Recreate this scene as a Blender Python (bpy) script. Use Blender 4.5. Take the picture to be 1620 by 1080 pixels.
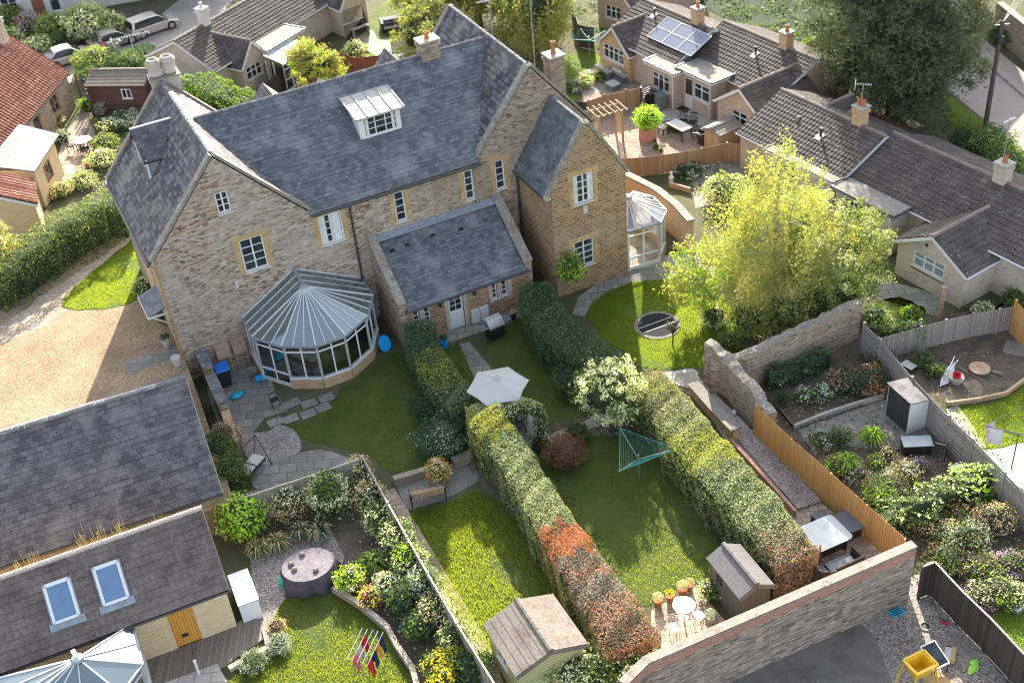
import bpy, math, random
import numpy as np
from mathutils import Vector, Matrix
from mathutils.geometry import tessellate_polygon
random.seed(7); RNG = np.random.default_rng(7)
R = math.radians
for o in list(bpy.data.objects): bpy.data.objects.remove(o)
SC = bpy.context.scene; COL = SC.collection
# ------------------------------------------------ camera
CAM_H, PITCH, ROLL, FPX = 36.0, 0.64512398, -0.09980156, 1981.79
cam = bpy.data.cameras.new('camera'); cam.sensor_width = 36; cam.lens = FPX/1620*36
cam.clip_start = 0.5; cam.clip_end = 1200
cam_o = bpy.data.objects.new('camera', cam); COL.objects.link(cam_o)
_f = Vector((0, math.cos(PITCH), -math.sin(PITCH))); _r = Vector((1, 0, 0)); _u = _r.cross(_f)
_rr = math.cos(ROLL)*_r + math.sin(ROLL)*_u; _uu = -math.sin(ROLL)*_r + math.cos(ROLL)*_u
cam_o.matrix_world = Matrix(((_rr.x, _uu.x, -_f.x, 0), (_rr.y, _uu.y, -_f.y, 0), (_rr.z, _uu.z, -_f.z, CAM_H), (0, 0, 0, 1)))
SC.camera = cam_o
# ------------------------------------------------ sky, sun, exposure
SUN_EL, SUN_HEAD = 25.4, 87.0        # the sun stands ahead of the camera: shadows fall towards it
w = bpy.data.worlds.new("World"); SC.world = w; w.use_nodes = True
wn = w.node_tree; bg = wn.nodes['Background']
sky = wn.nodes.new('ShaderNodeTexSky'); sky.sky_type = 'NISHITA'; sky.sun_disc = False
sky.sun_elevation = R(SUN_EL); sky.sun_rotation = R(90-SUN_HEAD); sky.air_density = 1.0; sky.dust_density = 2.2
hsv = wn.nodes.new('ShaderNodeHueSaturation'); hsv.inputs['Saturation'].default_value = .6; wn.links.new(sky.outputs[0], hsv.inputs['Color']); wn.links.new(hsv.outputs[0], bg.inputs[0]); bg.inputs[1].default_value = 0.15
sl = bpy.data.lights.new('sun', 'SUN'); sl.energy = 5.0; sl.angle = R(0.6); sl.color = (1.0, 0.92, 0.78)
so = bpy.data.objects.new('sun', sl); COL.objects.link(so)
_d = Vector((-math.cos(R(SUN_HEAD))*math.cos(R(SUN_EL)), -math.sin(R(SUN_HEAD))*math.cos(R(SUN_EL)), -math.sin(R(SUN_EL))))
so.rotation_euler = _d.to_track_quat('-Z', 'Y').to_euler(); so.location = (0, 60, 60)
SC.view_settings.view_transform = 'Standard'; SC.view_settings.look = 'None'
SC.view_settings.exposure = 1.8; SC.view_settings.gamma = 1
SC.render.engine = 'CYCLES'; SC.cycles.pixel_filter_type = 'BLACKMAN_HARRIS'; SC.cycles.filter_width = 1.1
SC.cycles.max_bounces = 8; SC.cycles.transparent_max_bounces = 12; SC.cycles.diffuse_bounces = 4

# ------------------------------------------------ places: photo pixel -> point in the world
def ray(x, y): return (_rr*((x-810)/FPX) + _uu*(-(y-540)/FPX) + _f)
def G(x, y, z=0.0):
    d = ray(x, y); s = (z-CAM_H)/d.z; return Vector((d.x*s, d.y*s, z))
def onpl(x, y, P0, n):
    d = ray(x, y); o = Vector((0, 0, CAM_H)); return o + d*((Vector(P0)-o).dot(n)/d.dot(n))
HH = 23.3
HU = Vector((math.cos(R(HH)), math.sin(R(HH)), 0)); HV = Vector((-HU.y, HU.x, 0))
HA = G(303, 603)
def hw(u, v, z=0.0): return HA + HU*u + HV*v + Vector((0, 0, z))   # house axes -> world

# ------------------------------------------------ mesh builders
class MB:
    def __init__(s): s.v = []; s.f = []; s.m = []
    def add(s, vs, fs, mi=0):
        n = len(s.v); s.v += [tuple(p) for p in vs]
        s.f += [tuple(n+i for i in f) for f in fs]; s.m += [mi]*len(fs); return s
    def box(s, a, b, mi=0, F=None):
        x0, y0, z0 = a; x1, y1, z1 = b
        vs = [Vector(p) for p in ((x0,y0,z0),(x1,y0,z0),(x1,y1,z0),(x0,y1,z0),(x0,y0,z1),(x1,y0,z1),(x1,y1,z1),(x0,y1,z1))]
        if F is not None: vs = [F @ p for p in vs]
        return s.add(vs, [(0,3,2,1),(4,5,6,7),(0,1,5,4),(1,2,6,5),(2,3,7,6),(3,0,4,7)], mi)
    def prism(s, pts, z0, z1, mi=0, top=None, F=None):
        n = len(pts)
        A = sum(pts[i][0]*pts[(i+1)%n][1]-pts[(i+1)%n][0]*pts[i][1] for i in range(n))
        if A < 0: pts = list(reversed(pts))
        vs = [Vector((p[0], p[1], z0)) for p in pts] + [Vector((p[0], p[1], z1)) for p in pts]
        if F is not None: vs = [F @ p for p in vs]
        s.add(vs, [(i, (i+1)%n, n+(i+1)%n, n+i) for i in range(n)]+[tuple(reversed(range(n)))], mi)
        s.add(vs[n:], [tuple(range(n))], mi if top is None else top); return s
    def slab(s, pts, t, mi=0, side=None):
        pts = [Vector(p) for p in pts]; nn = Vector((0,0,0))
        for i in range(len(pts)):
            a, b = pts[i], pts[(i+1)%len(pts)]; nn += a.cross(b)
        nn.normalize()
        if nn.z < 0: pts.reverse(); nn = -nn
        n = len(pts); lo = [p-nn*t for p in pts]
        s.add(pts, [tuple(range(n))], mi); sd = mi if side is None else side
        s.add(pts+lo, [(i, n+i, n+(i+1)%n, (i+1)%n) for i in range(n)]+[tuple(reversed(range(n, 2*n)))], sd); return s
    def bar(s, a, b, wd, h, mi=0, up=(0,0,1)):
        a = Vector(a); b = Vector(b); d = (b-a).normalized(); up = Vector(up)
        if abs(d.dot(up)) > .98: up = Vector((1,0,0))
        sx = d.cross(up).normalized()*wd/2; uz = sx.cross(d).normalized()*h/2
        vs = [p+i*sx+j*uz for p in (a, b) for i, j in ((-1,-1),(1,-1),(1,1),(-1,1))]
        return s.add(vs, [(0,1,2,3),(7,6,5,4),(0,4,5,1),(1,5,6,2),(2,6,7,3),(3,7,4,0)], mi)
    def tube(s, pts, r, n=8, mi=0, r2=None):
        pts = [Vector(p) for p in pts]; k = len(pts); rs = [r+(((r2 if r2 is not None else r)-r)*i/max(1, k-1)) for i in range(k)]
        vs = []
        for i, p in enumerate(pts):
            d = (pts[min(i+1, k-1)]-pts[max(i-1, 0)]).normalized()
            up = Vector((0,0,1)) if abs(d.z) < .95 else Vector((1,0,0))
            a = d.cross(up).normalized(); b = a.cross(d).normalized()
            vs += [p+(a*math.cos(2*math.pi*j/n)+b*math.sin(2*math.pi*j/n))*rs[i] for j in range(n)]
        fs = [(i*n+j, i*n+(j+1)%n, (i+1)*n+(j+1)%n, (i+1)*n+j) for i in range(k-1) for j in range(n)]
        fs += [tuple(reversed(range(n))), tuple(range((k-1)*n, k*n))]
        return s.add(vs, [tuple(reversed(f)) for f in fs], mi)
    def lathe(s, prof, c=(0,0,0), n=16, mi=0, sx=1, sy=1):
        c = Vector(c); vs = []; k = len(prof)
        for r, z in prof: vs += [c+Vector((r*sx*math.cos(2*math.pi*j/n), r*sy*math.sin(2*math.pi*j/n), z)) for j in range(n)]
        fs = [(i*n+j, i*n+(j+1)%n, (i+1)*n+(j+1)%n, (i+1)*n+j) for i in range(k-1) for j in range(n)]
        fs += [tuple(reversed(range(n))), tuple(range((k-1)*n, k*n))]
        return s.add(vs, fs, mi)
    def build(s, name, mats, parent=None, smooth=False, bevel=0):
        me = bpy.data.meshes.new(name); me.from_pydata(s.v, [], s.f); me.update()
        if not isinstance(mats, (list, tuple)): mats = [mats]
        for m in mats: me.materials.append(m)
        if len(mats) > 1: me.polygons.foreach_set('material_index', s.m)
        box_uv(me)
        if smooth: me.polygons.foreach_set('use_smooth', [True]*len(me.polygons))
        o = bpy.data.objects.new(name, me); COL.objects.link(o)
        if parent is not None: o.parent = parent
        if bevel:
            b = o.modifiers.new('bevel', 'BEVEL'); b.width = bevel; b.segments = 2; b.limit_method = 'ANGLE'
        return o
def box_uv(me):
    nv = len(me.vertices); nl = len(me.loops); npz = len(me.polygons)
    if nl == 0: return
    co = np.empty(nv*3); me.vertices.foreach_get('co', co); co = co.reshape(-1, 3)
    li = np.empty(nl, dtype=np.int32); me.loops.foreach_get('vertex_index', li)
    nr = np.empty(npz*3); me.polygons.foreach_get('normal', nr); nr = nr.reshape(-1, 3)
    lt = np.empty(npz, dtype=np.int32); me.polygons.foreach_get('loop_total', lt)
    N = np.repeat(nr, lt, axis=0); P = co[li]
    t = np.stack([-N[:, 1], N[:, 0], np.zeros(nl)], 1); ln = np.linalg.norm(t, axis=1)
    flat = ln < 0.05; t[flat] = (1, 0, 0); ln[flat] = 1; t /= ln[:, None]
    b = np.cross(N, t); b[flat] = (0, 1, 0)
    uv = np.stack([(P*t).sum(1), (P*b).sum(1)], 1).astype(np.float32)
    l = me.uv_layers.new(name='UVMap'); l.data.foreach_set('uv', uv.ravel())
def quads(name, V, mats, parent=None, midx=None):
    """V: (N,4,3) separate quads -> one mesh"""
    n = len(V); me = bpy.data.meshes.new(name)
    me.vertices.add(n*4); me.vertices.foreach_set('co', np.ascontiguousarray(V, dtype=np.float32).ravel())
    me.loops.add(n*4); me.loops.foreach_set('vertex_index', np.arange(n*4, dtype=np.int32))
    me.polygons.add(n); me.polygons.foreach_set('loop_start', np.arange(0, n*4, 4, dtype=np.int32))
    me.polygons.foreach_set('loop_total', np.full(n, 4, dtype=np.int32))
    if not isinstance(mats, (list, tuple)): mats = [mats]
    for m in mats: me.materials.append(m)
    if midx is not None: me.polygons.foreach_set('material_index', np.asarray(midx, dtype=np.int32))
    me.update(calc_edges=True); me.validate()
    o = bpy.data.objects.new(name, me); COL.objects.link(o)
    if parent is not None: o.parent = parent
    return o
def tag(o, label=None, cat=None, group=None, kind=None):
    if label: o['label'] = label
    if cat: o['category'] = cat
    if group: o['group'] = group
    if kind: o['kind'] = kind
    return o
def thing(name, label, cat, loc=(0,0,0), rot=0.0, group=None):
    o = bpy.data.objects.new(name, None); COL.objects.link(o); o.empty_display_size = .3
    o.location = loc; o.rotation_euler = (0, 0, R(rot)); return tag(o, label, cat, group)
def struct(name, pts, z, m, thick=0.0, label=None):
    b = MB(); pts = [(p[0], p[1]) for p in pts]
    if thick: b.prism(pts, z-thick, z)
    else:
        n = len(pts); A = sum(pts[i][0]*pts[(i+1)%n][1]-pts[(i+1)%n][0]*pts[i][1] for i in range(n))
        if A < 0: pts.reverse()
        b.add([(p[0], p[1], z) for p in pts], [tuple(range(n))])
    o = b.build(name, m); return tag(o, label, kind='structure')
def copy_thing(root, loc, rot=None, label=None, group=None, scale=None):
    r = root.copy(); COL.objects.link(r); r.location = loc
    if rot is not None: r.rotation_euler = (0, 0, R(rot))
    if scale: r.scale = (scale,)*3
    if label: r['label'] = label
    if group: r['group'] = group
    for ch in list(root.children):
        c = ch.copy(); COL.objects.link(c); c.parent = r
        for g in list(ch.children):
            d = g.copy(); COL.objects.link(d); d.parent = c
    return r
def FR(p, head):   # local frame matrix
    return Matrix.Translation(Vector(p)) @ Matrix.Rotation(R(head), 4, 'Z')

# ------------------------------------------------ materials
def newmat(name):
    m = bpy.data.materials.new(name); m.use_nodes = True; nt = m.node_tree
    return m, nt, nt.nodes['Principled BSDF']
def N(nt, typ, ins=None, **kw):
    n = nt.nodes.new(typ)
    for k, v in kw.items(): setattr(n, k, v)
    for k, v in (ins or {}).items():
        if isinstance(v, bpy.types.NodeSocket): nt.links.new(v, n.inputs[k])
        else: n.inputs[k].default_value = v
    return n
def c4(c): return (c[0], c[1], c[2], 1)
def ramp(nt, fac, stops, mode='LINEAR'):
    n = nt.nodes.new('ShaderNodeValToRGB'); cr = n.color_ramp; cr.interpolation = mode
    while len(cr.elements) < len(stops): cr.elements.new(0.5)
    for e, (p, c) in zip(cr.elements, stops): e.position = p; e.color = c4(c) if len(c) == 3 else c
    nt.links.new(fac, n.inputs[0]); return n.outputs[0]
def mixc(nt, fac, a, b, mode='MIX'):
    n = nt.nodes.new('ShaderNodeMix'); n.data_type = 'RGBA'; n.blend_type = mode
    for i, v in ((0, fac), (6, a), (7, b)):
        if isinstance(v, bpy.types.NodeSocket): nt.links.new(v, n.inputs[i])
        else: n.inputs[i].default_value = v if i == 0 else c4(v)
    return n.outputs[2]
def noise(nt, vec, scale, detail=4, rough=.6, out='Fac'):
    return N(nt, 'ShaderNodeTexNoise', {'Vector': vec, 'Scale': scale, 'Detail': detail, 'Roughness': rough}).outputs[out]
def bump(nt, h, b, strength=.5, dist=.02):
    n = N(nt, 'ShaderNodeBump', {'Height': h, 'Strength': strength, 'Distance': dist})
    nt.links.new(n.outputs[0], b.inputs['Normal'])
def vmul(nt, v, s):
    return N(nt, 'ShaderNodeMapping', {'Vector': v, 'Scale': s}).outputs[0]
def flat(name, c, rough=.6, metal=0.0, var=.12, sc=3.0):
    m, nt, b = newmat(name); tc = N(nt, 'ShaderNodeTexCoord').outputs['Object']
    n = noise(nt, tc, sc, 5, .65)
    col = ramp(nt, n, [(.3, [x*(1-var) for x in c]), (.7, [min(1, x*(1+var)) for x in c])])
    nt.links.new(col, b.inputs['Base Color']); b.inputs['Roughness'].default_value = rough; b.inputs['Metallic'].default_value = metal
    if rough > .5: b.inputs['Specular IOR Level'].default_value = .2
    return m
def mottled(name, cols, sc=1.0, fine=18.0, rough=.9, bmp=.4, dist=.02, coord='Object', spots=None):
    """broad patches in several colours, with fine grain"""
    m, nt, b = newmat(name); tc = N(nt, 'ShaderNodeTexCoord').outputs[coord]
    n1 = noise(nt, tc, sc, 6, .6); k = len(cols)
    col = ramp(nt, n1, [(.28+.44*i/(k-1), c) for i, c in enumerate(cols)])
    n2 = noise(nt, tc, fine, 4, .75)
    g = ramp(nt, n2, [(.3, (.62,)*3), (.7, (1.35,)*3)])
    col = mixc(nt, 1.0, col, g, 'MULTIPLY')
    if spots:
        v = N(nt, 'ShaderNodeTexVoronoi', {'Vector': tc, 'Scale': spots[1]}, feature='F1')
        f = ramp(nt, v.outputs['Distance'], [(spots[2], (1,1,1)), (spots[2]+.05, (0,0,0))])
        n3 = noise(nt, tc, spots[1]*.2, 2); f2 = mixc(nt, 1.0, f, ramp(nt, n3, [(.5, (0,0,0)), (.6, (1,1,1))]), 'MULTIPLY')
        col = mixc(nt, f2, col, spots[0])
    nt.links.new(col, b.inputs['Base Color']); b.inputs['Roughness'].default_value = rough; b.inputs['Specular IOR Level'].default_value = .25
    bump(nt, n2, b, bmp, dist); return m
def gravel(name, cols, sc=28.0, patch=.5, tint=None):
    m, nt, b = newmat(name); tc = N(nt, 'ShaderNodeTexCoord').outputs['Object']
    v = N(nt, 'ShaderNodeTexVoronoi', {'Vector': tc, 'Scale': sc, 'Randomness': 1.0})
    s = N(nt, 'ShaderNodeSeparateColor', {'Color': v.outputs['Color']}).outputs[0]; k = len(cols)
    col = ramp(nt, s, [(i/(k-1), c) for i, c in enumerate(cols)])
    e = ramp(nt, v.outputs['Distance'], [(0, (1.25,)*3), (.6, (.45,)*3)])
    col = mixc(nt, 1.0, col, e, 'MULTIPLY')
    n = noise(nt, tc, patch, 5, .6); col = mixc(nt, 1.0, col, ramp(nt, n, [(.3, (.72,.7,.68)), (.7, (1.2,)*3)]), 'MULTIPLY')
    if tint:
        n3 = noise(nt, tc, .35, 4, .7); col = mixc(nt, ramp(nt, n3, [(.52, (0,0,0)), (.7, (1,1,1))]), col, tint)
    nt.links.new(col, b.inputs['Base Color']); b.inputs['Roughness'].default_value = .95
    bump(nt, v.outputs['Distance'], b, .7, -.02); return m
def bricks(name, c1, c2, mortar, bw=.22, bh=.075, ms=.01, stain=None, bmp=.5, rough=.9, jitter=0.0, swap=False, patch=None, fine=30, off=.5, bias=0.0):
    m, nt, b = newmat(name); uv = N(nt, 'ShaderNodeTexCoord').outputs['UV']
    if swap:
        sp = N(nt, 'ShaderNodeSeparateXYZ', {0: uv}); uv = N(nt, 'ShaderNodeCombineXYZ', {0: sp.outputs[1], 1: sp.outputs[0]}).outputs[0]
    src = uv
    if jitter:
        nz = N(nt, 'ShaderNodeTexNoise', {'Vector': uv, 'Scale': 2.2, 'Detail': 3.0}).outputs['Color']
        nz2 = N(nt, 'ShaderNodeVectorMath', {0: nz, 1: (.5,.5,.5)}, operation='SUBTRACT').outputs[0]
        nz3 = N(nt, 'ShaderNodeVectorMath', {0: nz2, 'Scale': jitter}, operation='SCALE').outputs[0]
        uv = N(nt, 'ShaderNodeVectorMath', {0: uv, 1: nz3}).outputs[0]
    br = N(nt, 'ShaderNodeTexBrick', {'Vector': uv, 'Scale': 1.0, 'Color1': c4(c1), 'Color2': c4(c2), 'Mortar': c4(mortar), 'Mortar Size': ms,
        'Mortar Smooth': .3, 'Bias': bias, 'Brick Width': bw, 'Row Height': bh}, offset=off)
    col = br.outputs['Color']
    n2 = noise(nt, src, fine, 4, .7); col = mixc(nt, 1.0, col, ramp(nt, n2, [(.3, (.75,)*3), (.7, (1.2,)*3)]), 'MULTIPLY')
    if patch:   # second tone spread per area
        n1 = noise(nt, src, patch[1], 5, .65); col = mixc(nt, ramp(nt, n1, [(patch[2], (0,0,0)), (patch[2]+.16, (1,1,1))]), col, mixc(nt, .65, col, patch[0]))
    if stain:
        n1 = noise(nt, src, stain[1], 6, .7); col = mixc(nt, ramp(nt, n1, [(stain[2], (0,0,0)), (stain[2]+.1, (.85,)*3)]), col, stain[0])
    nt.links.new(col, b.inputs['Base Color']); b.inputs['Roughness'].default_value = rough; b.inputs['Specular IOR Level'].default_value = .3
    h = mixc(nt, .75, n2, br.outputs['Fac']); inv = N(nt, 'ShaderNodeInvert', {'Color': h}).outputs[0]
    bump(nt, inv, b, bmp, .015); return m
def rubble(name, cols, mortar, sx=2.6, sy=8.5, stain=None, bmp=.7, patch=None, edge=.045):
    m, nt, b = newmat(name); uv = N(nt, 'ShaderNodeTexCoord').outputs['UV']
    nz = N(nt, 'ShaderNodeTexNoise', {'Vector': uv, 'Scale': 1.6, 'Detail': 3.0}).outputs['Color']
    nz3 = N(nt, 'ShaderNodeVectorMath', {0: nz, 'Scale': .12}, operation='SCALE').outputs[0]
    v0 = N(nt, 'ShaderNodeVectorMath', {0: uv, 1: nz3}).outputs[0]; v = vmul(nt, v0, (sx, sy, 1))
    vo = N(nt, 'ShaderNodeTexVoronoi', {'Vector': v, 'Scale': 1.0, 'Randomness': .85}, voronoi_dimensions='2D')
    ed = N(nt, 'ShaderNodeTexVoronoi', {'Vector': v, 'Scale': 1.0, 'Randomness': .85}, voronoi_dimensions='2D', feature='DISTANCE_TO_EDGE')
    s = N(nt, 'ShaderNodeSeparateColor', {'Color': vo.outputs['Color']}).outputs[0]; k = len(cols)
    col = ramp(nt, s, [(i/(k-1), c) for i, c in enumerate(cols)])
    if patch:
        n1 = noise(nt, uv, patch[1], 5, .65); col = mixc(nt, ramp(nt, n1, [(patch[2], (0,0,0)), (patch[2]+.18, (.75,)*3)]), col, mixc(nt, .6, col, patch[0]))
    n2 = noise(nt, uv, 25, 4, .7); col = mixc(nt, 1.0, col, ramp(nt, n2, [(.3, (.7,)*3), (.7, (1.25,)*3)]), 'MULTIPLY')
    e = ramp(nt, ed.outputs['Distance'], [(edge*.5, (0,0,0)), (edge*2, (1,1,1))])
    col = mixc(nt, e, mortar, col)
    if stain:
        n1 = noise(nt, uv, stain[1], 6, .7); col = mixc(nt, ramp(nt, n1, [(stain[2], (0,0,0)), (stain[2]+.12, (.8,)*3)]), col, stain[0])
    nt.links.new(col, b.inputs['Base Color']); b.inputs['Roughness'].default_value = .93; b.inputs['Specular IOR Level'].default_value = .2
    h = mixc(nt, .6, n2, e); bump(nt, h, b, bmp, .03); return m
def boards(name, c1, c2, wd=.15, vertical=True, gap=(.02,.015,.01), rough=.75, grain=1.0, L=2.4, ms=.006):
    m, nt, b = newmat(name); uv = N(nt, 'ShaderNodeTexCoord').outputs['UV']
    sp = N(nt, 'ShaderNodeSeparateXYZ', {0: uv})
    if vertical: uv = N(nt, 'ShaderNodeCombineXYZ', {0: sp.outputs[1], 1: sp.outputs[0]}).outputs[0]
    br = N(nt, 'ShaderNodeTexBrick', {'Vector': uv, 'Scale': 1.0, 'Color1': c4(c1), 'Color2': c4(c2), 'Mortar': c4(gap), 'Mortar Size': ms,
        'Mortar Smooth': .2, 'Brick Width': L*4, 'Row Height': wd}, offset=.37)
    g = noise(nt, vmul(nt, uv, (1.2, 16, 1)), 3, 6, .7)
    col = mixc(nt, 1.0, br.outputs['Color'], ramp(nt, g, [(.3, (1-.35*grain,)*3), (.7, (1+.3*grain,)*3)]), 'MULTIPLY')
    nt.links.new(col, b.inputs['Base Color']); b.inputs['Roughness'].default_value = rough
    inv = N(nt, 'ShaderNodeInvert', {'Color': br.outputs['Fac']}).outputs[0]; bump(nt, inv, b, .6, .01); return m
def leaf(name, cols, trans=.4, rough=.55, tm=(1.5, 1.55, .75)):
    m, nt, b = newmat(name); rd = N(nt, 'ShaderNodeNewGeometry').outputs['Random Per Island']; k = len(cols)
    tc = N(nt, 'ShaderNodeTexCoord').outputs['Object']
    n1 = noise(nt, tc, 1.3, 3, .6)
    cols = [tuple(min(.85, x*1.35) for x in c_) for c_ in cols]
    mx = N(nt, 'ShaderNodeMath', {0: rd, 1: n1}, operation='ADD').outputs[0]
    mm = N(nt, 'ShaderNodeMath', {0: mx, 1: .25}, operation='SUBTRACT').outputs[0]
    col = ramp(nt, mm, [(.1+.8*i/(k-1), c) for i, c in enumerate(cols)])
    nt.links.new(col, b.inputs['Base Color']); b.inputs['Roughness'].default_value = rough
    b.inputs['Specular IOR Level'].default_value = .15
    tr = N(nt, 'ShaderNodeBsdfTranslucent', {'Color': mixc(nt, 1.0, col, tm, 'MULTIPLY')})
    ms = N(nt, 'ShaderNodeMixShader', {0: trans, 1: b.outputs[0], 2: tr.outputs[0]})
    nt.links.new(ms.outputs[0], nt.nodes['Material Output'].inputs[0]); return m
def glass(name, tint=(.75,.8,.8), refl=.25, rough=.04, sky_veil=.0, dcol=(.3,.33,.33)):
    m, nt, b = newmat(name)
    tr = N(nt, 'ShaderNodeBsdfTransparent', {'Color': c4(tint)}); gl = N(nt, 'ShaderNodeBsdfGlossy', {'Color': (.9,.95,1,1), 'Roughness': rough})
    lw = N(nt, 'ShaderNodeLayerWeight', {'Blend': refl}).outputs['Fresnel']
    f = N(nt, 'ShaderNodeMath', {0: lw, 1: refl*.5}, operation='ADD').outputs[0]
    ms = N(nt, 'ShaderNodeMixShader', {0: f, 1: tr.outputs[0], 2: gl.outputs[0]})
    if sky_veil: ms = N(nt, 'ShaderNodeMixShader', {0: sky_veil, 1: ms.outputs[0], 2: N(nt, 'ShaderNodeBsdfDiffuse', {'Color': c4(dcol)}).outputs[0]})  # diffuse layer puts the reflected sky into the glass colour
    nt.links.new(ms.outputs[0], nt.nodes['Material Output'].inputs[0]); return m
M = {}
M['slate'] = bricks('blue_slate', (.075,.084,.095), (.145,.16,.176), (.02,.022,.027), bw=.27, bh=.19, ms=.006, stain=((.28,.29,.29), 9.0, .64), bmp=.5, rough=.55, patch=((.24,.25,.26), .7, .5), fine=14)
M['slate_old'] = bricks('weathered_slate', (.04,.038,.046), (.18,.17,.185), (.022,.02,.024), bw=.30, bh=.27, ms=.018, stain=((.24,.21,.17), 4.0, .60), bmp=.9, rough=.75, patch=((.24,.21,.19), .6, .5), fine=10)
M['slate_barn'] = bricks('grey_slate', (.065,.058,.066), (.135,.124,.138), (.03,.027,.03), bw=.3, bh=.22, ms=.008, stain=((.22,.22,.21), 8.0, .68), bmp=.6, rough=.65, patch=((.20,.18,.18), .8, .5), fine=16)
M['stone'] = rubble('rubble_ironstone', [(.08,.055,.045), (.33,.21,.13), (.46,.36,.275), (.18,.13,.10), (.54,.46,.385), (.39,.245,.145)], (.48,.405,.32), sx=3.6, sy=14, patch=((.48,.435,.40), .30, .43), stain=((.52,.48,.45), 7.0, .66))
M['stone_right'] = rubble('rubble_brown_stone', [(.11,.08,.06), (.30,.21,.14), (.39,.30,.22), (.20,.155,.125), (.44,.36,.28), (.34,.235,.155)], (.42,.33,.24), sx=3.4, sy=13, patch=((.42,.36,.31), .4, .52), stain=((.45,.43,.40), 6.0, .70))
M['ironstone'] = bricks('coursed_ironstone', (.20,.115,.06), (.38,.23,.12), (.46,.36,.25), bw=.32, bh=.155, ms=.016, bmp=.7, jitter=.03, patch=((.36,.31,.26), .5, .55), fine=22)
M['stone_dirty'] = rubble('dirty_ironstone', [(.12,.095,.08), (.30,.225,.17), (.42,.34,.27), (.21,.165,.13), (.50,.43,.35), (.34,.25,.18)], (.30,.24,.19), sx=3.0, sy=12, patch=((.10,.09,.085), .5, .55), stain=((.50,.46,.40), 7.0, .68))
M['blindpane'] = flat('blue_grey_blind', (.22,.27,.27), .4, 0, .1, 2)
M['dark_door'] = flat('charcoal_door', (.03,.034,.04), .5)
M['barpaint'] = flat('glazing_bar_paint', (.58,.60,.61), .5, 0, .04)
M['dormerlead'] = mottled('pale_dormer_sheet', [(.40,.36,.32), (.47,.43,.385)], 1.2, 10, .8, .2)
M['surround'] = mottled('ochre_stone', [(.36,.24,.12), (.46,.31,.15), (.50,.37,.2)], 1.5, 20, .85, .3)
M['limestone'] = mottled('pale_limestone', [(.33,.29,.23), (.46,.42,.34), (.40,.36,.30)], 1.5, 20, .85, .3)
M['coping'] = mottled('lichen_coping', [(.13,.115,.10), (.27,.24,.20), (.18,.155,.13)], 2.2, 26, .9, .5, spots=((.62,.6,.54), 14, .28))
M['coping_dark'] = mottled('mossy_slate_coping', [(.10,.105,.11), (.20,.20,.21)], 2.5, 30, .85, .5, spots=((.52,.54,.56), 13, .30))
M['lead'] = flat('lead', (.26,.29,.33), .5, .3, .2, 4)
M['white'] = flat('white_paint', (.66,.66,.65), .45, 0, .05)
M['cream'] = flat('cream_render', (.52,.50,.46), .8, 0, .06, 1.5)
M['upvc'] = flat('white_plastic', (.62,.63,.64), .4, 0, .02)
M['black'] = flat('black_plastic', (.02,.02,.022), .45)
M['gutter'] = flat('black_gutter', (.035,.033,.035), .4)
M['pane'] = flat('window_glass', (.035,.042,.05), .05, 0, .95, 1.6)
M['pane_sky'] = flat('window_glass_sky', (.13,.21,.33), .06, 0, .12, 1.2)  # blue of the reflected sky painted into the pane colour
M['net'] = flat('net_curtain', (.62,.62,.60), .8, 0, .2, 6)
M['conglass'] = glass('conservatory_glass', (.60,.68,.68), .42)
M['roofglass'] = glass('conservatory_roof_glass', (.50,.60,.59), .5, .06, .38, (.15,.215,.215))
M['conglass_dirty'] = glass('hazy_conservatory_glass', (.72,.74,.72), .38, .12)
M['polycarb'] = flat('polycarbonate_sheet', (.40,.44,.44), .3, 0, .15, 2)
M['redbrick'] = bricks('red_brick', (.36,.13,.09), (.50,.22,.15), (.40,.34,.29), bmp=.4, patch=((.32,.2,.16), 1, .55))
M['buffbrick'] = bricks('buff_brick', (.40,.33,.25), (.56,.47,.37), (.55,.50,.44), bw=.23, bh=.078, ms=.01, bmp=.35, patch=((.36,.28,.23), .8, .5))
M['pinkbrick'] = bricks('pinkish_brick', (.36,.25,.19), (.50,.37,.29), (.48,.42,.36), bw=.23, bh=.078, ms=.01, bmp=.35)
M['orangebrick'] = bricks('orange_brick', (.44,.26,.13), (.58,.38,.22), (.48,.40,.30), bw=.23, bh=.078, ms=.01, bmp=.35)
M['yellowstone'] = bricks('yellow_walling_stone', (.64,.47,.27), (.74,.60,.39), (.52,.40,.25), bw=.36, bh=.085, ms=.012, bmp=.6, stain=((.22,.13,.06), 9.0, .70), jitter=.02)
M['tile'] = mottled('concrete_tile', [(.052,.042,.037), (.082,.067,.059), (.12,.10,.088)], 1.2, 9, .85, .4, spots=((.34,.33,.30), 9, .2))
M['tile_brown'] = mottled('brown_concrete_tile', [(.09,.07,.064), (.14,.112,.10), (.19,.155,.138)], 1.4, 10, .9, .4)  # lighter brown tile for the garden house roof
M['pantile'] = mottled('red_pantile', [(.15,.055,.038), (.25,.10,.066), (.32,.16,.115)], 1.1, 7, .85, .4, spots=((.45,.38,.33), 6, .2))
M['ridge'] = mottled('ridge_tile', [(.17,.14,.12), (.26,.215,.18)], 2, 20, .85, .4)
M['ridge_pale'] = mottled('pale_ridge_tile', [(.38,.31,.26), (.48,.41,.36)], 2, 20, .85, .4)
M['roofrust'] = mottled('bare_tile_underside', [(.30,.19,.13), (.42,.30,.22)], 2, 14, .85, .4)
M['felt'] = mottled('roofing_felt', [(.15,.12,.10), (.20,.17,.145), (.12,.09,.075)], .7, 9, .9, .3)
M['feltgrey'] = mottled('flat_roof_felt', [(.20,.18,.16), (.27,.25,.22)], .7, 9, .9, .2)
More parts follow.
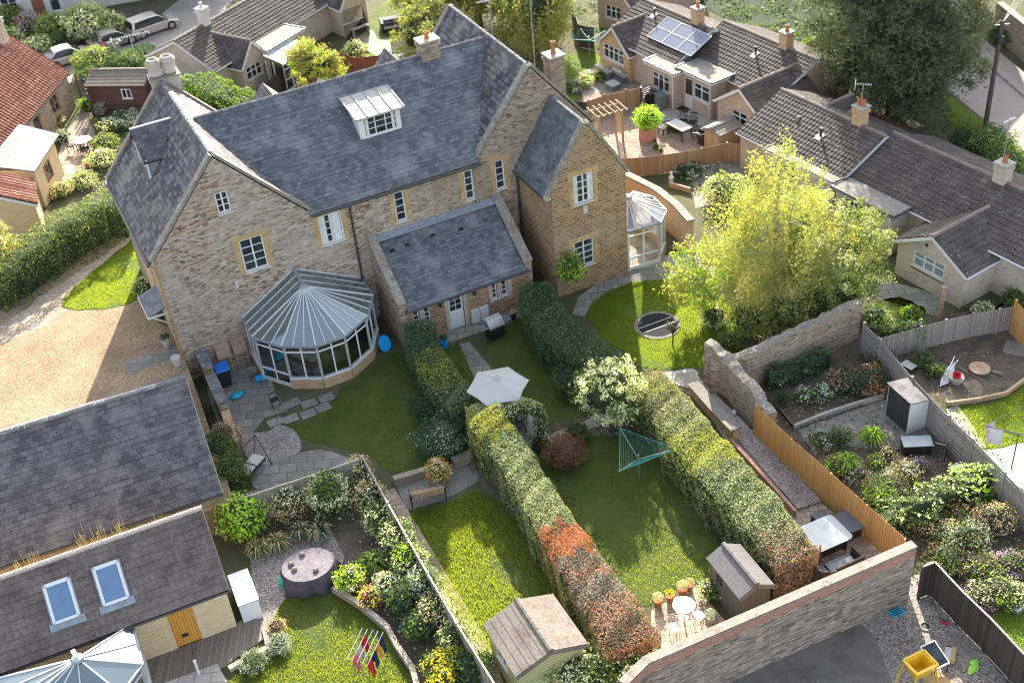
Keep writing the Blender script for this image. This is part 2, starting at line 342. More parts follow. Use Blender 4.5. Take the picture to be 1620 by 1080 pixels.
M['sheet'] = bricks('corrugated_sheet', (.085,.10,.115), (.12,.125,.135), (.05,.06,.07), bw=6, bh=.16, ms=.02, bmp=.8, rough=.6, swap=True, patch=((.26,.19,.19), .8, .5))
M['grass'] = mottled('mown_grass', [(.038,.062,.014), (.058,.082,.018), (.085,.098,.026)], .8, 22, .95, .6)
M['grass_shade'] = mottled('tree_shaded_grass', [(.012,.028,.012), (.02,.04,.015), (.03,.05,.02)], .5, 8, .95, .6)  # dark tone stands in for the shade of trees out of view
M['grass_lush'] = mottled('lush_grass', [(.06,.11,.01), (.09,.14,.015)], .9, 22, .95, .6)
M['grass_dry'] = mottled('rough_ground', [(.05,.06,.025), (.085,.085,.04), (.11,.10,.06)], .5, 14, .95, .6)
M['soil'] = mottled('garden_soil', [(.065,.05,.04), (.11,.088,.068), (.155,.125,.098)], 1.4, 16, .95, .8, .04, spots=((.25,.22,.18), 8, .12))
M['drivegravel'] = gravel('golden_gravel', [(.25,.16,.085), (.46,.32,.185), (.58,.44,.28), (.37,.25,.14)], 22, .5, (.19,.13,.075))
M['greygravel'] = gravel('grey_pea_gravel', [(.24,.20,.18), (.46,.40,.37), (.62,.56,.52), (.34,.28,.25)], 20, .8)
M['pinkgravel'] = gravel('pink_gravel', [(.34,.22,.17), (.50,.36,.29), (.62,.49,.41)], 18, .8)
M['yardgravel'] = gravel('yard_gravel', [(.20,.17,.145), (.48,.42,.36), (.62,.54,.46), (.28,.235,.20)], 16, .7, (.17,.145,.12))
M['bark'] = gravel('bark_chips', [(.10,.075,.06), (.28,.22,.19), (.18,.13,.11)], 16, .8)
M['paving'] = bricks('stone_paving', (.20,.19,.17), (.30,.28,.25), (.10,.11,.06), bw=.75, bh=.55, ms=.02, bmp=.4, jitter=.03, patch=((.16,.16,.13), .9, .5), fine=12)
M['paving_pale'] = bricks('pale_paving', (.38,.33,.29), (.48,.43,.38), (.24,.21,.17), bw=.6, bh=.45, ms=.018, bmp=.4, jitter=.02, patch=((.30,.26,.22), .9, .5), fine=12)
M['paving_tan'] = bricks('tan_paving', (.34,.26,.20), (.46,.37,.29), (.2,.17,.12), bw=.4, bh=.3, ms=.02, bmp=.4, jitter=.05, patch=((.25,.2,.15), 1.2, .5), fine=12)
M['concrete'] = mottled('concrete', [(.26,.24,.21), (.36,.33,.29), (.44,.41,.37)], .9, 14, .9, .3)
M['concrete_dark'] = mottled('aged_concrete', [(.15,.14,.125), (.23,.215,.19)], .9, 14, .9, .3)
M['asphalt'] = mottled('asphalt_yard', [(.10,.086,.078), (.18,.158,.143), (.13,.113,.103)], .6, 30, .95, .5, spots=((.3,.29,.27), 5, .08))
M['road'] = mottled('worn_road', [(.23,.20,.185), (.30,.265,.24), (.26,.23,.21)], .5, 20, .9, .3)
M['orangefence'] = boards('new_featheredge', (.50,.25,.075), (.60,.32,.11), .12, grain=.7)
M['greyfence'] = boards('weathered_board', (.25,.215,.185), (.36,.315,.28), .12, grain=.8)
M['greyslat'] = boards('weathered_slats', (.24,.215,.20), (.34,.31,.29), .07, vertical=False, grain=.6)
M['darkfence'] = boards('dark_brown_board', (.045,.035,.03), (.085,.065,.055), .13, grain=.8)
M['brownfence'] = boards('brown_board', (.30,.17,.09), (.42,.26,.15), .13, grain=.7)
M['redfence'] = boards('red_brown_board', (.20,.07,.04), (.28,.10,.055), .13, grain=.6)
M['wood'] = boards('plain_timber', (.36,.24,.14), (.46,.32,.20), .1, grain=.6)
M['greywood'] = boards('silvered_timber', (.26,.23,.20), (.34,.31,.28), .14, grain=.7)
M['sleeper'] = boards('old_sleeper', (.26,.21,.165), (.38,.32,.26), .2, vertical=False, grain=.9)
M['deck'] = boards('decking', (.16,.125,.10), (.235,.19,.155), .12, grain=.7)
M['orangedoor'] = boards('orange_door_board', (.58,.26,.04), (.66,.31,.055), .11, grain=.3)
M['darkshed'] = boards('dark_red_board', (.09,.045,.035), (.13,.065,.05), .15, vertical=False, grain=.6)
M['greenshed'] = boards('sage_painted_board', (.40,.40,.20), (.46,.46,.24), .14, vertical=False, grain=.3)
M['plasticshed'] = boards('brown_plastic_board', (.085,.075,.071), (.105,.092,.086), .13, grain=.25, rough=.5)
M['metalroof'] = bricks('ribbed_roof_panel', (.145,.132,.132), (.165,.15,.15), (.09,.083,.083), bw=9, bh=.115, ms=.012, bmp=.9, rough=.42, swap=True)
M['trunk'] = mottled('bark_trunk', [(.07,.05,.035), (.13,.10,.075)], 3, 25, .9, .8)
M['trunk_pale'] = mottled('pale_bark', [(.25,.21,.17), (.45,.41,.36)], 3, 16, .8, .6)
M['terracotta'] = flat('terracotta', (.40,.16,.08), .8, 0, .25, 6)
M['rattan'] = bricks('dark_rattan', (.055,.04,.035), (.09,.065,.055), (.015,.012,.01), bw=.06, bh=.03, ms=.004, bmp=.5, rough=.6)
M['cushion'] = flat('grey_cushion', (.14,.155,.165), .9, 0, .15, 5)
M['cushion_pale'] = flat('pale_cushion', (.40,.39,.39), .9, 0, .1, 5)
M['tableglass'] = flat('frosted_table_glass', (.42,.46,.47), .16, 0, .08, 3)
M['steel'] = flat('galvanised_steel', (.42,.43,.44), .35, .7, .1, 5)
M['iron'] = flat('black_iron', (.025,.025,.028), .5, .3)
M['umbrella'] = flat('pale_canvas', (.40,.42,.40), .85, 0, .05, 1.2)
M['blue'] = flat('blue_plastic', (.01,.17,.62), .35)
M['bluebag'] = flat('blue_sack', (.01,.35,.50), .45, 0, .35, 12)
M['skyblue'] = flat('bright_blue_shell', (.01,.33,.80), .35)
M['green_line'] = flat('green_line', (.03,.42,.33), .5)
M['line_pale'] = flat('pale_line', (.55,.55,.5), .5)
M['cover'] = mottled('dusty_purple_cover', [(.11,.095,.11), (.17,.145,.165), (.26,.23,.25)], 1.3, 9, .75, .4)
M['cover_side'] = flat('dark_cover', (.075,.062,.08), .7, 0, .3, 3)
M['red'] = flat('red_cloth', (.50,.02,.05), .8)
M['pinkcloth'] = flat('pink_cloth', (.62,.14,.20), .8)
M['orange'] = flat('orange_cloth', (.62,.25,.04), .8)
M['navy'] = flat('navy_cloth', (.02,.03,.09), .8)
M['greycloth'] = flat('pale_grey_cloth', (.50,.50,.53), .8)
M['lilac'] = flat('lilac_cloth', (.50,.42,.46), .85)
M['yellow'] = flat('yellow_plastic', (.72,.44,.02), .35, 0, .06)
M['lime'] = flat('lime_bag', (.30,.62,.08), .5)
M['card'] = flat('cardboard', (.46,.31,.14), .85)
M['mesh'] = flat('trampoline_mesh', (.02,.02,.024), .9)
M['carsilver'] = flat('silver_car_paint', (.52,.50,.47), .25, .6, .03); M['cargrey'] = flat('grey_car_paint', (.28,.28,.27), .25, .6, .03)
M['cardark'] = flat('dark_car_glass', (.02,.025,.03), .08); M['tyre'] = flat('tyre', (.02,.02,.02), .9)
M['lamp_red'] = flat('red_lens', (.45,.02,.02), .2)
M['solar'] = bricks('solar_cells', (.13,.15,.22), (.16,.18,.25), (.34,.36,.40), bw=.16, bh=.16, ms=.004, bmp=0, rough=.22, off=0.0)
M['copper_sheet'] = M['roofrust']
# foliage
M['lf_hedge'] = leaf('hedge_leaf', [(.022,.045,.014), (.045,.085,.022), (.08,.13,.035), (.13,.17,.06)])
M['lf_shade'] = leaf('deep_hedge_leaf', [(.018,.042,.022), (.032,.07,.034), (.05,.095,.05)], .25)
M['lf_privet'] = leaf('pale_ivy_leaf', [(.10,.13,.05), (.18,.205,.09), (.28,.30,.15), (.40,.41,.25)], .3)
M['lf_yellow'] = leaf('golden_hedge_leaf', [(.20,.22,.022), (.27,.28,.028), (.34,.33,.05)], .3)
M['lf_orange'] = leaf('rust_hedge_leaf', [(.33,.10,.035), (.41,.135,.05), (.36,.14,.065)], .25)
M['lf_brown'] = leaf('brown_hedge_twig', [(.17,.095,.062), (.24,.135,.088), (.30,.175,.12)], .15)
M['lf_purple'] = leaf('grey_purple_twig', [(.085,.07,.068), (.13,.11,.105), (.18,.15,.14)], .1)
M['lf_conifer'] = leaf('bright_conifer', [(.04,.085,.012), (.09,.16,.02), (.15,.24,.035)], .35)
M['lf_lime'] = leaf('lime_shrub_leaf', [(.10,.20,.015), (.20,.34,.03), (.34,.48,.08)], .4)
M['lf_yew'] = leaf('yew_needle', [(.018,.032,.02), (.036,.058,.032), (.062,.085,.042), (.11,.11,.06)], .18)
M['lf_willow'] = leaf('willow_leaf', [(.09,.11,.035), (.15,.17,.055), (.23,.225,.085), (.29,.26,.10)], .42)
M['lf_gold'] = leaf('yellow_birch_leaf', [(.17,.17,.05), (.25,.235,.07), (.32,.28,.10)], .42)
M['lf_birch'] = leaf('birch_leaf', [(.11,.145,.04), (.17,.205,.065), (.25,.27,.12)], .42)
M['lf_pale'] = leaf('pale_flowering_leaf', [(.10,.13,.05), (.22,.25,.11), (.45,.45,.30), (.62,.60,.46)], .35)
M['lf_cream'] = leaf('cream_blossom', [(.45,.43,.25), (.62,.58,.38), (.72,.68,.48)], .4)
M['lf_mid'] = leaf('mid_green_leaf', [(.035,.065,.015), (.07,.115,.028), (.12,.17,.05)], .35)
M['lf_grey'] = leaf('silver_grey_leaf', [(.16,.18,.15), (.27,.30,.25), (.38,.41,.35)], .25)
M['lf_red'] = leaf('copper_leaf', [(.12,.04,.03), (.20,.08,.055), (.15,.09,.05)], .2)
M['lf_tan'] = leaf('dry_seedhead', [(.28,.20,.12), (.42,.31,.20), (.52,.41,.28)], .3)
M['lf_straw'] = leaf('dead_stalk', [(.09,.07,.045), (.15,.115,.075), (.20,.16,.11)], .2)
M['lf_flower'] = leaf('yellow_flower', [(.65,.42,.02), (.75,.55,.05)], .3)
M['lf_mauve'] = leaf('mauve_flower', [(.30,.18,.36), (.45,.32,.50)], .3)
M['lf_grass'] = leaf('grass_blade', [(.045,.07,.012), (.075,.10,.016), (.12,.135,.026)], .85, tm=(2.75, 2.7, 1.15))
M['core'] = mottled('inner_twigs', [(.02,.035,.014), (.045,.055,.028)], 3, 18, .95, .6)
M['core_brown'] = mottled('inner_brown_twigs', [(.05,.032,.024), (.09,.06,.045)], 3, 18, .95, .6)
# ================================================= foliage builders
def unit(a): return a/np.maximum(1e-9, np.linalg.norm(a, axis=1))[:, None]
def leafquads(P, Nn, size, var=.35, asp=.55, hang=0.0, align=.9):
    """diamond leaves at P, roughly facing Nn"""
    n = len(P); rn = unit(RNG.normal(size=(n, 3)))
    nn = unit(Nn*align+rn); t = unit(np.cross(nn, unit(RNG.normal(size=(n, 3)))))
    if hang: t = unit(t*(1-hang)+np.array([0, 0, -1.0])*hang)
    b = unit(np.cross(nn, t)); s = size*(1+var*RNG.normal(size=n).clip(-2, 2))[:, None]*.5
    return np.stack([P-t*s, P+b*s*asp, P+t*s, P-b*s*asp], 1)
def blob_core(c, r, seed=0, n=2, amp=.18, sq=1.0):
    """lumpy ellipsoid, verts/faces"""
    import bmesh
    bm = bmesh.new(); bmesh.ops.create_icosphere(bm, subdivisions=n, radius=1.0)
    vs = []
    for v in bm.verts:
        p = v.co.copy(); k = 1+amp*(math.sin(p.x*5+seed)+math.sin(p.y*6+seed*2.1)+math.sin(p.z*5.3+seed*.7))/3
        vs.append((c[0]+p.x*r[0]*k, c[1]+p.y*r[1]*k, max(c[2]+p.z*r[2]*k, 0.0)))
    fs = [tuple(v.index for v in f.verts) for f in bm.faces]; bm.free(); return vs, fs
def ell_points(n, c, r, shell=.35, low=-1.0):
    d = unit(RNG.normal(size=(n*2, 3))); d = d[d[:, 2] > low][:n]
    k = 1-shell*RNG.random(len(d))**1.5
    return np.array(c)+d*np.array(r)*k[:, None], d
def bush(name, label, cat, loc, r, h, mats, dens=1.0, size=.11, group=None, core='core', lump=7, ry=None, weights=None, asp=.55, stem=False, shell=.5):
    """shrub: lumpy dark core + many leaves in clumps. loc = base point"""
    t = thing(name, label, cat, (loc[0], loc[1], loc[2] if len(loc) > 2 else 0), 0, group); ry = ry or r
    rs = random.random()*9; rz = h/2
    b = MB(); vs, fs = blob_core((0, 0, rz), (r*.66, ry*.66, rz*.76), rs); b.add(vs, fs)
    b.build('branches', M[core], t)
    area = 4*math.pi*((r*ry)**1.6/3*1+2*(r*rz)**1.6/3)**(1/1.6) if r > 0 else 1
    n = int(area*(230*(.11/size)**1.6)*dens)
    P, D = ell_points(n, (0, 0, rz), (r, ry, rz), .35)
    # lumps
    ph = RNG.random(3)*6.28
    k = 1+.16*(np.sin(D[:, 0]*lump+ph[0])*np.sin(D[:, 1]*lump+ph[1])+.6*np.sin(D[:, 2]*lump+ph[2]))
    P = np.array([0, 0, rz])+(P-np.array([0, 0, rz]))*k[:, None]
    P += RNG.normal(size=P.shape)*size*.45; P[:, 2] = np.maximum(P[:, 2], .03)
    V = leafquads(P, D, size, asp=asp)
    mi = RNG.choice(len(mats), size=len(V), p=weights)
    # keep kinds together in clumps
    if len(mats) > 1:
        f = np.sin(P[:, 0]*4/r+ph[0])+np.sin(P[:, 1]*4/r+ph[1])+np.sin(P[:, 2]*5/r+ph[2])+RNG.normal(size=len(V))*.9
        q = np.argsort(np.argsort(f))/len(f); cw = np.cumsum(weights if weights is not None else np.ones(len(mats))/len(mats))
        mi = np.searchsorted(cw, q).clip(0, len(mats)-1)
    quads('foliage', V, [M[m] for m in mats], t, mi)
    return t
def bushp(name, label, cat, px, py, r, h, mats, **kw):     # px,py = middle of the plant in the photo
    p = G(px, py, h*.5); z0 = kw.pop('z0', 0.0)
    if z0: p = G(px, py, z0+h*.5)
    return bush(name, label, cat, (p.x, p.y, z0), r, h, mats, **kw)
def tuft(name, label, cat, loc, r, h, mats, n=160, wd=.03, group=None, weights=None):
    """grassy plant: arching blades"""
    t = thing(name, label, cat, (loc[0], loc[1], 0), 0, group); Q = []; mi = []
    for i in range(n):
        a = random.random()*6.283; rr = r*random.random()**.5; hh = h*(.6+.4*random.random())
        d = np.array([math.cos(a), math.sin(a), 0]); s = np.array([-d[1], d[0], 0])*wd
        p0 = d*rr*.15; p1 = d*rr*.55+np.array([0, 0, hh*.8]); p2 = d*rr+np.array([0, 0, hh*(.95-.5*rr/r)])
        Q.append([p0-s, p0+s, p1+s*.8, p1-s*.8]); Q.append([p1-s*.8, p1+s*.8, p2+s*.2, p2-s*.2])
        k = int(RNG.choice(len(mats), p=weights)); mi += [k, k]
    quads('blades', np.array(Q), [M[m] for m in mats], t, mi); return t
def hedge(name, label, path, wd, h, mats, pick, dens=95, size=.10, core='core', group=None, lump=.10, cat='hedge', top_round=.25, leafm=None):
    """clipped hedge along path [(x,y),...]; wd,h may be lists. pick(s, side, q)->material index array; s 0..1, side 0 top 1 left 2 right"""
    P = [Vector((p[0], p[1], 0)) for p in path]; o = P[0].copy(); t = thing(name, label, cat, o, 0, group)
    L = [0.0]
    for i in range(1, len(P)): L.append(L[-1]+(P[i]-P[i-1]).length)
    tot = L[-1]; k = len(P)
    if not isinstance(wd, (list, tuple)): wd = [wd]*k
    if not isinstance(h, (list, tuple)): h = [h]*k
    xs = np.array([p.x-o.x for p in P]); ys = np.array([p.y-o.y for p in P]); Ln = np.array(L)
    def at(s): return np.interp(s, Ln, xs), np.interp(s, Ln, ys), np.interp(s, Ln, wd), np.interp(s, Ln, h)
    def nrm(s):
        e = .25; x0, y0, _, _ = at(np.clip(s-e, 0, tot)); x1, y1, _, _ = at(np.clip(s+e, 0, tot))
        dx, dy = x1-x0, y1-y0; l = np.hypot(dx, dy); return -dy/l, dx/l
    # core
    b = MB(); ns = max(4, int(tot/.35)); sec = [(-.38, 0), (-.40, .5), (-.38, .80), (-.22, .89), (.22, .89), (.38, .80), (.40, .5), (.38, 0)]
    vs = []
    for i in range(ns+1):
        s = np.array(tot*i/ns); x, y, w_, h_ = at(s); nx, ny = nrm(s)
        sh = .82 if i in (0, ns) else 1
        for q, (a, zz) in enumerate(sec):
            jit = 1+.07*math.sin(i*1.3+q*2)+.05*math.sin(i*.37+q)
            vs.append((x+nx*a*w_*sh*jit, y+ny*a*w_*sh*jit, h_*zz*(.97+.03*math.sin(i*.9+q))))
    m = len(sec); fs = [(i*m+j, i*m+j+1, (i+1)*m+j+1, (i+1)*m+j) for i in range(ns) for j in range(m-1)]
    fs += [tuple(range(m)), tuple(reversed(range(ns*m, ns*m+m)))]
    b.add(vs, fs); b.build('branches', M[core], t)
    # leaves
    hm = float(np.mean(h)); wm = float(np.mean(wd)); per = wm+2*hm
    dens *= 2.6; n = int(tot*per*dens*(.10/size)**1.7); s = RNG.random(n)*tot; u = RNG.random(n)*per
    side = np.where(u < wm, 0, np.where(u < wm+hm, 1, 2)); x, y, w_, h_ = at(s); nx, ny = nrm(s)
    a = np.where(side == 0, u/wm-.5, np.where(side == 1, .5, -.5)); zz = np.where(side == 0, 1.0, np.where(side == 1, (u-wm)/hm, (u-wm-hm)/hm))
    # rounded shoulders
    rr = top_round; edge = np.abs(a)*2; zz = np.where(side == 0, 1-rr*.35*np.clip((edge-.6)/.4, 0, 1)**2, zz)
    a = np.where((side > 0) & (zz > .82), a*(1-.25*((zz-.82)/.18)**2), a)
    lum = lump*(np.sin(s*2.1+a*3)+np.sin(s*3.7+zz*4+a*5)+.7*np.sin(s*7.1+zz*9+a*8))
    off = lum+RNG.normal(size=n)*size*.45
    z = zz*h_+np.where(side == 0, off, 0); aw = a*w_+np.where(side == 0, 0, np.sign(a)*off)
    Pt = np.stack([x+nx*aw, y+ny*aw, np.maximum(z, .03)], 1)
    Nn = np.where((side == 0)[:, None], np.array([0, 0, 1.0])+0*Pt, np.stack([nx*np.sign(a), ny*np.sign(a), 0*nx+.2], 1))
    # end caps
    for e in (0, 1):
        ne = int(wm*hm*dens*(.10/size)**1.7*1.1); se = np.full(ne, tot*e); x, y, w_, h_ = at(se); nx, ny = nrm(se); aa = RNG.random(ne)-.5; ze = RNG.random(ne)
        sg = 1 if e else -1; tx, ty = ny*sg, -nx*sg; bulge = .04*w_*np.cos(aa*3.0)+RNG.normal(size=ne)*size*.4
        Pe = np.stack([x+nx*aa*w_+tx*bulge, y+ny*aa*w_+ty*bulge, ze*h_], 1)
        Pt = np.vstack([Pt, Pe]); Nn = np.vstack([Nn, np.stack([tx, ty, 0*tx], 1)]); s = np.append(s, se); side = np.append(side, np.full(ne, 3)); a = np.append(a, aa)
    V = leafquads(Pt, Nn, size, align=1.3)
    quads('foliage', V, [M[q] for q in mats], t, pick(s/tot, side, RNG.random(len(s)), a))
    return t
def tree(name, label, loc, h, mats, crown, n=9000, size=.16, trunk='trunk', tr=.22, cat='tree', group=None, weights=None, clump=.55, hang=0.0, nclump=90, weep=0.0, asp=.5, shell=.45, limbs=9, inner=False):
    """crown: list of (dx,dy,z,rx,ry,rz)"""
    t = thing(name, label, cat, (loc[0], loc[1], loc[2] if len(loc) > 2 else 0), 0, group); b = MB()
    top = Vector((0, 0, h*.8)); pts = [Vector((0, 0, -.1)), Vector((random.uniform(-.1,.1), random.uniform(-.1,.1), h*.25)), Vector((random.uniform(-.3,.3), random.uniform(-.3,.3), h*.55)), top]
    b.tube(pts, tr, 8, 0, tr*.18); vol = np.array([c[3]*c[4]*c[5] for c in crown]); vol = vol/vol.sum()
    C = []; 
    for _ in range(nclump):
        c = crown[int(RNG.choice(len(crown), p=vol))]; p, d = ell_points(1, c[:3], c[3:6], shell)
        if len(p): C.append((p[0], d[0]))
    for i in range(limbs):
        p = C[i % len(C)][0]; q = Vector(p); st = Vector((0, 0, h*random.uniform(.2, .6)))
        mid = (st+q)/2+Vector((0, 0, .3)); b.tube([st, mid, q*.96+st*.04], tr*.38, 6, 0, tr*.06)
    b.build('trunk', M[trunk], t)
    Cp = np.array([c[0] for c in C]); Cd = np.array([c[1] for c in C]); idx = RNG.integers(0, len(C), n)
    rad = clump*(.6+.8*RNG.random(len(C)))[idx][:, None]
    off = RNG.normal(size=(n, 3))*rad*np.array([.6, .6, .42])
    if weep:
        l = RNG.random(n)**1.0*weep*(.4+1.2*RNG.random(len(C)))[idx]; off[:, 2] -= l; off[:, :2] *= .75
    P = Cp[idx]+off; P[:, 2] = np.maximum(P[:, 2], .3)
    V = leafquads(P, Cd[idx]+unit(off)*.7, size, hang=hang, asp=asp)
    cm = RNG.choice(len(mats), size=len(C), p=weights)[idx]; sw = RNG.random(n) < .25
    cm = np.where(sw, RNG.choice(len(mats), size=n, p=weights), cm)
    quads('crown', V, [M[q] for q in mats], t, cm)
    if inner:
        b = MB()
        for c in crown:
            vs, fs = blob_core(c[:3], (c[3]*.6, c[4]*.6, c[5]*.62), c[0], 2, .25); b.add(vs, fs)
        b.build('inner_branches', M['core'], t)
    return t
# ================================================= building builders
def wall_face(mb, o, dx, n, outer, holes, depth=.14, mi=0, thick=0):
    """planar wall in (x,z) with rectangular holes and reveals. n = outward normal"""
    o = Vector(o); dx = Vector(dx); n = Vector(n)
    P = lambda x, z, d=0: o+dx*x+Vector((0, 0, z))-n*d
    loops = [[Vector((x, z, 0)) for x, z in outer]]+[[Vector((x, z, 0)) for x, z in ((a, c), (a, d), (b, d), (b, c))] for a, c, b, d in holes]
    flatp = [p for l in loops for p in l]; tris = tessellate_polygon(loops)
    vs = [P(p.x, p.y) for p in flatp]; fs = []
    for t in tris:
        a, b, c = (vs[i] for i in t)
        fs.append(t if (b-a).cross(c-a).dot(n) > 0 else (t[0], t[2], t[1]))
    mb.add(vs, fs, mi)
    for a, c, b, d in holes:
        for (x0, z0, x1, z1) in ((a, c, b, c), (b, c, b, d), (b, d, a, d), (a, d, a, c)):
            mb.add([P(x0, z0), P(x1, z1), P(x1, z1, depth), P(x0, z0, depth)], [(0, 1, 2, 3)], mi)
def window(par, o, dx, n, x0, z0, x1, z1, cols=2, rows=3, fr=.07, bar=.035, depth=.09, pane='pane', frame='white', sill=True, surround=None, toplight=0, glassd=.03, curtain=None):
    """window part (frame, bars, sill) with a pane sub-part, set into the wall"""
    o = Vector(o); dx = Vector(dx); n = Vector(n); P = lambda x, z, d: o+dx*x+Vector((0, 0, z))-n*d
    b = MB()
    def bx(xa, za, xb, zb, d0, d1):
        vs = [P(x, z, d) for d in (d1, d0) for x, z in ((xa, za), (xb, za), (xb, zb), (xa, zb))]
        if dx.cross(Vector((0, 0, 1))).dot(n) < 0: vs = [vs[i] for i in (1, 0, 3, 2, 5, 4, 7, 6)]
        b.add(vs, [(0, 3, 2, 1), (4, 5, 6, 7), (0, 1, 5, 4), (1, 2, 6, 5), (2, 3, 7, 6), (3, 0, 4, 7)])
    f0, f1 = depth-.05, depth+.02
    bx(x0+.003, z0+.003, x0+fr, z1-.003, f0, f1); bx(x1-fr, z0+.003, x1-.003, z1-.003, f0, f1)
    bx(x0+fr, z0+.003, x1-fr, z0+fr, f0, f1); bx(x0+fr, z1-fr, x1-fr, z1-.003, f0, f1)
    cw = (x1-x0-2*fr)/cols; zt = z1-fr-toplight if toplight else z1-fr
    for i in range(1, cols): bx(x0+fr+cw*i-fr*.5, z0+fr, x0+fr+cw*i+fr*.5, z1-fr, f0+.004, f1-.004)
    if toplight: bx(x0+fr, zt-fr*.4, x1-fr, zt+fr*.4, f0+.008, f1-.008)
    for j in range(1, rows):
        z = z0+fr+(zt-z0-fr)*j/rows; bx(x0+fr, z-bar/2, x1-fr, z+bar/2, f0+.014, f1-.014)
    if sill: bx(x0-.04, z0-.05, x1+.04, z0-.003, -.05, depth)
    w = b.build('window', M[frame], par)
    g = MB(); d = depth+glassd-.02
    vs = [P(x0+.02, z0+.02, d), P(x1-.02, z0+.02, d), P(x1-.02, z1-.02, d), P(x0+.02, z1-.02, d)]
    if (vs[1]-vs[0]).cross(vs[2]-vs[0]).dot(n) < 0: vs.reverse()
    g.add(vs, [(0, 1, 2, 3)]); g.build('pane', M[pane], w)
    if curtain:
        d = depth-.003
        for (a, c) in curtain:
            g = MB()
            xa = x0+(x1-x0)*a; xb = x0+(x1-x0)*c
            vs = [P(xa, z0+.05, d+.01), P(xb, z0+.05, d+.01), P(xb, z1-.05, d+.01), P(xa, z1-.05, d+.01)]
            if (vs[1]-vs[0]).cross(vs[2]-vs[0]).dot(n) < 0: vs.reverse()
            g.add(vs, [(0, 1, 2, 3)]); g.build('curtain', M['net'], w)
    if surround:
        s = MB(); sw = .2
        def sx(xa, za, xb, zb):
            vs = [P(x, z, dd) for dd in (.02, -.012) for x, z in ((xa, za), (xb, za), (xb, zb), (xa, zb))]
            if dx.cross(Vector((0, 0, 1))).dot(n) < 0: vs = [vs[i] for i in (1, 0, 3, 2, 5, 4, 7, 6)]
            s.add(vs, [(0, 3, 2, 1), (4, 5, 6, 7), (0, 1, 5, 4), (1, 2, 6, 5), (2, 3, 7, 6), (3, 0, 4, 7)])
        k = 0; z = z0-.1
        while z < z1-.02:
            zz = min(z+.3, z1); e = .07 if k % 2 else 0
            sx(x0-sw-e, z+.002, x0-.005, zz-.002); sx(x1+.005, z+.002, x1+sw+e, zz-.002); z = zz; k += 1
        sx(x0-sw-.08, z1+.002, x1+sw+.08, z1+.24); s.build('surround', M[surround], w)
    return w
def door(par, o, dx, n, x0, z0, x1, z1, mat='white', glazed=.45, cols=2, rows=3, depth=.06, pane='pane'):
    o = Vector(o); dx = Vector(dx); n = Vector(n); P = lambda x, z, d: o+dx*x+Vector((0, 0, z))-n*d; b = MB()
    def bx(m, xa, za, xb, zb, d0, d1):
        vs = [P(x, z, d) for d in (d1, d0) for x, z in ((xa, za), (xb, za), (xb, zb), (xa, zb))]
        if dx.cross(Vector((0, 0, 1))).dot(n) < 0: vs = [vs[i] for i in (1, 0, 3, 2, 5, 4, 7, 6)]
        m.add(vs, [(0, 3, 2, 1), (4, 5, 6, 7), (0, 1, 5, 4), (1, 2, 6, 5), (2, 3, 7, 6), (3, 0, 4, 7)])
    bx(b, x0+.003, z0+.01, x1-.003, z1-.003, depth, depth+.05)
    H = z1-z0; e = .1
    if not glazed: 
        pass
    else:
        bx(b, x0+e, z0+.15, x1-e, z0+H*(1-glazed)-.12, depth-.012, depth+.001)
    d = b.build('door', M[mat], par)
    if glazed:
        g = MB(); zb = z0+H*(1-glazed); bx(g, x0+e, zb, x1-e, z1-e, depth-.006, depth+.002); g.build('pane', M[pane], d)
        g = MB()
        for i in range(1, cols): xx = x0+e+(x1-x0-2*e)*i/cols; bx(g, xx-.015, zb, xx+.015, z1-e, depth-.018, depth-.007)
        for j in range(1, rows): zz = zb+(z1-e-zb)*j/rows; bx(g, x0+e, zz-.015, x1-e, zz+.015, depth-.016, depth-.0075)
        if g.v: g.build('glazing_bar', M[mat], d)
    g = MB(); c = P(x1-.08, z0+H*.48, depth-.03); g.lathe([(.001, -.02), (.022, -.015), (.026, 0), (.022, .015), (.001, .02)], c, 8); g.build('handle', M['steel'], d)
    return d
def tiles(mb, a, du, L, ds, S, row=.33, period=.3, amp=.0, step=.025, thick=.05, mi=0, ppw=4, base=0.0):
    """tiled slope: a eave corner, du along eave, ds up the slope. each course lies over the one below, ribs as waves"""
    a = Vector(a); du = Vector(du).normalized(); ds = Vector(ds).normalized(); n = du.cross(ds)
    if n.z < 0: n = -n
    nr = max(1, round(S/row)); row = S/nr
    nc = max(1, int(L/period)*ppw) if amp else max(1, int(L/2))
    xs = [L*i/nc for i in range(nc+1)]; hs = [amp*max(0, math.cos(2*math.pi*x/period))**.7 if False else amp*(.5+.5*math.cos(2*math.pi*x/period)) for x in xs] if amp else [0]*(nc+1)
    vs = []; fs = []
    for r in range(nr):
        k = len(vs)
        for x, h in zip(xs, hs):
            p = a+du*x+ds*(row*r); q = a+du*x+ds*(row*(r+1))
            vs += [p+n*(thick-.03), p+n*(thick+step+h), q+n*(thick+h)]
        for i in range(nc):
            o = k+i*3; fs += [(o, o+3, o+4, o+1), (o+1, o+4, o+5, o+2)]
    # underside and ends
    if du.cross(ds).z < 0: fs = [tuple(reversed(f)) for f in fs]
    mb.add(vs, fs, mi)
    p = [a, a+du*L, a+du*L+ds*S, a+ds*S]; mb.slab([q+n*(thick-.012) for q in p], thick, mi)
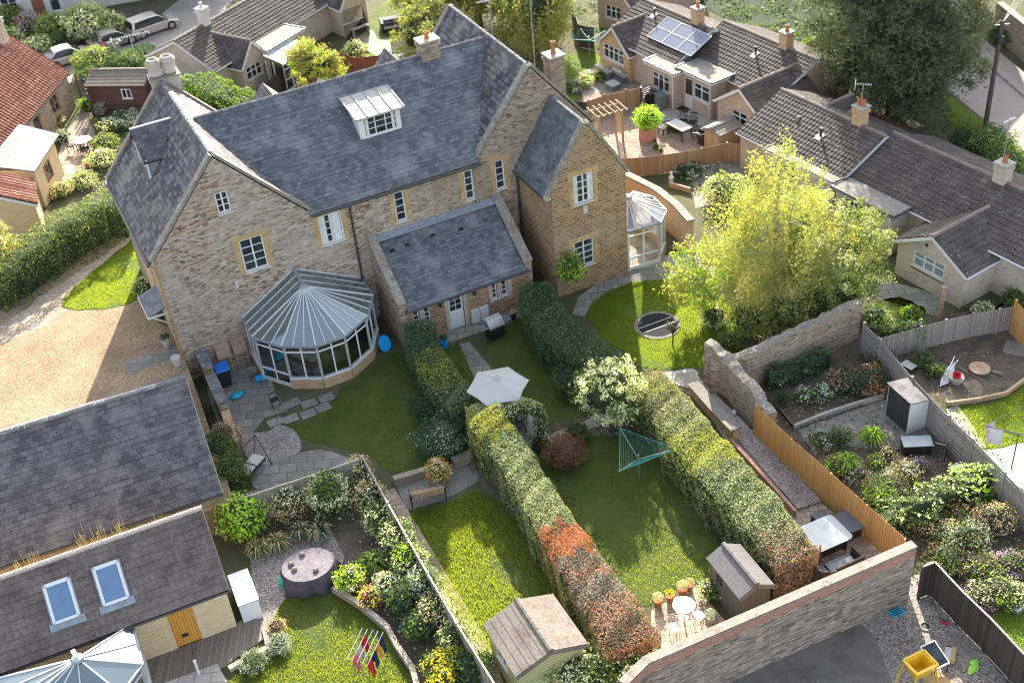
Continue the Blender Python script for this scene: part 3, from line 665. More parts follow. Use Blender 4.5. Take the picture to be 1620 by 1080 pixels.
def house(name, label, cat, org, head, L, W, ez, rz, wall='buffbrick', roof='tile', rstyle=(.33, .30, .03, .03), oh=.22, vo=.15, ridge='ridge', openings=(), fascia='upvc', gable_wall=None, z0=0.0, group=None, barge=True, gutter=True, back=True, gutcol='upvc', mono=False):
    """simple pitched building. local x = ridge direction 0..L, y = across 0..W. faces: f(y=0) b(y=W) l(x=0) r(x=L)
    openings: (face, x0, z0, x1, z1, kind, opts)"""
    t = thing(name, label, cat, (org[0], org[1], z0), head, group); X = Vector((1,0,0)); Y = Vector((0,1,0)); ez -= z0; rz -= z0
    F = {'f': (Vector((0,0,0)), X, -Y), 'b': (Vector((0,W,0)), X, Y), 'l': (Vector((0,0,0)), Y, -X), 'r': (Vector((L,0,0)), Y, X)}
    mb = MB()
    for k, (o, dx, n) in F.items():
        outer = [(0, 0), (L if k in 'fb' else W, 0)]
        outer += ([(L, rz if mono and k == 'b' else ez), (0, rz if mono and k == 'b' else ez)]) if k in 'fb' else ([(W, rz), (0, ez)] if mono else [(W, ez), (W/2, rz), (0, ez)])
        wall_face(mb, o, dx, n, outer, [(q[1], q[2], q[3], q[4]) for q in openings if q[0] == k], .12)
    mb.build('wall', M[wall], t)
    for q in openings:
        o, dx, n = F[q[0]]; kw = q[6] if len(q) > 6 else {}
        (door if q[5] == 'd' else window)(t, o, dx, n, q[1], q[2], q[3], q[4], **kw)
    if mono: W = W*2
    S = math.hypot(W/2, rz-ez); sl = (rz-ez)/(W/2); cs = (W/2)/S
    row, per, amp, st = rstyle
    b = MB(); tiles(b, (-vo, -oh, ez-oh*sl), X, L+2*vo, Vector((0, W/2, rz-ez)), S+oh/cs, row, per, amp, st, mi=0)
    if not mono: tiles(b, (-vo, W+oh, ez-oh*sl), X, L+2*vo, Vector((0, -W/2, rz-ez)), S+oh/cs, row, per, amp, st, mi=0)
    rf = b.build('roof', M[roof], t)
    b = MB(); nn = int((L+2*vo)/.45)
    for i in range(nn):
        x0 = -vo+(L+2*vo)*i/nn; x1 = -vo+(L+2*vo)*(i+1)/nn; b.tube([(x0, W/2, rz+.03), (x1+.02, W/2, rz+.03)], .115, 8, 0, .105)
    b.build('ridge_tiles', M[ridge], rf)
    if barge:
        b = MB()
        for x in (-vo-.012, L+vo+.012):
            b = MB()
            for s in ((-1,) if mono else (-1, 1)):
                y0 = W/2+s*(W/2+oh); b.bar((x, y0, ez-oh*sl-.05), (x, W/2, rz-.05), .025, .17, up=(0, 0, 1))
            b.build('bargeboard', M[fascia], t)
    if gutter:
        b = MB()
        for y in (((-oh-.05),) if mono else ((-oh-.05), (W+oh+.05))): b.tube([(-vo, y, ez-oh*sl-.02), (L+vo, y, ez-oh*sl-.02)], .055, 6)
        b.build('gutter', M[gutcol], t)
    return t
def chimney(par, x, y, zb, zt, wx=.6, wy=.6, mat='redbrick', pots=1, pot='terracotta', cap='concrete', name='chimney', head=0.0, poth=.35):
    Fm = Matrix.Translation(Vector((x, y, 0))) @ Matrix.Rotation(R(head), 4, 'Z')
    b = MB(); b.box((-wx/2, -wy/2, zb), (wx/2, wy/2, zt), F=Fm); b.box((-wx/2-.05, -wy/2-.05, zt-.28), (wx/2+.05, wy/2+.05, zt-.12), F=Fm)
    c = b.build(name, M[mat], par)
    b = MB(); b.box((-wx/2-.07, -wy/2-.07, zt+.002), (wx/2+.07, wy/2+.07, zt+.09), F=Fm); b.build('cap', M[cap], c)
    for i in range(pots):
        b = MB(); dx = (i-(pots-1)/2)*wx/max(1, pots)*1.0; p = Fm @ Vector((dx, 0, zt+.085))
        b.lathe([(.13, 0), (.135, poth*.1), (.11, poth*.2), (.105, poth*.85), (.13, poth*.88), (.13, poth), (.09, poth), (.085, poth*.7)], p, 12); b.build('chimney_pot', M[pot], c, smooth=False)
    return c
def aerial(label, base, h, head, n=9, L=1.1, tilt=0, kind='yagi', group=None, back=True):
    t = thing('tv_aerial', label, 'aerial', base, head, group)
    b = MB(); b.tube([(0,0,0), (0,0,h)], .025, 6); b.build('mast', M['steel'], t)
    b = MB(); b.tube([(-L/2, 0, h-.08), (L/2, 0, h-.08)], .018, 5); b.build('boom', M['steel'], t)
    b = MB()
    for i in range(n):
        x = -L/2+L*i/(n-1); b.tube([(x, -.17, h-.08), (x, .17, h-.08)], .011, 4)
    b.build('rods', M['steel'], t)
    if back:
        b = MB()
        for i in range(5):
            z = h-.33+.12*i; b.tube([(L/2, -.22, z), (L/2, .22, z)], .012, 4)
        b.build('reflector', M['steel'], t)
    return t
# ================================================= walls and fences
def wall_run(name, label, pts, h, th, mat, cap=None, caph=.08, capo=.04, cat='stone wall', band=None, closed_top=None, uneven=0.0):
    """free standing wall along pts (world xy)"""
    hs0 = h if isinstance(h, (list, tuple)) else [h]*len(pts)
    if uneven:
        V0 = [Vector((p[0], p[1], hh)) for p, hh in zip(pts, hs0)]; V1 = resample(V0, .38)
        pts = [(p.x+random.uniform(-.05,.05), p.y+random.uniform(-.05,.05)) for p in V1]; h = [p.z+random.uniform(-uneven, uneven) for p in V1]
    o = Vector((pts[0][0], pts[0][1], 0)); t = thing(name, label, cat, o); k = len(pts)
    P = [Vector((p[0], p[1], 0))-o for p in pts]; hs = h if isinstance(h, (list, tuple)) else [h]*k
    nr = []
    for i in range(k):
        d = (P[min(i+1, k-1)]-P[max(i-1, 0)]).normalized(); nr.append(Vector((-d.y, d.x, 0)))
    def strip(mb, w0, w1, zf0, zf1):
        vs = []
        for i in range(k):
            z0, z1 = zf0(i), zf1(i); n = nr[i]
            vs += [P[i]+n*w1+Vector((0,0,z0)), P[i]+n*w1+Vector((0,0,z1)), P[i]+n*w0+Vector((0,0,z1)), P[i]+n*w0+Vector((0,0,z0))]
        fs = []
        for i in range(k-1):
            a = i*4; fs += [(a, a+4, a+5, a+1), (a+1, a+5, a+6, a+2), (a+2, a+6, a+7, a+3), (a+3, a+7, a+4, a)]
        fs += [(0, 1, 2, 3), tuple(reversed([(k-1)*4+q for q in range(4)]))]; fs = [tuple(reversed(f)) for f in fs]; mb.add(vs, fs)
    b = MB(); bt = band[1] if band else 0
    strip(b, -th/2, th/2, lambda i: 0, lambda i: hs[i]-bt); b.build('wall_face', M[mat], t)
    if band: b = MB(); strip(b, -th/2-.012, th/2+.012, lambda i: hs[i]-bt+.002, lambda i: hs[i]); b.build('brick_band', M[band[0]], t)
    if cap:
        b = MB(); strip(b, -th/2-capo, th/2+capo, lambda i: hs[i]+.002, lambda i: hs[i]+caph); b.build('coping', M[cap], t)
    return t
def resample(pts, step):
    out = [Vector(pts[0])]
    for a, b in zip(pts[:-1], pts[1:]):
        a = Vector(a); b = Vector(b); n = max(1, round((b-a).length/step))
        out += [a+(b-a)*i/n for i in range(1, n+1)]
    return out
def fence(name, label, pts, h, mat='greyfence', post='greywood', bay=1.8, bw=.12, style='feather', th=.02, posth=.08, cap=None, cat='fence', gravel_board=None, group=None, sag=0.0, postw=.1):
    o = Vector((pts[0][0], pts[0][1], 0)); t = thing(name, label, cat, o, 0, group)
    Q = resample([(p[0], p[1], 0) for p in pts], bay)
    for a, b_ in zip(Q[:-1], Q[1:]):
        a = a-o; b_ = b_-o; d = (b_-a); l = d.length; d.normalize(); n = Vector((-d.y, d.x, 0)); mb = MB()
        z0 = .16 if gravel_board else .03
        if style == 'feather':
            k = max(1, round(l/bw))
            for i in range(k):
                x0 = l*i/k; x1 = l*(i+1)/k; hh = h+random.uniform(-.006, .006)
                p = [a+d*x0-n*.016, a+d*(x1+.012)-n*.002, a+d*(x1+.012)+n*.006, a+d*x0-n*.004]
                mb.add([Vector((q.x, q.y, z)) for z in (z0, hh) for q in p], [(3,2,1,0),(4,5,6,7),(0,1,5,4),(1,2,6,5),(2,3,7,6),(3,0,4,7)])
            for z in (h*.2, h*.55, h*.88): mb.bar(a+n*.03+Vector((0,0,z)), b_+n*.03+Vector((0,0,z)), .045, .07)
        elif style == 'slat':
            k = int((h-z0)/.078)
            for i in range(k):
                z = z0+(h-z0)*(i+.5)/k; s = .008 if i % 2 else -.008
                mb.bar(a+n*s+Vector((0,0,z)), b_+n*s+Vector((0,0,z)), .014, .076)
            for f in (.02, .34, .66, .98): p = a+d*(l*f); mb.bar(p+Vector((0,0,z0)), p+Vector((0,0,h-.02)), .05, .04)
        elif style == 'trellis':
            for i in range(int(l/.14)+1): p = a+d*min(l, i*.14); mb.bar(p+Vector((0,0,.1)), p+Vector((0,0,h)), .025, .012)
            for i in range(int(h/.14)): z = .12+i*.14; mb.bar(a+n*.013+Vector((0,0,z)), b_+n*.013+Vector((0,0,z)), .012, .025)
        mb.build('panel', M[mat], t)
        if cap: mb = MB(); mb.bar(a+Vector((0,0,h+.02)), b_+Vector((0,0,h+.02)), .07, .03); mb.build('cap_rail', M[cap], t)
        if gravel_board: mb = MB(); mb.bar(a+Vector((0,0,.08)), b_+Vector((0,0,.08)), .04, .155); mb.build('gravel_board', M[gravel_board], t)
    for p in Q:
        mb = MB(); p = p-o; w_ = postw/2; mb.box((p.x-w_, p.y-w_, 0), (p.x+w_, p.y+w_, h+posth)); mb.build('post', M[post], t)
    return t
def pot(label, loc, r=.18, h=.32, mat='terracotta', plant=None, ph=.3, size=.07, name='plant_pot', group=None, pr=None, cat='plant pot'):
    t = thing(name, label, cat, loc, 0, group)
    b = MB(); b.lathe([(r*.7, 0), (r*.95, h*.8), (r*1.05, h*.82), (r*1.05, h), (r*.92, h), (r*.9, h*.9)], n=16); b.build('pot', M[mat], t)
    b = MB(); b.lathe([(r*.9, h*.88), (.01, h*.9)], n=12); b.build('compost', M['soil'], t)
    if plant:
        pr = pr or r*1.3; n = int(260*(pr/.25)**2)
        P, D = ell_points(n, (0, 0, h+ph*.45), (pr, pr, ph*.6), .8, -.4); quads('foliage', leafquads(P, D, size), [M[m] for m in plant], t, RNG.integers(0, len(plant), len(P)))
    return t
# ================================================= ground, lawns, paths
DZ = 1.3     # the gravel drive lies higher than the gardens
struct('ground', [(-400,-100),(400,-100),(400,700),(-400,700)], 0, M['grass_dry'])
def px(pts, z=0.0): return [G(x, y, z) for x, y in pts]
def smooth_poly(pts, n=4):
    P = [Vector((p[0], p[1], 0)) for p in pts]; out = []; k = len(P)
    for i in range(k):
        p0, p1, p2, p3 = P[i-1], P[i], P[(i+1)%k], P[(i+2)%k]
        for j in range(n):
            t = j/n; out.append(.5*((2*p1)+(p2-p0)*t+(2*p0-5*p1+4*p2-p3)*t*t+(3*p1-p0-3*p2+p3)*t**3))
    return out
BL = []; _t = G(1040, 515); HOLES = [(_t.x, _t.y, 1.08)]
def sample_poly(pts, n, z):
    V = [Vector((p[0], p[1], 0)) for p in pts]; T = tessellate_polygon([V]); A = []; TT = []
    for t in T:
        a, b, c = (V[i] for i in t); A.append(abs((b-a).cross(c-a).z)/2); TT.append([(a.x, a.y), (b.x, b.y), (c.x, c.y)])
    A = np.array(A); TT = np.array(TT); idx = RNG.choice(len(A), size=n, p=A/A.sum()); r1 = np.sqrt(RNG.random(n)); r2 = RNG.random(n)
    P = TT[idx, 0]*(1-r1)[:, None]+TT[idx, 1]*(r1*(1-r2))[:, None]+TT[idx, 2]*(r1*r2)[:, None]
    return np.column_stack([P, np.full(n, z)]), A.sum()
def lawn(pts, m='grass', z=.012, dens=300, hgt=.05, smooth=True, blades=True, patchy=.5, lift=0.0, wd=.0065):
    P = smooth_poly(pts, 8) if smooth else resample([Vector((p[0], p[1], 0)) for p in list(pts)+[pts[0]]], .4)[:-1]
    P = [Vector((p[0]+random.uniform(-.07, .07), p[1]+random.uniform(-.07, .07), 0)) for p in P]
    struct('lawn', P, z+lift, M[m])
    if blades:
        _, A = sample_poly(P, 2, 0); n = int(A*dens); Q, _ = sample_poly(P, n, z+lift)
        f = np.sin(Q[:, 0]*1.7)+np.sin(Q[:, 1]*1.3+Q[:, 0]*.6)+np.sin(Q[:, 0]*4.1+Q[:, 1]*3.3)*.6+RNG.normal(size=n)*.8
        Q = Q[f > -1.15];
        for hx, hy, hr in HOLES: Q = Q[np.hypot(Q[:, 0]-hx, Q[:, 1]-hy) > hr]
        n = len(Q); h = hgt*(.5+RNG.random(n)); a = RNG.random(n)*6.283
        s = np.stack([np.cos(a), np.sin(a), np.zeros(n)], 1)*wd
        l = RNG.normal(size=(n, 3))*np.array([.4, .4, 0])*h[:, None]; up = np.zeros((n, 3)); up[:, 2] = h
        BL.append(np.stack([Q-s, Q+s, Q+s*.5+up+l, Q-s*.5+up+l], 1))
# gardens seen from left to right
lawn(px([(455,664),(475,672),(520,640),(545,610),(592,582),(640,555),(700,640),(745,705),(640,752),(585,722),(545,712),(500,700),(470,690)]), dens=560)   # beside the big conservatory
lawn(px([(702,556),(722,545),(760,560),(760,600),(745,615)]), dens=520, smooth=False)
lawn(px([(775,535),(828,505),(870,520),(915,570),(930,655),(868,672),(835,640),(800,610),(772,560)]), dens=520)
lawn(px([(850,700),(900,672),(1000,680),(1075,755),(1150,870),(1135,905),(1060,935),(1010,955),(940,885),(862,775)]), dens=520)
lawn(px([(930,492),(950,468),(985,450),(1030,443),(1080,445),(1130,460),(1165,500),(1170,550),(1140,578),(1075,583),(1020,582),(990,560),(950,530)]), 'grass_lush', dens=1250)
lawn(px([(648,822),(700,800),(765,780),(850,860),(930,960),(985,1085),(800,1090),(770,1040),(700,930)]), dens=1250, hgt=.08)
lawn(px([(362,1078),(425,1020),(440,960),(475,930),(530,925),(585,975),(628,1020),(650,1090),(500,1120),(360,1120)]), dens=1250)
lawn(px([(1503,643),(1560,640),(1595,628),(1625,605),(1680,640),(1680,690),(1556,712)]), 'grass_lush', dens=1250, smooth=False)
lawn(px([(1566,978),(1640,940),(1700,1020),(1640,1075),(1620,1040)]), 'grass_lush', dens=400, smooth=False)
lawn(px([(888,86),(952,84),(950,120),(925,138),(888,146)]), 'grass_lush', dens=200, smooth=False)
lawn(px([(860,142),(915,150),(905,172),(880,165)]), 'grass_lush', dens=150, smooth=False)
lawn(px([(100,484),(118,455),(198,388),(222,372),(245,420),(240,455),(205,480),(150,490)], DZ), 'grass_lush', z=DZ+.012, dens=1250)
lawn(px([(1468,150),(1500,150),(1640,262),(1700,330),(1650,330),(1560,270)]), 'grass_lush', dens=150, smooth=False)
lawn(px([(1085,-80),(1085,2),(1150,30),(1225,60),(1300,96),(1340,120),(1500,60),(1560,-80)]), 'grass_shade', dens=0, blades=False, smooth=False)
lawn(px([(1585,475),(1560,500),(1640,440),(1700,430),(1700,500)]), 'grass', dens=150, smooth=False)
lawn(px([(580,40),(600,5),(640,0),(640,60),(600,62)]), 'grass', dens=80, smooth=False)
lawn(px([(545,88),(580,80),(600,92),(590,100),(560,100)]), 'grass_lush', dens=80, smooth=False)
lawn(px([(1380,485),(1420,470),(1465,492),(1440,515),(1395,512)]), 'grass', dens=300)
def ground_cover(pts, mats, dens, size, label, z=.03):
    Q, A = sample_poly(smooth_poly(pts), 2, 0); n = int(A*dens); Q, _ = sample_poly(smooth_poly(pts), n, z)
    f = np.sin(Q[:, 0]*2.1+1)+np.sin(Q[:, 1]*1.9)+RNG.normal(size=n)*.7; Q = Q[f > -.6]; n = len(Q); Q[:, 2] += RNG.random(n)*.1
    D = np.zeros((n, 3)); D[:, 2] = 1
    o = quads('ground_cover', leafquads(Q, D, size), [M[m] for m in mats], None, RNG.integers(0, len(mats), n)); tag(o, label, 'ground cover', kind='stuff')
gc = ground_cover
gc(px([(640,560),(700,560),(850,700),(1030,1010),(930,1040),(860,900),(740,740)]), ['lf_shade','lf_mid','lf_hedge'], 160, .10, 'low dark ivy and weeds along the foot of the central hedge')
gc(px([(1008,590),(1060,600),(1200,780),(1290,900),(1230,940),(1130,860),(1040,690)]), ['lf_shade','lf_mid'], 120, .10, 'low ivy along the foot of the long golden patched hedge')
gc(px([(1215,660),(1440,600),(1620,780),(1620,960),(1560,985),(1450,880),(1300,750)]), ['lf_mid','lf_shade','lf_brown','lf_tan'], 45, .11, 'low mixed growth over the right hand borders')
gc(px([(1365,520),(1600,480),(1620,600),(1500,640),(1430,600)]), ['lf_mid','lf_brown'], 22, .09, 'scattered weeds over the bare plot')
gc(px([(1200,560),(1360,500),(1400,560),(1420,620),(1255,680),(1210,640)]), ['lf_shade','lf_brown','lf_mid'], 35, .10, 'scattered growth over the vegetable plot')
gc(px([(352,835),(385,790),(570,735),(620,800),(785,1090),(660,1090),(620,1000),(575,950),(530,930),(545,880),(520,830),(430,850)]), ['lf_mid','lf_shade','lf_tan','lf_pale'], 90, .10, 'low growth filling the bottom left border')
gc(px([(1060,440),(1130,430),(1240,440),(1370,470),(1350,490),(1180,555),(1150,540),(1165,500),(1130,460)]), ['lf_mid','lf_tan','lf_pale','lf_shade'], 110, .11, 'rough growth under the birch tree')
gc(px([(1090,270),(1180,240),(1320,330),(1390,380),(1380,470),(1240,430),(1110,340)]), ['lf_mid','lf_shade','lf_pale'], 70, .12, 'rough growth behind the birch tree')
gc(px([(0,430),(60,400),(205,340),(215,372),(110,440),(60,475),(0,515)], DZ), ['lf_shade','lf_mid'], 90, .10, 'dark growth at the foot of the boundary hedge', z=DZ+.02)
gc(px([(145,215),(230,160),(240,230),(180,300),(120,300)]), ['lf_mid','lf_shade','lf_pale'], 70, .12, 'low plants on the left terrace')
gc(px([(835,470),(850,560),(905,650),(940,640),(1000,590),(900,500),(885,470)]), ['lf_shade'], 120, .10, 'dark ivy at the foot of the lean-to hedge')
gc(px([(850,700),(880,668),(960,655),(1010,665),(1000,690),(900,690)]), ['lf_shade','lf_tan','lf_mid'], 60, .09, 'leaf litter under the cream flowering tree')
gc(px([(1470,150),(1560,215),(1640,300),(1640,330),(1540,260),(1440,190)]), ['lf_shade','lf_mid'], 50, .14, 'undergrowth beside the road verge')
gc(px([(1085,-40),(1085,2),(1150,30),(1225,60),(1300,96),(1420,80),(1500,-40)]), ['lf_shade','lf_mid','lf_hedge'], 40, .17, 'long grass and weeds over the shade coloured lawn beyond the bungalow roofs', z=.05)
gc(px([(880,-20),(905,60),(940,90),(1000,60),(1010,-20)]), ['lf_shade','lf_mid'], 50, .15, 'rough growth behind the brick gable and far lawn', z=.05)
V = np.concatenate(BL); V = V.astype(np.float32)
tag(quads('grass', V, M['lf_grass']), 'short blades of grass standing in the sunlit and shaded lawns', 'grass', kind='stuff')
# the gravel drive and its path, higher than the gardens
dr = [HA, hw(0, 13.5), hw(-8, 12.8), hw(-12, 9), hw(-30, 2), Vector((-45, 25, 0)), Vector((-11.8, 37.2, 0)), Vector((-14.35, 44.6, 0))]
struct('gravel_drive', dr, DZ, M['drivegravel'], thick=DZ)
struct('path', px([(105,492),(60,520),(0,545),(0,515),(70,470),(110,440),(210,370),(222,378),(130,455),(97,486)], DZ), DZ+.006, M['paving_tan'])
struct('path', px([(96,478),(118,450),(97,448),(60,470),(30,505),(40,520)], DZ), DZ+.016, M['paving_tan'])
struct('path', px([(190,576),(278,546),(284,562),(205,592)], DZ), DZ+.006, M['paving'])
# around the house
struct('courtyard', px([(312,560),(390,520),(440,625),(455,650),(420,660),(395,690),(352,690),(335,640)]), .010, M['paving'])
fl = [((455,655),(482,640)),((478,662),(505,650)),((508,640),(535,628)),((432,648),(455,640)),((500,655),(530,645))]
t = thing('stepping_stones', 'grey square flagstones laid in the grass below the conservatory door', 'paving', G(480, 645)); o = t.location
for a, b in [((430,640),(452,652)),((452,632),(474,643)),((448,657),(472,668)),((476,650),(500,660)),((500,640),(524,650)),((478,634),(500,643)),((505,625),(528,634)),((425,662),(446,674))]:
    p = G(*a); q = G((a[0]+b[0])/2, (a[1]+b[1])/2)-o; F = FR(q, HH+random.uniform(-4, 4)); m = MB(); m.box((-.34, -.27, .004), (.34, .27, .035), F=F); m.build('flagstone', M['paving'], t)
struct('gravel_patch', smooth_poly(px([(382,690),(425,682),(440,672),(465,680),(476,700),(470,718),(422,737),(395,728)])), .014, M['greygravel'])
struct('patio', smooth_poly(px([(400,745),(470,718),(505,712),(535,718),(548,732),(470,762),(410,775)])), .018, M['paving'])
struct('path', px([(727,545),(742,541),(775,580),(790,620),(765,630)]), .020, M['paving'])
struct('patio', px([(695,548),(830,500),(820,480),(690,525)]), .010, M['paving'])
struct('patio', px([(758,620),(830,628),(868,690),(840,710),(790,690)]), .022, M['paving'])
struct('path', px([(862,690),(955,655),(960,668),(872,702)]), .026, M['concrete'])
arc = [(985,431),(1040,420),(1070,425),(1068,440),(1000,447),(960,462),(935,482),(925,500),(905,498),(915,470),(945,448)]
struct('path', px(arc), .016, M['paving'])
struct('patio', px([(1000,430),(1035,405),(1110,400),(1150,450),(1120,460),(1060,440)]), .010, M['paving_pale'])
struct('path', px([(1045,590),(1098,582),(1108,600),(1175,665),(1240,740),(1290,800),(1330,850),(1300,880),(1240,800),(1150,700),(1095,615),(1055,605)]), .010, M['paving_pale'])
struct('gravel_bed', px([(1160,690),(1190,682),(1300,795),(1262,808)]), .12, M['greygravel'], thick=.12)
struct('patio', px([(1222,790),(1262,800),(1300,795),(1400,880),(1290,925),(1240,860)]), .014, M['paving_tan'])
struct('patio', px([(1030,965),(1100,928),(1150,985),(1110,1010),(1050,1030),(1030,1000)]), .022, M['paving_tan'])
struct('flower_bed', px([(850,700),(880,668),(960,655),(1010,665),(1000,690),(900,690)]), .016, M['soil'])
struct('flower_bed', px([(1008,590),(1100,600),(1300,880),(1240,940),(1130,860)]), .006, M['soil'])
struct('flower_bed', px([(640,560),(700,560),(850,700),(1030,1010),(930,1040),(860,900),(740,740)]), .006, M['soil'])
struct('patio', px([(622,760),(745,725),(760,760),(705,790),(645,808)]), .020, M['concrete_dark'])
struct('path', px([(604,780),(624,772),(775,1020),(800,1090),(775,1090),(690,940)]), .024, M['paving_tan'])
# bottom left garden
struct('gravel_terrace', px([(330,835),(345,790),(560,735),(600,800),(560,960),(505,925),(450,950),(425,1010),(410,1000),(395,880)]), .006, M['greygravel'])
struct('flower_bed', px([(352,835),(385,790),(570,735),(620,800),(785,1090),(660,1090),(620,1000),(575,950),(530,930),(545,880),(520,830),(430,850),(400,880),(370,870)]), .018, M['soil'])
struct('decking', px([(225,1048),(320,1012),(402,975),(428,1005),(352,1058),(240,1110)]), .10, M['deck'], thick=.1)
struct('patio', px([(240,1090),(345,1052),(360,1080),(300,1110)]), .112, M['paving_pale'])
# right hand gardens
struct('soil_plot', px([(1200,560),(1360,500),(1400,560),(1420,620),(1255,680),(1210,640)]), .008, M['soil'])
struct('soil_plot', px([(1365,520),(1610,480),(1640,600),(1592,618),(1500,640),(1430,600)]), .008, M['soil'])
struct('flower_bed', px([(1215,660),(1440,600),(1640,790),(1640,960),(1560,985),(1450,880),(1300,750)]), .006, M['soil'])
struct('path', px([(1262,680),(1400,632),(1450,660),(1480,700),(1400,715),(1310,700),(1290,720)]), .016, M['concrete_dark'])
struct('bark_bed', px([(1432,715),(1490,690),(1560,760),(1500,770)]), .018, M['bark'])
struct('patio', px([(1556,712),(1650,690),(1700,800),(1630,790)]), .010, M['paving_pale'])
struct('path', px([(1495,648),(1515,640),(1560,705),(1545,712)]), .022, M['paving_pale'])
# yard below the front wall
struct('tarmac_yard', px([(1000,1060),(1345,950),(1420,1000),(1450,1130),(900,1200)]), .008, M['asphalt'])
struct('gravel_yard', px([(1335,955),(1460,905),(1600,1090),(1640,1180),(1450,1180),(1385,1010)]), .012, M['yardgravel'])
# bungalow gardens and roads
struct('patio', px([(920,140),(1000,128),(1080,150),(1180,205),(1120,240),(960,255),(930,215)]), .010, M['pinkgravel'])
struct('patio', px([(1030,178),(1080,162),(1180,205),(1165,222),(1120,200),(1050,190)]), .016, M['paving_pale'])
struct('patio', px([(915,115),(960,100),(1010,128),(990,140),(930,150)]), .014, M['paving'])
struct('patio', px([(560,62),(600,40),(625,50),(640,85),(600,105),(560,95)]), .010, M['paving_tan'])
struct('patio', px([(1090,250),(1180,230),(1240,300),(1100,330)]), .010, M['paving'])
struct('patio', px([(1390,440),(1500,470),(1480,500),(1380,470)]), .012, M['paving'])
struct('patio', px([(92,250),(100,215),(130,175),(150,180),(150,215),(140,280),(100,290)]), .014, M['paving_tan'])
rd = [(28.2, 68.2), (29.6, 60.3), (32, 45), (37, 45), (33.3, 60), (32.0, 66.9), (31.3, 73.4), (29, 92), (24, 112), (20, 112), (25.5, 88)]
struct('road', rd, .010, M['road'])
struct('pavement', [(32.0, 66.9), (33.3, 60), (37, 45), (38.8, 45), (34.6, 60), (33.4, 68), (32.7, 74), (30.6, 92), (29, 92), (31.3, 73.4)], .12, M['road'], thick=.12)
struct('lane', px([(-60,140),(60,118),(150,80),(215,55),(290,-5),(330,-40),(400,-40),(345,30),(230,105),(150,118),(90,140),(20,180)]), .010, M['road'])
struct('grass_verge', px([(0,60),(90,35),(200,12),(270,5),(215,40),(130,85),(60,110)]), .006, M['soil'])
# ================================================= the large stone house
hs = thing('stone_house', 'large old ironstone house with blue slate roofs, two gables and a white framed dormer', 'house', HA, HH)
U3 = Vector((1,0,0)); V3 = Vector((0,1,0)); Z3 = Vector((0,0,1)); NF = Vector((0,-1,0))
def fw(pxl, v):            # photo pixel -> (u, z) on the wall plane at v
    p = onpl(pxl[0], pxl[1], hw(0, v), HV)-HA; return p.dot(HU), p.z
RG = 18.96; EZ = 6.95; RW = 22.1
front_wins = [((338,307),(367,333),2,3,'attic'), ((377,382),(426,420),2,4,'w1'), ((501.7,344),(547,377),2,4,'w2'), ((621.7,306),(645,347),1,4,'w3'), ((732.7,271.7),(752,313),1,4,'w4'), ((781.7,256),(800.7,296.7),1,4,'w5')]
def openings_px(lst, v):
    out = []
    for q in lst:
        u0, z1 = fw(q[0], v); u1, z0 = fw(q[1], v); out.append((u0, z0, u1, z1))
    return out
fo = openings_px(front_wins, 0)
mb = MB()
outer = [(0,0),(RW,0),(RW,EZ),(RG,10.75),(15.88,EZ),(7.12,EZ),(3.53,10.88),(0,EZ-.05)]
split = 13.3
wall_face(mb, (0,0,0), U3, NF, [(0,0),(split,0),(split,EZ),(7.12,EZ),(3.53,10.88),(0,EZ-.05)], fo[:4], .16)
BV = 9.1
wall_face(mb, (0,0,0), V3, -U3, [(0,0),(BV,0),(BV,EZ-.05),(0,EZ-.05)], [], .1)
wall_face(mb, (0,BV,0), U3, V3, [(0,0),(7.06,0),(7.06,EZ),(3.53,10.88),(0,EZ-.05)], [], .1)
wall_face(mb, (7.06,BV,0), U3, V3, [(0,0),(8.8,0),(8.8,EZ),(0,EZ)], [], .1)
mb.build('wall', M['stone'], hs)
mb = MB()
wall_face(mb, (0,0,0), U3, NF, [(split,0),(RW,0),(RW,EZ),(RG,10.75),(15.88,EZ),(split,EZ)], fo[4:], .16)
wall_face(mb, (RW,0,0), V3, U3, [(0,0),(BV,0),(BV,EZ),(0,EZ)], [], .1)
wall_face(mb, (15.88,BV,0), U3, V3, [(0,0),(RW-15.88,0),(RW-15.88,EZ),(RG-15.88,10.75),(0,EZ)], [], .1)
mb.build('wall', M['stone_right'], hs)
for q, (u0, z0, u1, z1) in zip(front_wins, fo):
    cur = {'w2': [(.04,.3),(.55,.92)], 'w3': None}.get(q[4])
    window(hs, (0,0,0), U3, NF, u0, z0, u1, z1, q[2], q[3], depth=.1, surround=None if q[4] == 'attic' else 'surround', curtain=cur, toplight=0)
# roofs ---------------------------------------------------------------
def slope(name, mat, a, du, L, ds, S, row=.24, step=.012, thick=.05):
    b = MB(); tiles(b, a, du, L, ds, S, row, .3, 0, step, thick); return b.build(name, M[mat], hs)
MR = 10.62
sv = Vector((0, 4.6, MR-6.98)); S_ = sv.length
slope('main_roof', 'slate', Vector((3.7, .06, 6.98+.06*(MR-6.98)/4.6)), U3, 15.0, sv, S_-.06)
slope('eaves_course', 'slate', Vector((7.2, -.22, 6.98-.22*(MR-6.98)/4.6)), U3, 8.62, sv, .355)
slope('main_roof', 'slate', Vector((3.7, 9.4, 6.98-.2*(MR-6.98)/4.6)), U3, 15.0, Vector((0, -4.6, MR-6.98)), S_+.27)
# left wing
lw = Vector((3.53, 0, 10.88-6.9)); sl = lw.z/3.53
slope('wing_roof', 'slate_old', Vector((-.25, .14, 6.9-.25*sl)), V3, 8.95, lw, lw.length+.33, .3, .03)
rw_ = Vector((-3.55, 0, 10.88-6.95))
slope('wing_roof', 'slate_old', Vector((7.14, .14, 6.93)), V3, 8.95, rw_, rw_.length, .3, .03)
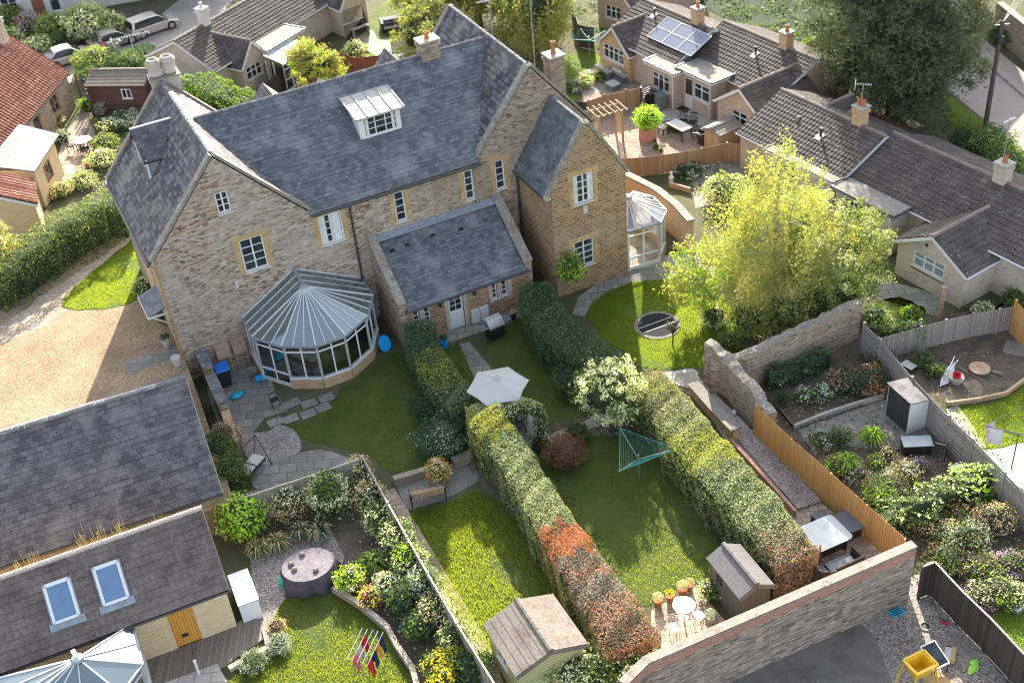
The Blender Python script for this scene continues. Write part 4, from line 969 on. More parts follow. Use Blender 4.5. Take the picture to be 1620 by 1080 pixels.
# right wing
rl = Vector((RG-15.88, 0, 10.73-EZ)); slope('gable_roof', 'slate_old', Vector((15.86, .18, EZ)), V3, 8.8, rl, rl.length, .3, .03)
rr = Vector((-(RW-RG), 0, 10.73-EZ)); slope('gable_roof', 'slate_old', Vector((RW+.15, .18, EZ-.18)), V3, 8.8, rr, rr.length+.22, .3, .03)
b = MB()     # gable copings
def coping(b, pa, pb, v0, v1, up=.16, wz=.13):
    pa = Vector(pa); pb = Vector(pb); d = (pb-pa).normalized(); n = Vector((-d.z, 0, d.x)); n = n if n.z > 0 else -n
    vs = [p+V3*v+n*h for p in (pa, pb) for v, h in ((v0, up-wz), (v1, up-wz), (v1, up), (v0, up))]
    fs = [(0,1,2,3),(7,6,5,4),(0,4,5,1),(1,5,6,2),(2,6,7,3),(3,7,4,0)]
    if d.x > 0: fs = [tuple(reversed(f)) for f in fs]
    b.add(vs, fs)
for v0, v1 in ((-.06, .3), (BV-.25, BV+.06)):
    b = MB(); coping(b, (-.12,0,EZ-.14), (3.53,0,10.93), v0, v1); coping(b, (3.53,0,10.93), (7.3,0,6.83), v0, v1); b.build('gable_coping', M['coping'], hs)
for v0, v1 in ((-.05, .33), (BV-.25, BV+.06)):
    b = MB(); coping(b, (15.7,0,EZ-.2), (RG,0,10.8), v0, v1); coping(b, (RG,0,10.8), (RW+.1,0,EZ-.08), v0, v1); b.build('gable_coping', M['coping'], hs)
b = MB()
for i in range(22): v = .35+i*.4; b.tube([(3.53, v, 10.93), (3.53, v+.39, 10.93)], .10, 8, 0, .09); b.tube([(RG, v, 10.78), (RG, v+.39, 10.78)], .10, 8, 0, .09)
for i in range(34): u = 3.9+i*.435; b.tube([(u, 4.6, MR+.05), (u+.42, 4.6, MR+.05)], .095, 8, 0, .085)
b.build('ridge_tiles', M['coping_dark'], hs)
b = MB(); b.bar((18.9, 4.55, 10.66), (15.92, .0, 7.06), .16, .03); b.build('valley_lead', M['black'], hs)
# dormer -------------------------------------------------------------
dm = MB(); d0, d1 = 10.82, 12.93; dv = 1.95; dz0 = 8.5; ez2 = 9.76
sp = (MR-6.98)/4.6; vb = lambda z: (z-6.98)/sp
fo2 = [(d0+.24, dz0+.16, d1-.2, ez2-.1)]
rz2 = 10.02; 
for uu, n in ((d0, -U3), (d1, U3)):
    vs = [Vector((uu, dv, dz0)), Vector((uu, dv, ez2+.02)), Vector((uu, vb(rz2)+.1, rz2)), Vector((uu, dv+.05, dz0+.02))]
    dm.add(vs, [(0,1,2) if n.x > 0 else (2,1,0), (0,2,3) if n.x > 0 else (3,2,0)])
wall_face(dm, (d0,dv,dz0), U3, NF, [(0,0),(d1-d0,0),(d1-d0,ez2-dz0),(0,ez2-dz0)], [(a-d0, z-dz0, c-d0, e-dz0) for a, z, c, e in fo2], .06)
dormer = dm.build('dormer', M['white'], hs)
u0, z0, u1, z1 = fo2[0]; window(dormer, (0,dv,0), U3, NF, u0, z0, u1, z1, 3, 3, fr=.05, bar=.03, depth=.04, sill=True, curtain=[(.06,.15),(.85,.94)])
b = MB(); b.slab([(d0-.17, dv-.24, ez2+.0), (d1+.17, dv-.24, ez2+.0), (d1+.17, vb(10.0)-.02, 10.06), (d0-.17, vb(10.0)-.02, 10.06)], .09); b.build('dormer_roof', M['dormerlead'], dormer)
b = MB()
for i in range(5):
    uu = d0-.17+(d1-d0+.34)*i/4; b.bar((uu, dv-.25, ez2+.025), (uu, vb(10.0)-.02, 10.085), .05, .05)
b.bar((d0-.17, vb(10.02)+.02, 10.06), (d1+.17, vb(10.02)+.02, 10.06), .16, .03); b.build('dormer_roof_rolls', M['lead'], dormer)
b = MB(); s_ = Vector((0, -.42, -.42*sp)); e_ = [(d0-.2, dv-.0, dz0+.075), (d1+.2, dv-.0, dz0+.075)]; b.slab([e_[0], e_[1], Vector(e_[1])+s_, Vector(e_[0])+s_], .02); b.build('dormer_apron', M['lead'], dormer)
# smaller gabled dormer on the left wing, facing left --------------------------
su, sv0, svc, se, sr = 1.3, 4.5, 5.8, 9.4, 10.4; b = MB(); sz = lambda u: 6.9+u*sl
b.add([(su, sv0, sz(su)), (su, 2*svc-sv0, sz(su)), (su, 2*svc-sv0, se), (su, svc, sr), (su, sv0, se)], [(4,3,2,1,0)])
for vv, k in ((sv0, 1), (2*svc-sv0, -1)): b.add([(su, vv, sz(su)-.1), (2.3, vv, se), (su, vv, se)], [(0,1,2) if k > 0 else (2,1,0)])
dl = b.build('side_dormer', M['lead'], hs)
for k, nm in ((1, 'dormer_roof'), (-1, 'dormer_roof')):
    e_ = svc-k*1.42; b = MB(); b.slab([(su-.15, e_, se-.06), (2.24, e_, se-.06), (3.12, svc, sr+.03), (su-.15, svc, sr+.03)], .05); b.build(nm, M['slate_barn'], dl)
b = MB(); b.bar((su-.17, svc, sr+.07), (3.1, svc, sr+.07), .09, .06); b.build('ridge_capping', M['barpaint'], dl)
b = MB(); b.bar((2.28, sv0-.16, se-.02), (3.15, svc, sr+.07), .10, .04); b.build('valley_flashing', M['barpaint'], dl)
b = MB(); b.bar((su, sv0-.02, sz(su)-.05), (su, sv0-.02, se), .09, .09); b.bar((2.2, sv0-.18, se-.12), (2.35, sv0-.18, se-.1), .2, .1); b.build('corner_board', M['white'], dl)
b = MB(); b.bar((su-.16, sv0-.12, se-.1), (2.2, sv0-.12, se-.1), .07, .07); b.build('gutter', M['gutter'], dl)
window(dl, (su,0,0), V3, -U3, svc-.6, 8.75, svc+.6, 9.5, 2, 2, depth=-.01, sill=False)
# gutters and pipes ------------------------------------------------------
b = MB(); b.tube([(7.2, -.33, 6.78), (15.85, -.33, 6.74)], .07, 8)
for i in range(10): b.bar((7.6+i*.88, -.02, 6.72), (7.6+i*.88, -.3, 6.70), .03, .05)
b.build('gutter', M['gutter'], hs)
for i, (u_, z1_, z0_, v_) in enumerate(((9.1, 6.75, 0, -.12), (15.55, 6.7, 4.4, -.12), (17.75, 6.0, 0, -.15))):
    b = MB(); b.tube([(u_, -.32 if i < 2 else v_, z1_), (u_, v_, z1_-.35), (u_, v_, z0_)], .05, 8)
    for k in range(4): zz = z0_+(z1_-z0_)*(k+.5)/4; b.tube([(u_, v_, zz), (u_, v_, zz+.07)], .07, 8)
    b.build('downpipe', M['gutter' if i != 1 else 'lead'], hs)
b = MB(); b.tube([(-.36, .1, 6.62), (-.36, 9.1, 6.6)], .065, 8); b.build('gutter', M['gutter'], hs)
b = MB(); b.tube([(-.36, .25, 6.6), (-.1, .25, 6.3), (-.1, .25, 1.4)], .05, 8); b.build('downpipe', M['surround'], hs)
b = MB(); b.box((3.13, -.05, 4.2), (3.27, .0, 4.56)); b.build('vent_cover', M['cream'], hs)
for uu, vv, zz in ((3.0, -.03, 4.25),): pass
# chimneys ----------------------------------------------------------------
chimney(hs, 3.8, 9.4, 7.0, 11.0, 1.35, .75, 'limestone', 0, cap='coping')
b = MB()
for uu in (3.62, 4.32):
    b.lathe([(.34, 0), (.38, .1), (.32, .2), (.35, .5), (.40, .58), (.38, .7), (.28, .82), (.2, .82), (.2, .7)], (uu-.2, 9.4, 11.15), 8)
b.build('chimney_pot', M['limestone'], hs)
chimney(hs, 15.75, 4.6, 9.9, 11.35, .95, .7, 'stone_right', 1, 'terracotta', 'limestone')
chimney(hs, 21.5, 2.5, 6.5, 9.75, .8, .8, 'stone_right', 1, 'terracotta', 'concrete', poth=.65)
for (uu, hh_) in ((8.26, 9.85), (14.87, 9.88)):
    # two small rear gables whose tips show over the ridge
    b = MB(); w_ = 1.5; z_ = hh_-.15
    b.add([Vector((uu-w_, 8.6, z_-1.7)), Vector((uu+w_, 8.6, z_-1.7)), Vector((uu, 8.6, z_)), Vector((uu-w_, 6.0, z_-1.7)), Vector((uu+w_, 6.0, z_-1.7)), Vector((uu, 5.6, z_))], [(0,1,2),(5,4,3),(0,2,5,3),(1,4,5,2)])
    g_ = b.build('rear_gable', M['slate_old'], hs)
# lean-to --------------------------------------------------------------------
LU0, LU1, LV = 9.72, 16.75, -3.12; LT = 4.4; LE = 2.2
lo = openings_px([((776,441.7),(787,470.7)), ((791,435),(803,465)), ((651,487),(665,513)), ((668,478),(682,508))], LV)
mb = MB()
wall_face(mb, (LU0,LV,0), U3, NF, [(0,0),(LU1-LU0,0),(LU1-LU0,LE),(0,LE)], [(a-LU0, max(z,.9), c-LU0, 2.1) for a, z, c, e in lo]+[(12.2-LU0, 0, 12.98-LU0, 2.04)], .14)
ext = mb.build('lean_to', M['ironstone'], hs)
for a, z, c, e in lo: window(ext, (0,LV,0), U3, NF, a, max(z,.9), c, 2.1, 1, 4, fr=.045, bar=.03, depth=.08)
door(ext, (0,LV,0), U3, NF, 12.2, 0, 12.98, 2.04, 'white', .48, 2, 3, .09)
for uu, n, w_ in ((LU0, -U3, .38), (LU1, U3, .38)):
    mb = MB()
    x0, x1 = (uu, uu+w_) if n.x < 0 else (uu-w_, uu)
    vs = [Vector((x, v, z)) for x in (x0, x1) for v, z in ((LV-.04, 0), (0, 0), (0, LT+.25), (LV-.04, LE+.2))]
    mb.add(vs, [(3,2,1,0),(4,5,6,7),(0,4,7,3),(3,7,6,2)]); mb.build('side_wall', M['stone_right'], ext)
for x0, x1 in ((LU0-.05, LU0+.40), (LU1-.42, LU1+.06)):
    mb = MB(); vs = [Vector((x, v, z)) for v, z in ((LV-.1, LE+.2), (0, LT+.25)) for x in (x0, x1)]
    mb.slab([vs[0]+Z3*.1, vs[1]+Z3*.1, vs[3]+Z3*.1, vs[2]+Z3*.1], .12); mb.build('coping', M['coping'], ext)
ds_ = Vector((0, -LV+.0, LT-LE-.02)); b = MB(); tiles(b, (LU0+.38, LV-.22, LE-.12), U3, LU1-LU0-.78, ds_, ds_.length+.25, .22, .3, 0, .012); b.build('slate_roof', M['slate'], ext)
b = MB(); b.slab([(LU0+.3, -.02, LT+.17), (LU1-.3, -.02, LT+.17), (LU1-.3, -.38, LT-.02), (LU0+.3, -.38, LT-.02)], .03); b.build('lead_flashing', M['lead'], ext)
b = MB(); b.tube([(LU0+.2, LV-.28, LE-.12), (LU1-.2, LV-.28, LE-.14)], .055, 8); b.build('gutter', M['gutter'], ext)
for uu, vv in ((10.6, -.75), (11.4, -.72), (12.75, -.68), (14.2, -.8)):
    z = LT+ds_.z/ds_.y*vv+.08; b = MB(); b.box((uu-.12, vv-.1, z-.05), (uu+.12, vv+.1, z+.03)); b.build('roof_vent', M['black'], ext)
b = MB(); b.box((13.3, LV-.13, .05), (13.72, LV-.0, .78)); b.box((13.76, LV-.13, .05), (14.2, LV-.0, .80)); b.build('meter_box', M['white'], ext)
for uu in (11.75, 13.55): b = MB(); b.lathe([(.02, -.1), (.08, -.05), (.09, .1), (.02, .18)], (uu, LV-.14, 1.75), 8); b.build('wall_lantern', M['iron'], ext)
for a, c in ((12.02, 12.19), (12.99, 13.18), (10.72, 10.9), (14.36, 14.51), (14.84, 15.0), (15.38, 15.6)): b = MB(); b.box((a, LV-.014, 0 if 12 < a < 13.1 else .8), (c, LV, 2.12)); b.build('stone_jamb', M['limestone'], ext)
# front projection (two storeys) ------------------------------------------------
WV = -3.55; W0, W1 = 17.87, 21.93; WE = 5.95; WR = 8.95; WC = (W0+W1)/2
wo = openings_px([((906,280),(940,315)), ((907.7,385),(940.7,415))], WV)
mb = MB()
wall_face(mb, (W0,WV,0), U3, NF, [(0,0),(W1-W0,0),(W1-W0,WE),(WC-W0,WR+.12),(0,WE)], [(a-W0, z, c-W0, e) for a, z, c, e in wo], .16)
wall_face(mb, (W0,WV,0), V3, -U3, [(0,0),(-WV,0),(-WV,WE),(0,WE)], [], .1)
wall_face(mb, (W1,WV,0), V3, U3, [(0,0),(-WV,0),(-WV,WE),(0,WE)], [], .1)
wg = mb.build('front_wing', M['ironstone'], hs)
for (a, z, c, e), tl in zip(wo, (1, 1)): window(wg, (0,WV,0), U3, NF, a, z, c, e, 2, 4, fr=.07, bar=.04, depth=.1, surround='surround', curtain=[(.05,.25),(.72,.95)] if z > 3 else None)
hw_ = WC-W0; k_ = (WR-WE)/hw_
for s in (-1, 1):
    x = WC+s*(hw_+.22); d_ = Vector((-s*hw_, 0, WR-WE)); b = MB()
    tiles(b, (x, WV+.22, WE-.22*k_), V3, -WV-.2, d_, d_.length*(hw_+.22)/hw_, .22, .3, 0, .012); b.build('slate_roof', M['slate'], wg)
b = MB(); coping(b, (W0-.1,0,WE-.18), (WC,0,WR+.1), WV-.05, WV+.28, .18, .15); coping(b, (WC,0,WR+.1), (W1+.1,0,WE-.18), WV-.05, WV+.28, .18, .15); b.build('coping', M['coping'], wg)
b = MB(); b.tube([(WC, WV+.3, WR+.06), (WC, 0, WR+.06)], .09, 8); b.build('ridge_tiles', M['coping_dark'], wg)
b = MB(); b.tube([(W0-.24, WV+.2, WE-.32), (W0-.24, -.02, WE-.32)], .06, 8); b.build('gutter', M['gutter'], wg)
b = MB(); b.box((W0-.3, WV+.0, WE-.3), (W0-.02, WV+.24, WE-.08)); b.build('kneeler', M['limestone'], wg)
b = MB(); b.box((19.5, WV-.1, 4.36), (19.72, WV, 4.75)); b.build('alarm_box', M['cream'], wg)
# side porch canopy above the drive ----------------------------------------------
b = MB(); b.slab([(-.95, 3.1, 3.45), (.0, 3.1, 3.75), (.0, 1.05, 3.75), (-.95, 1.05, 3.45)], .05); pc = b.build('porch_canopy', M['slate'], hs)
b = MB(); b.box((-.95, 1.0, 3.36), (.0, 1.05, 3.46)); b.box((-.98, 1.0, 3.36), (-.95, 3.1, 3.46))
for v in (1.15, 3.0): b.bar((-.02, v, 2.7), (-.8, v, 3.36), .07, .07)
b.build('canopy_brackets', M['white'], pc)
b = MB(); b.box((-.03, .15, DZ), (.0, .9, 5.9)); b.box((-.03, 3.3, DZ), (.0, 5.8, 6.3)); b.build('warm_light_strips', M['orangebrick'], hs)  # thin orange facings stand in for warm light on the side wall
# ================================================= conservatories
def conservatory(name, label, eave, hub, wallpt, base_h, ez, parts, brickm='orangebrick', org=HA, head=HH, glassm='conglass', bars_per=3, barsp=.5, door_i=(), rid_r=.05, framem='white', transom=.42, inset=.1, panes=2, closed=False, roof_t='lead'):
    t = thing(name, label, 'conservatory', org, head); ev = [Vector((p[0], p[1], ez)) for p in eave]; hub = Vector(hub); wp = Vector(wallpt)
    cx = sum(p.x for p in ev)/len(ev); cy = sum(p.y for p in ev)/len(ev); c = Vector((cx, cy, 0))
    g = MB(); bb = MB(); k = len(ev)
    tri = []
    for i in range(k-1):
        a, b = ev[i], ev[i+1]; g.add([a, b, hub], [(0,1,2)]) if i not in (0, k-2) or closed else None
    if not closed:
        g.add([ev[0], ev[1], hub, wp], [(0,1,2,3)]); g.add([ev[-2], ev[-1], wp, hub], [(0,1,2,3)])
    g.build('roof_glass', M['roofglass' if glassm == 'conglass' else glassm], t)
    for i in range(k):
        a = ev[i]; apex = wp if (i in (0, k-1) and not closed) else hub; bb.bar(a+Z3*.02, apex+Z3*.03, .05, .05)
        if i < k-1:
            b = ev[i+1]; n = max(1, round((b-a).length/barsp))
            for j in range(1, n):
                p = a+(b-a)*j/n
                if i == 0 and not closed: q = wp+(hub-wp)*j/n
                elif i == k-2 and not closed: q = hub+(wp-hub)*j/n
                else: q = hub+(p-hub)*.06
                bb.bar(p+Z3*.02, q+Z3*.03, .032, .04)
    bb.build('roof_bars', M['barpaint'], t)
    b = MB(); b.bar(hub+Z3*.06, wp+Z3*.06, .16, .1); b.lathe([(.02, .14), (.2, .08), (.24, 0), (.02, 0)], hub, 10); b.build('ridge_cap', M[roof_t], t)
    b = MB()
    for i in range(k-1): b.bar(ev[i]-Z3*.04, ev[i+1]-Z3*.04, .12, .1)
    b.build('eaves_gutter', M[roof_t], t)
    bs = []
    for p in ev: q = Vector((p.x, p.y, 0)); d = (c-q); d.z = 0; bs.append(q+d.normalized()*inset)
    if not closed: bs[0].y = bs[-1].y = max(ev[0].y, ev[-1].y)-.0
    fr = MB(); gl = MB(); br = MB()
    for i in range(k-1):
        if i in parts.get('skip', ()): continue
        a, b = bs[i], bs[i+1]; dr_ = i in door_i; zb = .02 if dr_ else base_h
        if not dr_: br = MB(); br.bar(a+Z3*(base_h/2), b+Z3*(base_h/2), .2, base_h); br.build('dwarf_wall', M[brickm], t); fr.bar(a+Z3*(base_h+.03), b+Z3*(base_h+.03), .22, .06)
        n = max(1, round((b-a).length/(.72)))
        if dr_: n = 2
        for j in range(n+1):
            p = a+(b-a)*j/n; w_ = .11 if j in (0, n) else .065; fr.bar(p+Z3*zb, p+Z3*ez, w_, w_)
        zt = ez-transom
        fr.bar(a+Z3*zt, b+Z3*zt, .06, .07); fr.bar(a+Z3*(ez-.1), b+Z3*(ez-.1), .08, .1); 
        if dr_:
            fr.bar(a+Z3*.12, b+Z3*.12, .05, .2); fr.bar(a+Z3*.75, b+Z3*.75, .05, .1)
        gl.add([a+Z3*zb, b+Z3*zb, b+Z3*(ez-.05), a+Z3*(ez-.05)], [(0,1,2,3)])
    fr.build('frame', M[framem], t); gl.build('side_glass', M[glassm], t)
    b = MB(); b.add([Vector((p.x, p.y, .03)) for p in bs], [tuple(range(len(bs)))]); b.build('floor', M[parts.get('floor', 'paving_tan')], t)
    return t
conservatory('conservatory', 'large white framed conservatory with grey glass roof rising to a point against the left gable', [(3.05,0),(3.0,-1.7),(3.95,-3.15),(5.3,-4.0),(6.75,-4.0),(8.15,-3.15),(9.0,-1.7),(9.05,0)], (5.93,-1.35,4.0), (5.95,0,4.2), .55, 2.5, {'floor': 'concrete_dark'}, door_i=(1,), brickm='orangebrick')
conservatory('conservatory', 'small white framed conservatory with panelled double doors beside the front wing', [(21.95,-.4),(21.95,-3.5),(23.75,-3.7),(24.6,-2.9),(24.75,-1.4),(24.2,-.4)], (22.9,-2.0,3.35), (21.95,-2.0,3.4), .5, 2.45, {'skip': (0,), 'floor': 'paving_pale'}, door_i=(1,), closed=True, glassm='conglass_dirty')
# furniture seen through the glass
t = thing('armchair', 'pale wicker armchair inside the large conservatory', 'armchair', hw(5.6, -2.3), HH+200)
b = MB(); b.box((-.35,-.35,.2), (.35,.3,.42)); b.build('seat', M['cushion_pale'], t)
b = MB(); b.box((-.38,.3,.1), (.38,.42,.9)); b.build('backrest', M['wood'], t)
for s in (-1, 1): b = MB(); b.box((s*.42-.06,-.35,.05), (s*.42+.06,.4,.62)); b.build('armrest', M['wood'], t)
t2 = copy_thing(t, hw(7.3, -2.4), HH+150, 'pale wicker armchair inside the large conservatory, nearer the lean-to')
t = thing('round_table', 'small round table inside the large conservatory', 'table', hw(6.4, -2.9))
b = MB(); b.lathe([(.45, .68), (.45, .72)], n=20); b.build('tabletop', M['cushion_pale'], t); b = MB(); b.lathe([(.2, 0), (.04, .05), (.04, .68)], n=10); b.build('pedestal', M['wood'], t)
t = thing('dining_chair', 'white metal chair inside the small conservatory', 'chair', hw(22.4, -2.7), HH)
b = MB(); b.lathe([(.2, .43), (.2, .47)], n=12); b.build('seat', M['white'], t)
b = MB(); b.tube([(-.2, .17, .46), (-.18, .2, .8), (0, .21, .95), (.18, .2, .8), (.2, .17, .46)], .015, 6); b.build('backrest', M['white'], t)
for sx, sy in ((-1,-1),(1,-1),(1,1),(-1,1)): b = MB(); b.tube([(sx*.15, sy*.15, .44), (sx*.2, sy*.2, 0)], .014, 6); b.build('leg', M['white'], t)
# ================================================= neighbouring buildings
PAN = (.36, .30, .075, .035); CON = (.31, .24, .026, .03); FLT = (.30, .3, 0, .014)
# long slate barn left of the garden
sbh = 19.5; pe = G(352, 778, 2.2); d_ = Vector((math.cos(R(sbh)), math.sin(R(sbh)), 0)); nb = Vector((-d_.y, d_.x, 0))
o = pe-d_*22; house('slate_barn', 'long grey slate roofed barn between the gravel drive and the tiled garden house', 'barn', (o.x+nb.x*.2, o.y+nb.y*.2), sbh, 21.8, 8.0, 2.35, 5.05, 'stone_right', 'slate_barn', (.3, .3, 0, .016), .25, .2, 'coping_dark', fascia='limestone', gutter=True, gutcol='gutter')
# garden house with roof windows and orange door
gh = 20.6; d_ = Vector((math.cos(R(gh)), math.sin(R(gh)), 0)); ng = Vector((-d_.y, d_.x, 0)); pe = G(363, 929, 2.35)
GO = pe-d_*14+ng*.22; GL = 13.85
def gloc(pxl, z=0.0): p = G(pxl[0], pxl[1], z)-GO; return p.dot(d_), p.dot(ng)
x0 = gloc((283,1024))[0]; x1 = gloc((320,1010))[0]
house('garden_house', 'brown tiled garden house with two roof windows and an orange plank door', 'outbuilding', (GO.x, GO.y), gh, GL, 2.5, 2.4, 4.0, 'yellowstone', 'tile_brown', (.32, .26, .03, .02), .22, .12, 'ridge_pale', fascia='ridge_pale',
      openings=[('f', x0-.02, 0.1, x1+.02, 2.1, 'd', dict(mat='orangedoor', glazed=0, depth=.03))], gutter=True, gutcol='gutter', mono=True)
ghr = bpy.data.objects['garden_house']; gsl = 1.6/2.5
def roofwin(cxp):
    u = cxp; b = MB(); c0, c1 = .62, 1.78   # distance across from the front wall
    z = lambda y: 2.4+gsl*y
    n = Vector((0, -gsl, 1)).normalized(); X = Vector((1,0,0)); a = [Vector((u-.42, c0, z(c0))), Vector((u+.42, c0, z(c0))), Vector((u+.42, c1, z(c1))), Vector((u-.42, c1, z(c1)))]
    for p, q, w_ in ((a[0], a[1], .1), (a[1], a[2], .1), (a[2], a[3], .14), (a[3], a[0], .1)): b.bar(p+n*.11, q+n*.11, w_, .12, up=n)
    w_ = b.build('roof_window', M['upvc'], ghr)
    b = MB(); b.slab([p+n*.15 for p in a], .03); b.build('pane', M['pane_sky'], w_)
    b = MB(); dn = (a[0]-a[3]).normalized(); b.slab([a[0]-X*.2+n*.112, a[1]+X*.2+n*.112, a[1]+X*.2+dn*.28+n*.112, a[0]-X*.2+dn*.28+n*.112], .012); b.slab([a[0]-X*.1+n*.108, a[3]-X*.1-dn*.08+n*.108, a[2]+X*.1-dn*.08+n*.108, a[1]+X*.1+n*.108], .012); b.build('flashing', M['lead'], w_)
for pxl in ((98, 950), (176, 922)): roofwin(gloc(pxl, 3.15)[0])
b = MB(); b.box((x1-.62, -.02, .55), (x1-.40, .035, .68)); b.build('letter_plate', M['black'], ghr)
b = MB(); p = gloc((345, 950), 2.1); b.box((p[0]-.1, -.12, 1.95), (p[0]+.12, .0, 2.15)); b.build('security_lamp', M['white'], ghr)
# white conservatory at the bottom left corner
cu = gloc((232, 1045))[0]; 
conservatory('conservatory', 'white framed conservatory with pale blinds against the front of the garden house', [(cu-6.0,-.02),(cu-6.0,-2.9),(cu-.9,-2.9),(cu,-2.0),(cu,-.02)], (cu-1.9,-1.5,2.95), (cu-2.0,-1.1,2.95), .5, 2.12, {'floor': 'paving_pale'}, org=Vector((GO.x, GO.y, 0)), head=gh, closed=True, framem='white', brickm='yellowstone', barsp=1.15)
t = thing('roof_blinds', 'white roof blinds under the glass of the corner conservatory', 'blinds', (GO.x, GO.y, 0), gh)
b = MB(); b.add([Vector((cu-.05, -.5, 2.12)), Vector((cu-.05, -1.95, 2.12)), Vector((cu-1.95, -1.5, 2.88))], [(2,1,0)]); b.add([Vector((cu-.05,-2.0,2.1)), Vector((cu-.95,-2.85,2.1)), Vector((cu-1.95,-1.55,2.87))], [(2,1,0)]); b.add([Vector((cu-1.0,-2.88,2.1)), Vector((cu-5.9,-2.88,2.1)), Vector((cu-1.98,-1.6,2.87))], [(2,1,0)])
b.build('blind', M['white'], t)
# red pantile barn, top left -------------------------------------------
ea = G(108,115,2.5); eb = G(0,245,2.5); dd = (ea-eb).normalized(); hd = math.degrees(math.atan2(dd.y, dd.x))
n_ = Vector((-dd.y, dd.x, 0)); Lr = 19; o = ea-dd*Lr
rb = house('pantile_barn', 'stone barn with a weathered red pantile roof beside the terrace table', 'barn', (o.x+n_.x*.2, o.y+n_.y*.2), hd, Lr, 6.6, 2.6, 5.3, 'stone_right', 'pantile', PAN, .2, .1, 'ridge_pale', fascia='ridge_pale',
      openings=[('f', Lr-3.2, .9, Lr-2.0, 2.1, 'w', dict(cols=2, rows=2, frame='brownfence', sill=False)), ('f', Lr-6.0, .1, Lr-5.0, 2.1, 'w', dict(cols=1, rows=2, frame='brownfence', sill=False))], gutter=True, gutcol='gutter')
chimney(rb, Lr-.8, 3.3, 4.4, 6.6, .9, .8, 'buffbrick', 2, 'ridge_pale')
# lean-to with corrugated sheet roof
t = thing('stone_shed', 'low stone outhouse with a pale corrugated sheet roof', 'outbuilding', G(100, 300)); og = t.location.copy()
c = [G(53,270,2.6)-og, G(88,214,2.6)-og, G(30,196,3.0)-og, G(-25,262,3.0)-og]
b = MB(); b.slab([c[0]+Vector((.1,-.1,0)), c[1]+Vector((.2,.1,0)), c[2], c[3]], .06); b.build('roof', M['sheet'], t)
b = MB(); g0 = [Vector((q.x, q.y, 0)) for q in c]; ce = sum(g0, Vector())/4; g1 = [q+(ce-q).normalized()*.25 for q in g0]
b.prism([(q.x, q.y) for q in g1], 0, 2.5); b.build('wall', M['yellowstone'], t)
e = (g1[1]-g1[0]); ln = e.length; e.normalize(); nn = Vector((e.y, -e.x, 0)); window(t, g1[0]+nn*.02, e, nn, ln*.35, .9, ln*.6, 2.0, 1, 2, depth=.0, frame='brownfence', sill=False)
sp0 = G(60,322,2.2); sp1 = G(57,290,2.2)
dd2 = (sp1-sp0).normalized(); hd2 = math.degrees(math.atan2(dd2.y, dd2.x)); o = sp0
house('pantile_outhouse', 'small red pantile outhouse at the left edge below the sheet roofed one', 'outbuilding', (o.x-.2, o.y), hd2, 3.0, 5.0, 2.2, 3.6, 'yellowstone', 'pantile', PAN, .15, .08, 'ridge_pale', fascia='upvc', gutter=False)
# white rendered house, top left
wb0 = G(-60, 50); wb1 = G(205, 4); dd = (wb1-wb0).normalized(); hd = math.degrees(math.atan2(dd.y, dd.x)); Lw = (wb1-wb0).length
lx = lambda p: (G(*p)-wb0).dot(dd)
house('white_house', 'white rendered house with a dark red door at the top left', 'house', (wb0.x, wb0.y), hd, Lw+8, 7, 5.2, 7.5, 'cream', 'tile', CON, openings=[('f', lx((10,42)), .9, lx((36,37)), 2.1, 'w', dict(cols=2, rows=2)), ('f', lx((57,34)), .05, lx((76,31)), 2.2, 'd', dict(mat='redfence', glazed=0)), ('f', lx((84,29)), .3, lx((100,27)), 2.1, 'w', dict(cols=1, rows=2)), ('f', lx((128,20)), 1.2, lx((165,10)), 2.0, 'w', dict(cols=3, rows=1))])
# white house, top right behind the road wall
wr = G(1532, 80); t = house('white_house', 'white rendered cottage end standing by the road at the top right', 'house', (32.4, 76.5), 80, 14, 8, 5.0, 7.6, 'cream', 'tile', CON, oh=.3, openings=[('l', 2, 3.2, 3, 4.3, 'w', dict(cols=2, rows=2))])
b = MB(); b.tube([(-.05, -.05, 5.0), (-.05, -.05, 0)], .05, 6); b.build('downpipe', M['gutter'], t)
# dark garden shed roof
ds0 = G(152, 172); ds1 = G(205, 186); 
t = house('garden_shed', 'dark red brown timber shed with a grey felt roof behind the left wing', 'shed', (G(150,178).x, G(150,178).y), -12, 4.0, 2.4, 2.0, 2.45, 'darkshed', 'felt', FLT, .15, .1, 'felt', openings=[('f', 2.3, 1.0, 3.0, 1.7, 'w', dict(cols=2, rows=1, depth=.04))], fascia='felt', gutter=False)
# bungalows along the right -----------------------------------------------------
BH = -58.6; bd = Vector((math.cos(R(BH)), math.sin(R(BH)), 0)); bn = Vector((-bd.y, bd.x, 0)); RZ = 3.75; EZb = 2.35; HW = 3.1
def bung(ridge_px, L, label, **kw):
    p = G(ridge_px[0], ridge_px[1], RZ); o = p-bn*HW
    k = dict(wall='pinkbrick', roof='tile', rstyle=CON, oh=.2, vo=.12); k.update(kw); t = house('bungalow', label, 'bungalow', (o.x, o.y), BH, L, HW*2, EZb, RZ, **k); return t, o
b1, o1 = bung((1017, 0), 6.6, 'brown tiled bungalow carrying six solar panels')
b2, o2 = bung((1147, 35), 7.7, 'brown tiled bungalow between the solar panel roof and the dark yew tree', wall='orangebrick')
b3, o3 = bung((1238, 143), 7.4, 'brown tiled bungalow directly below the dark yew tree')
b4, o4 = bung((1417, 212), 11.5, 'grey brown tiled bungalow at the right edge with an aerial on its chimney', wall='buffbrick')
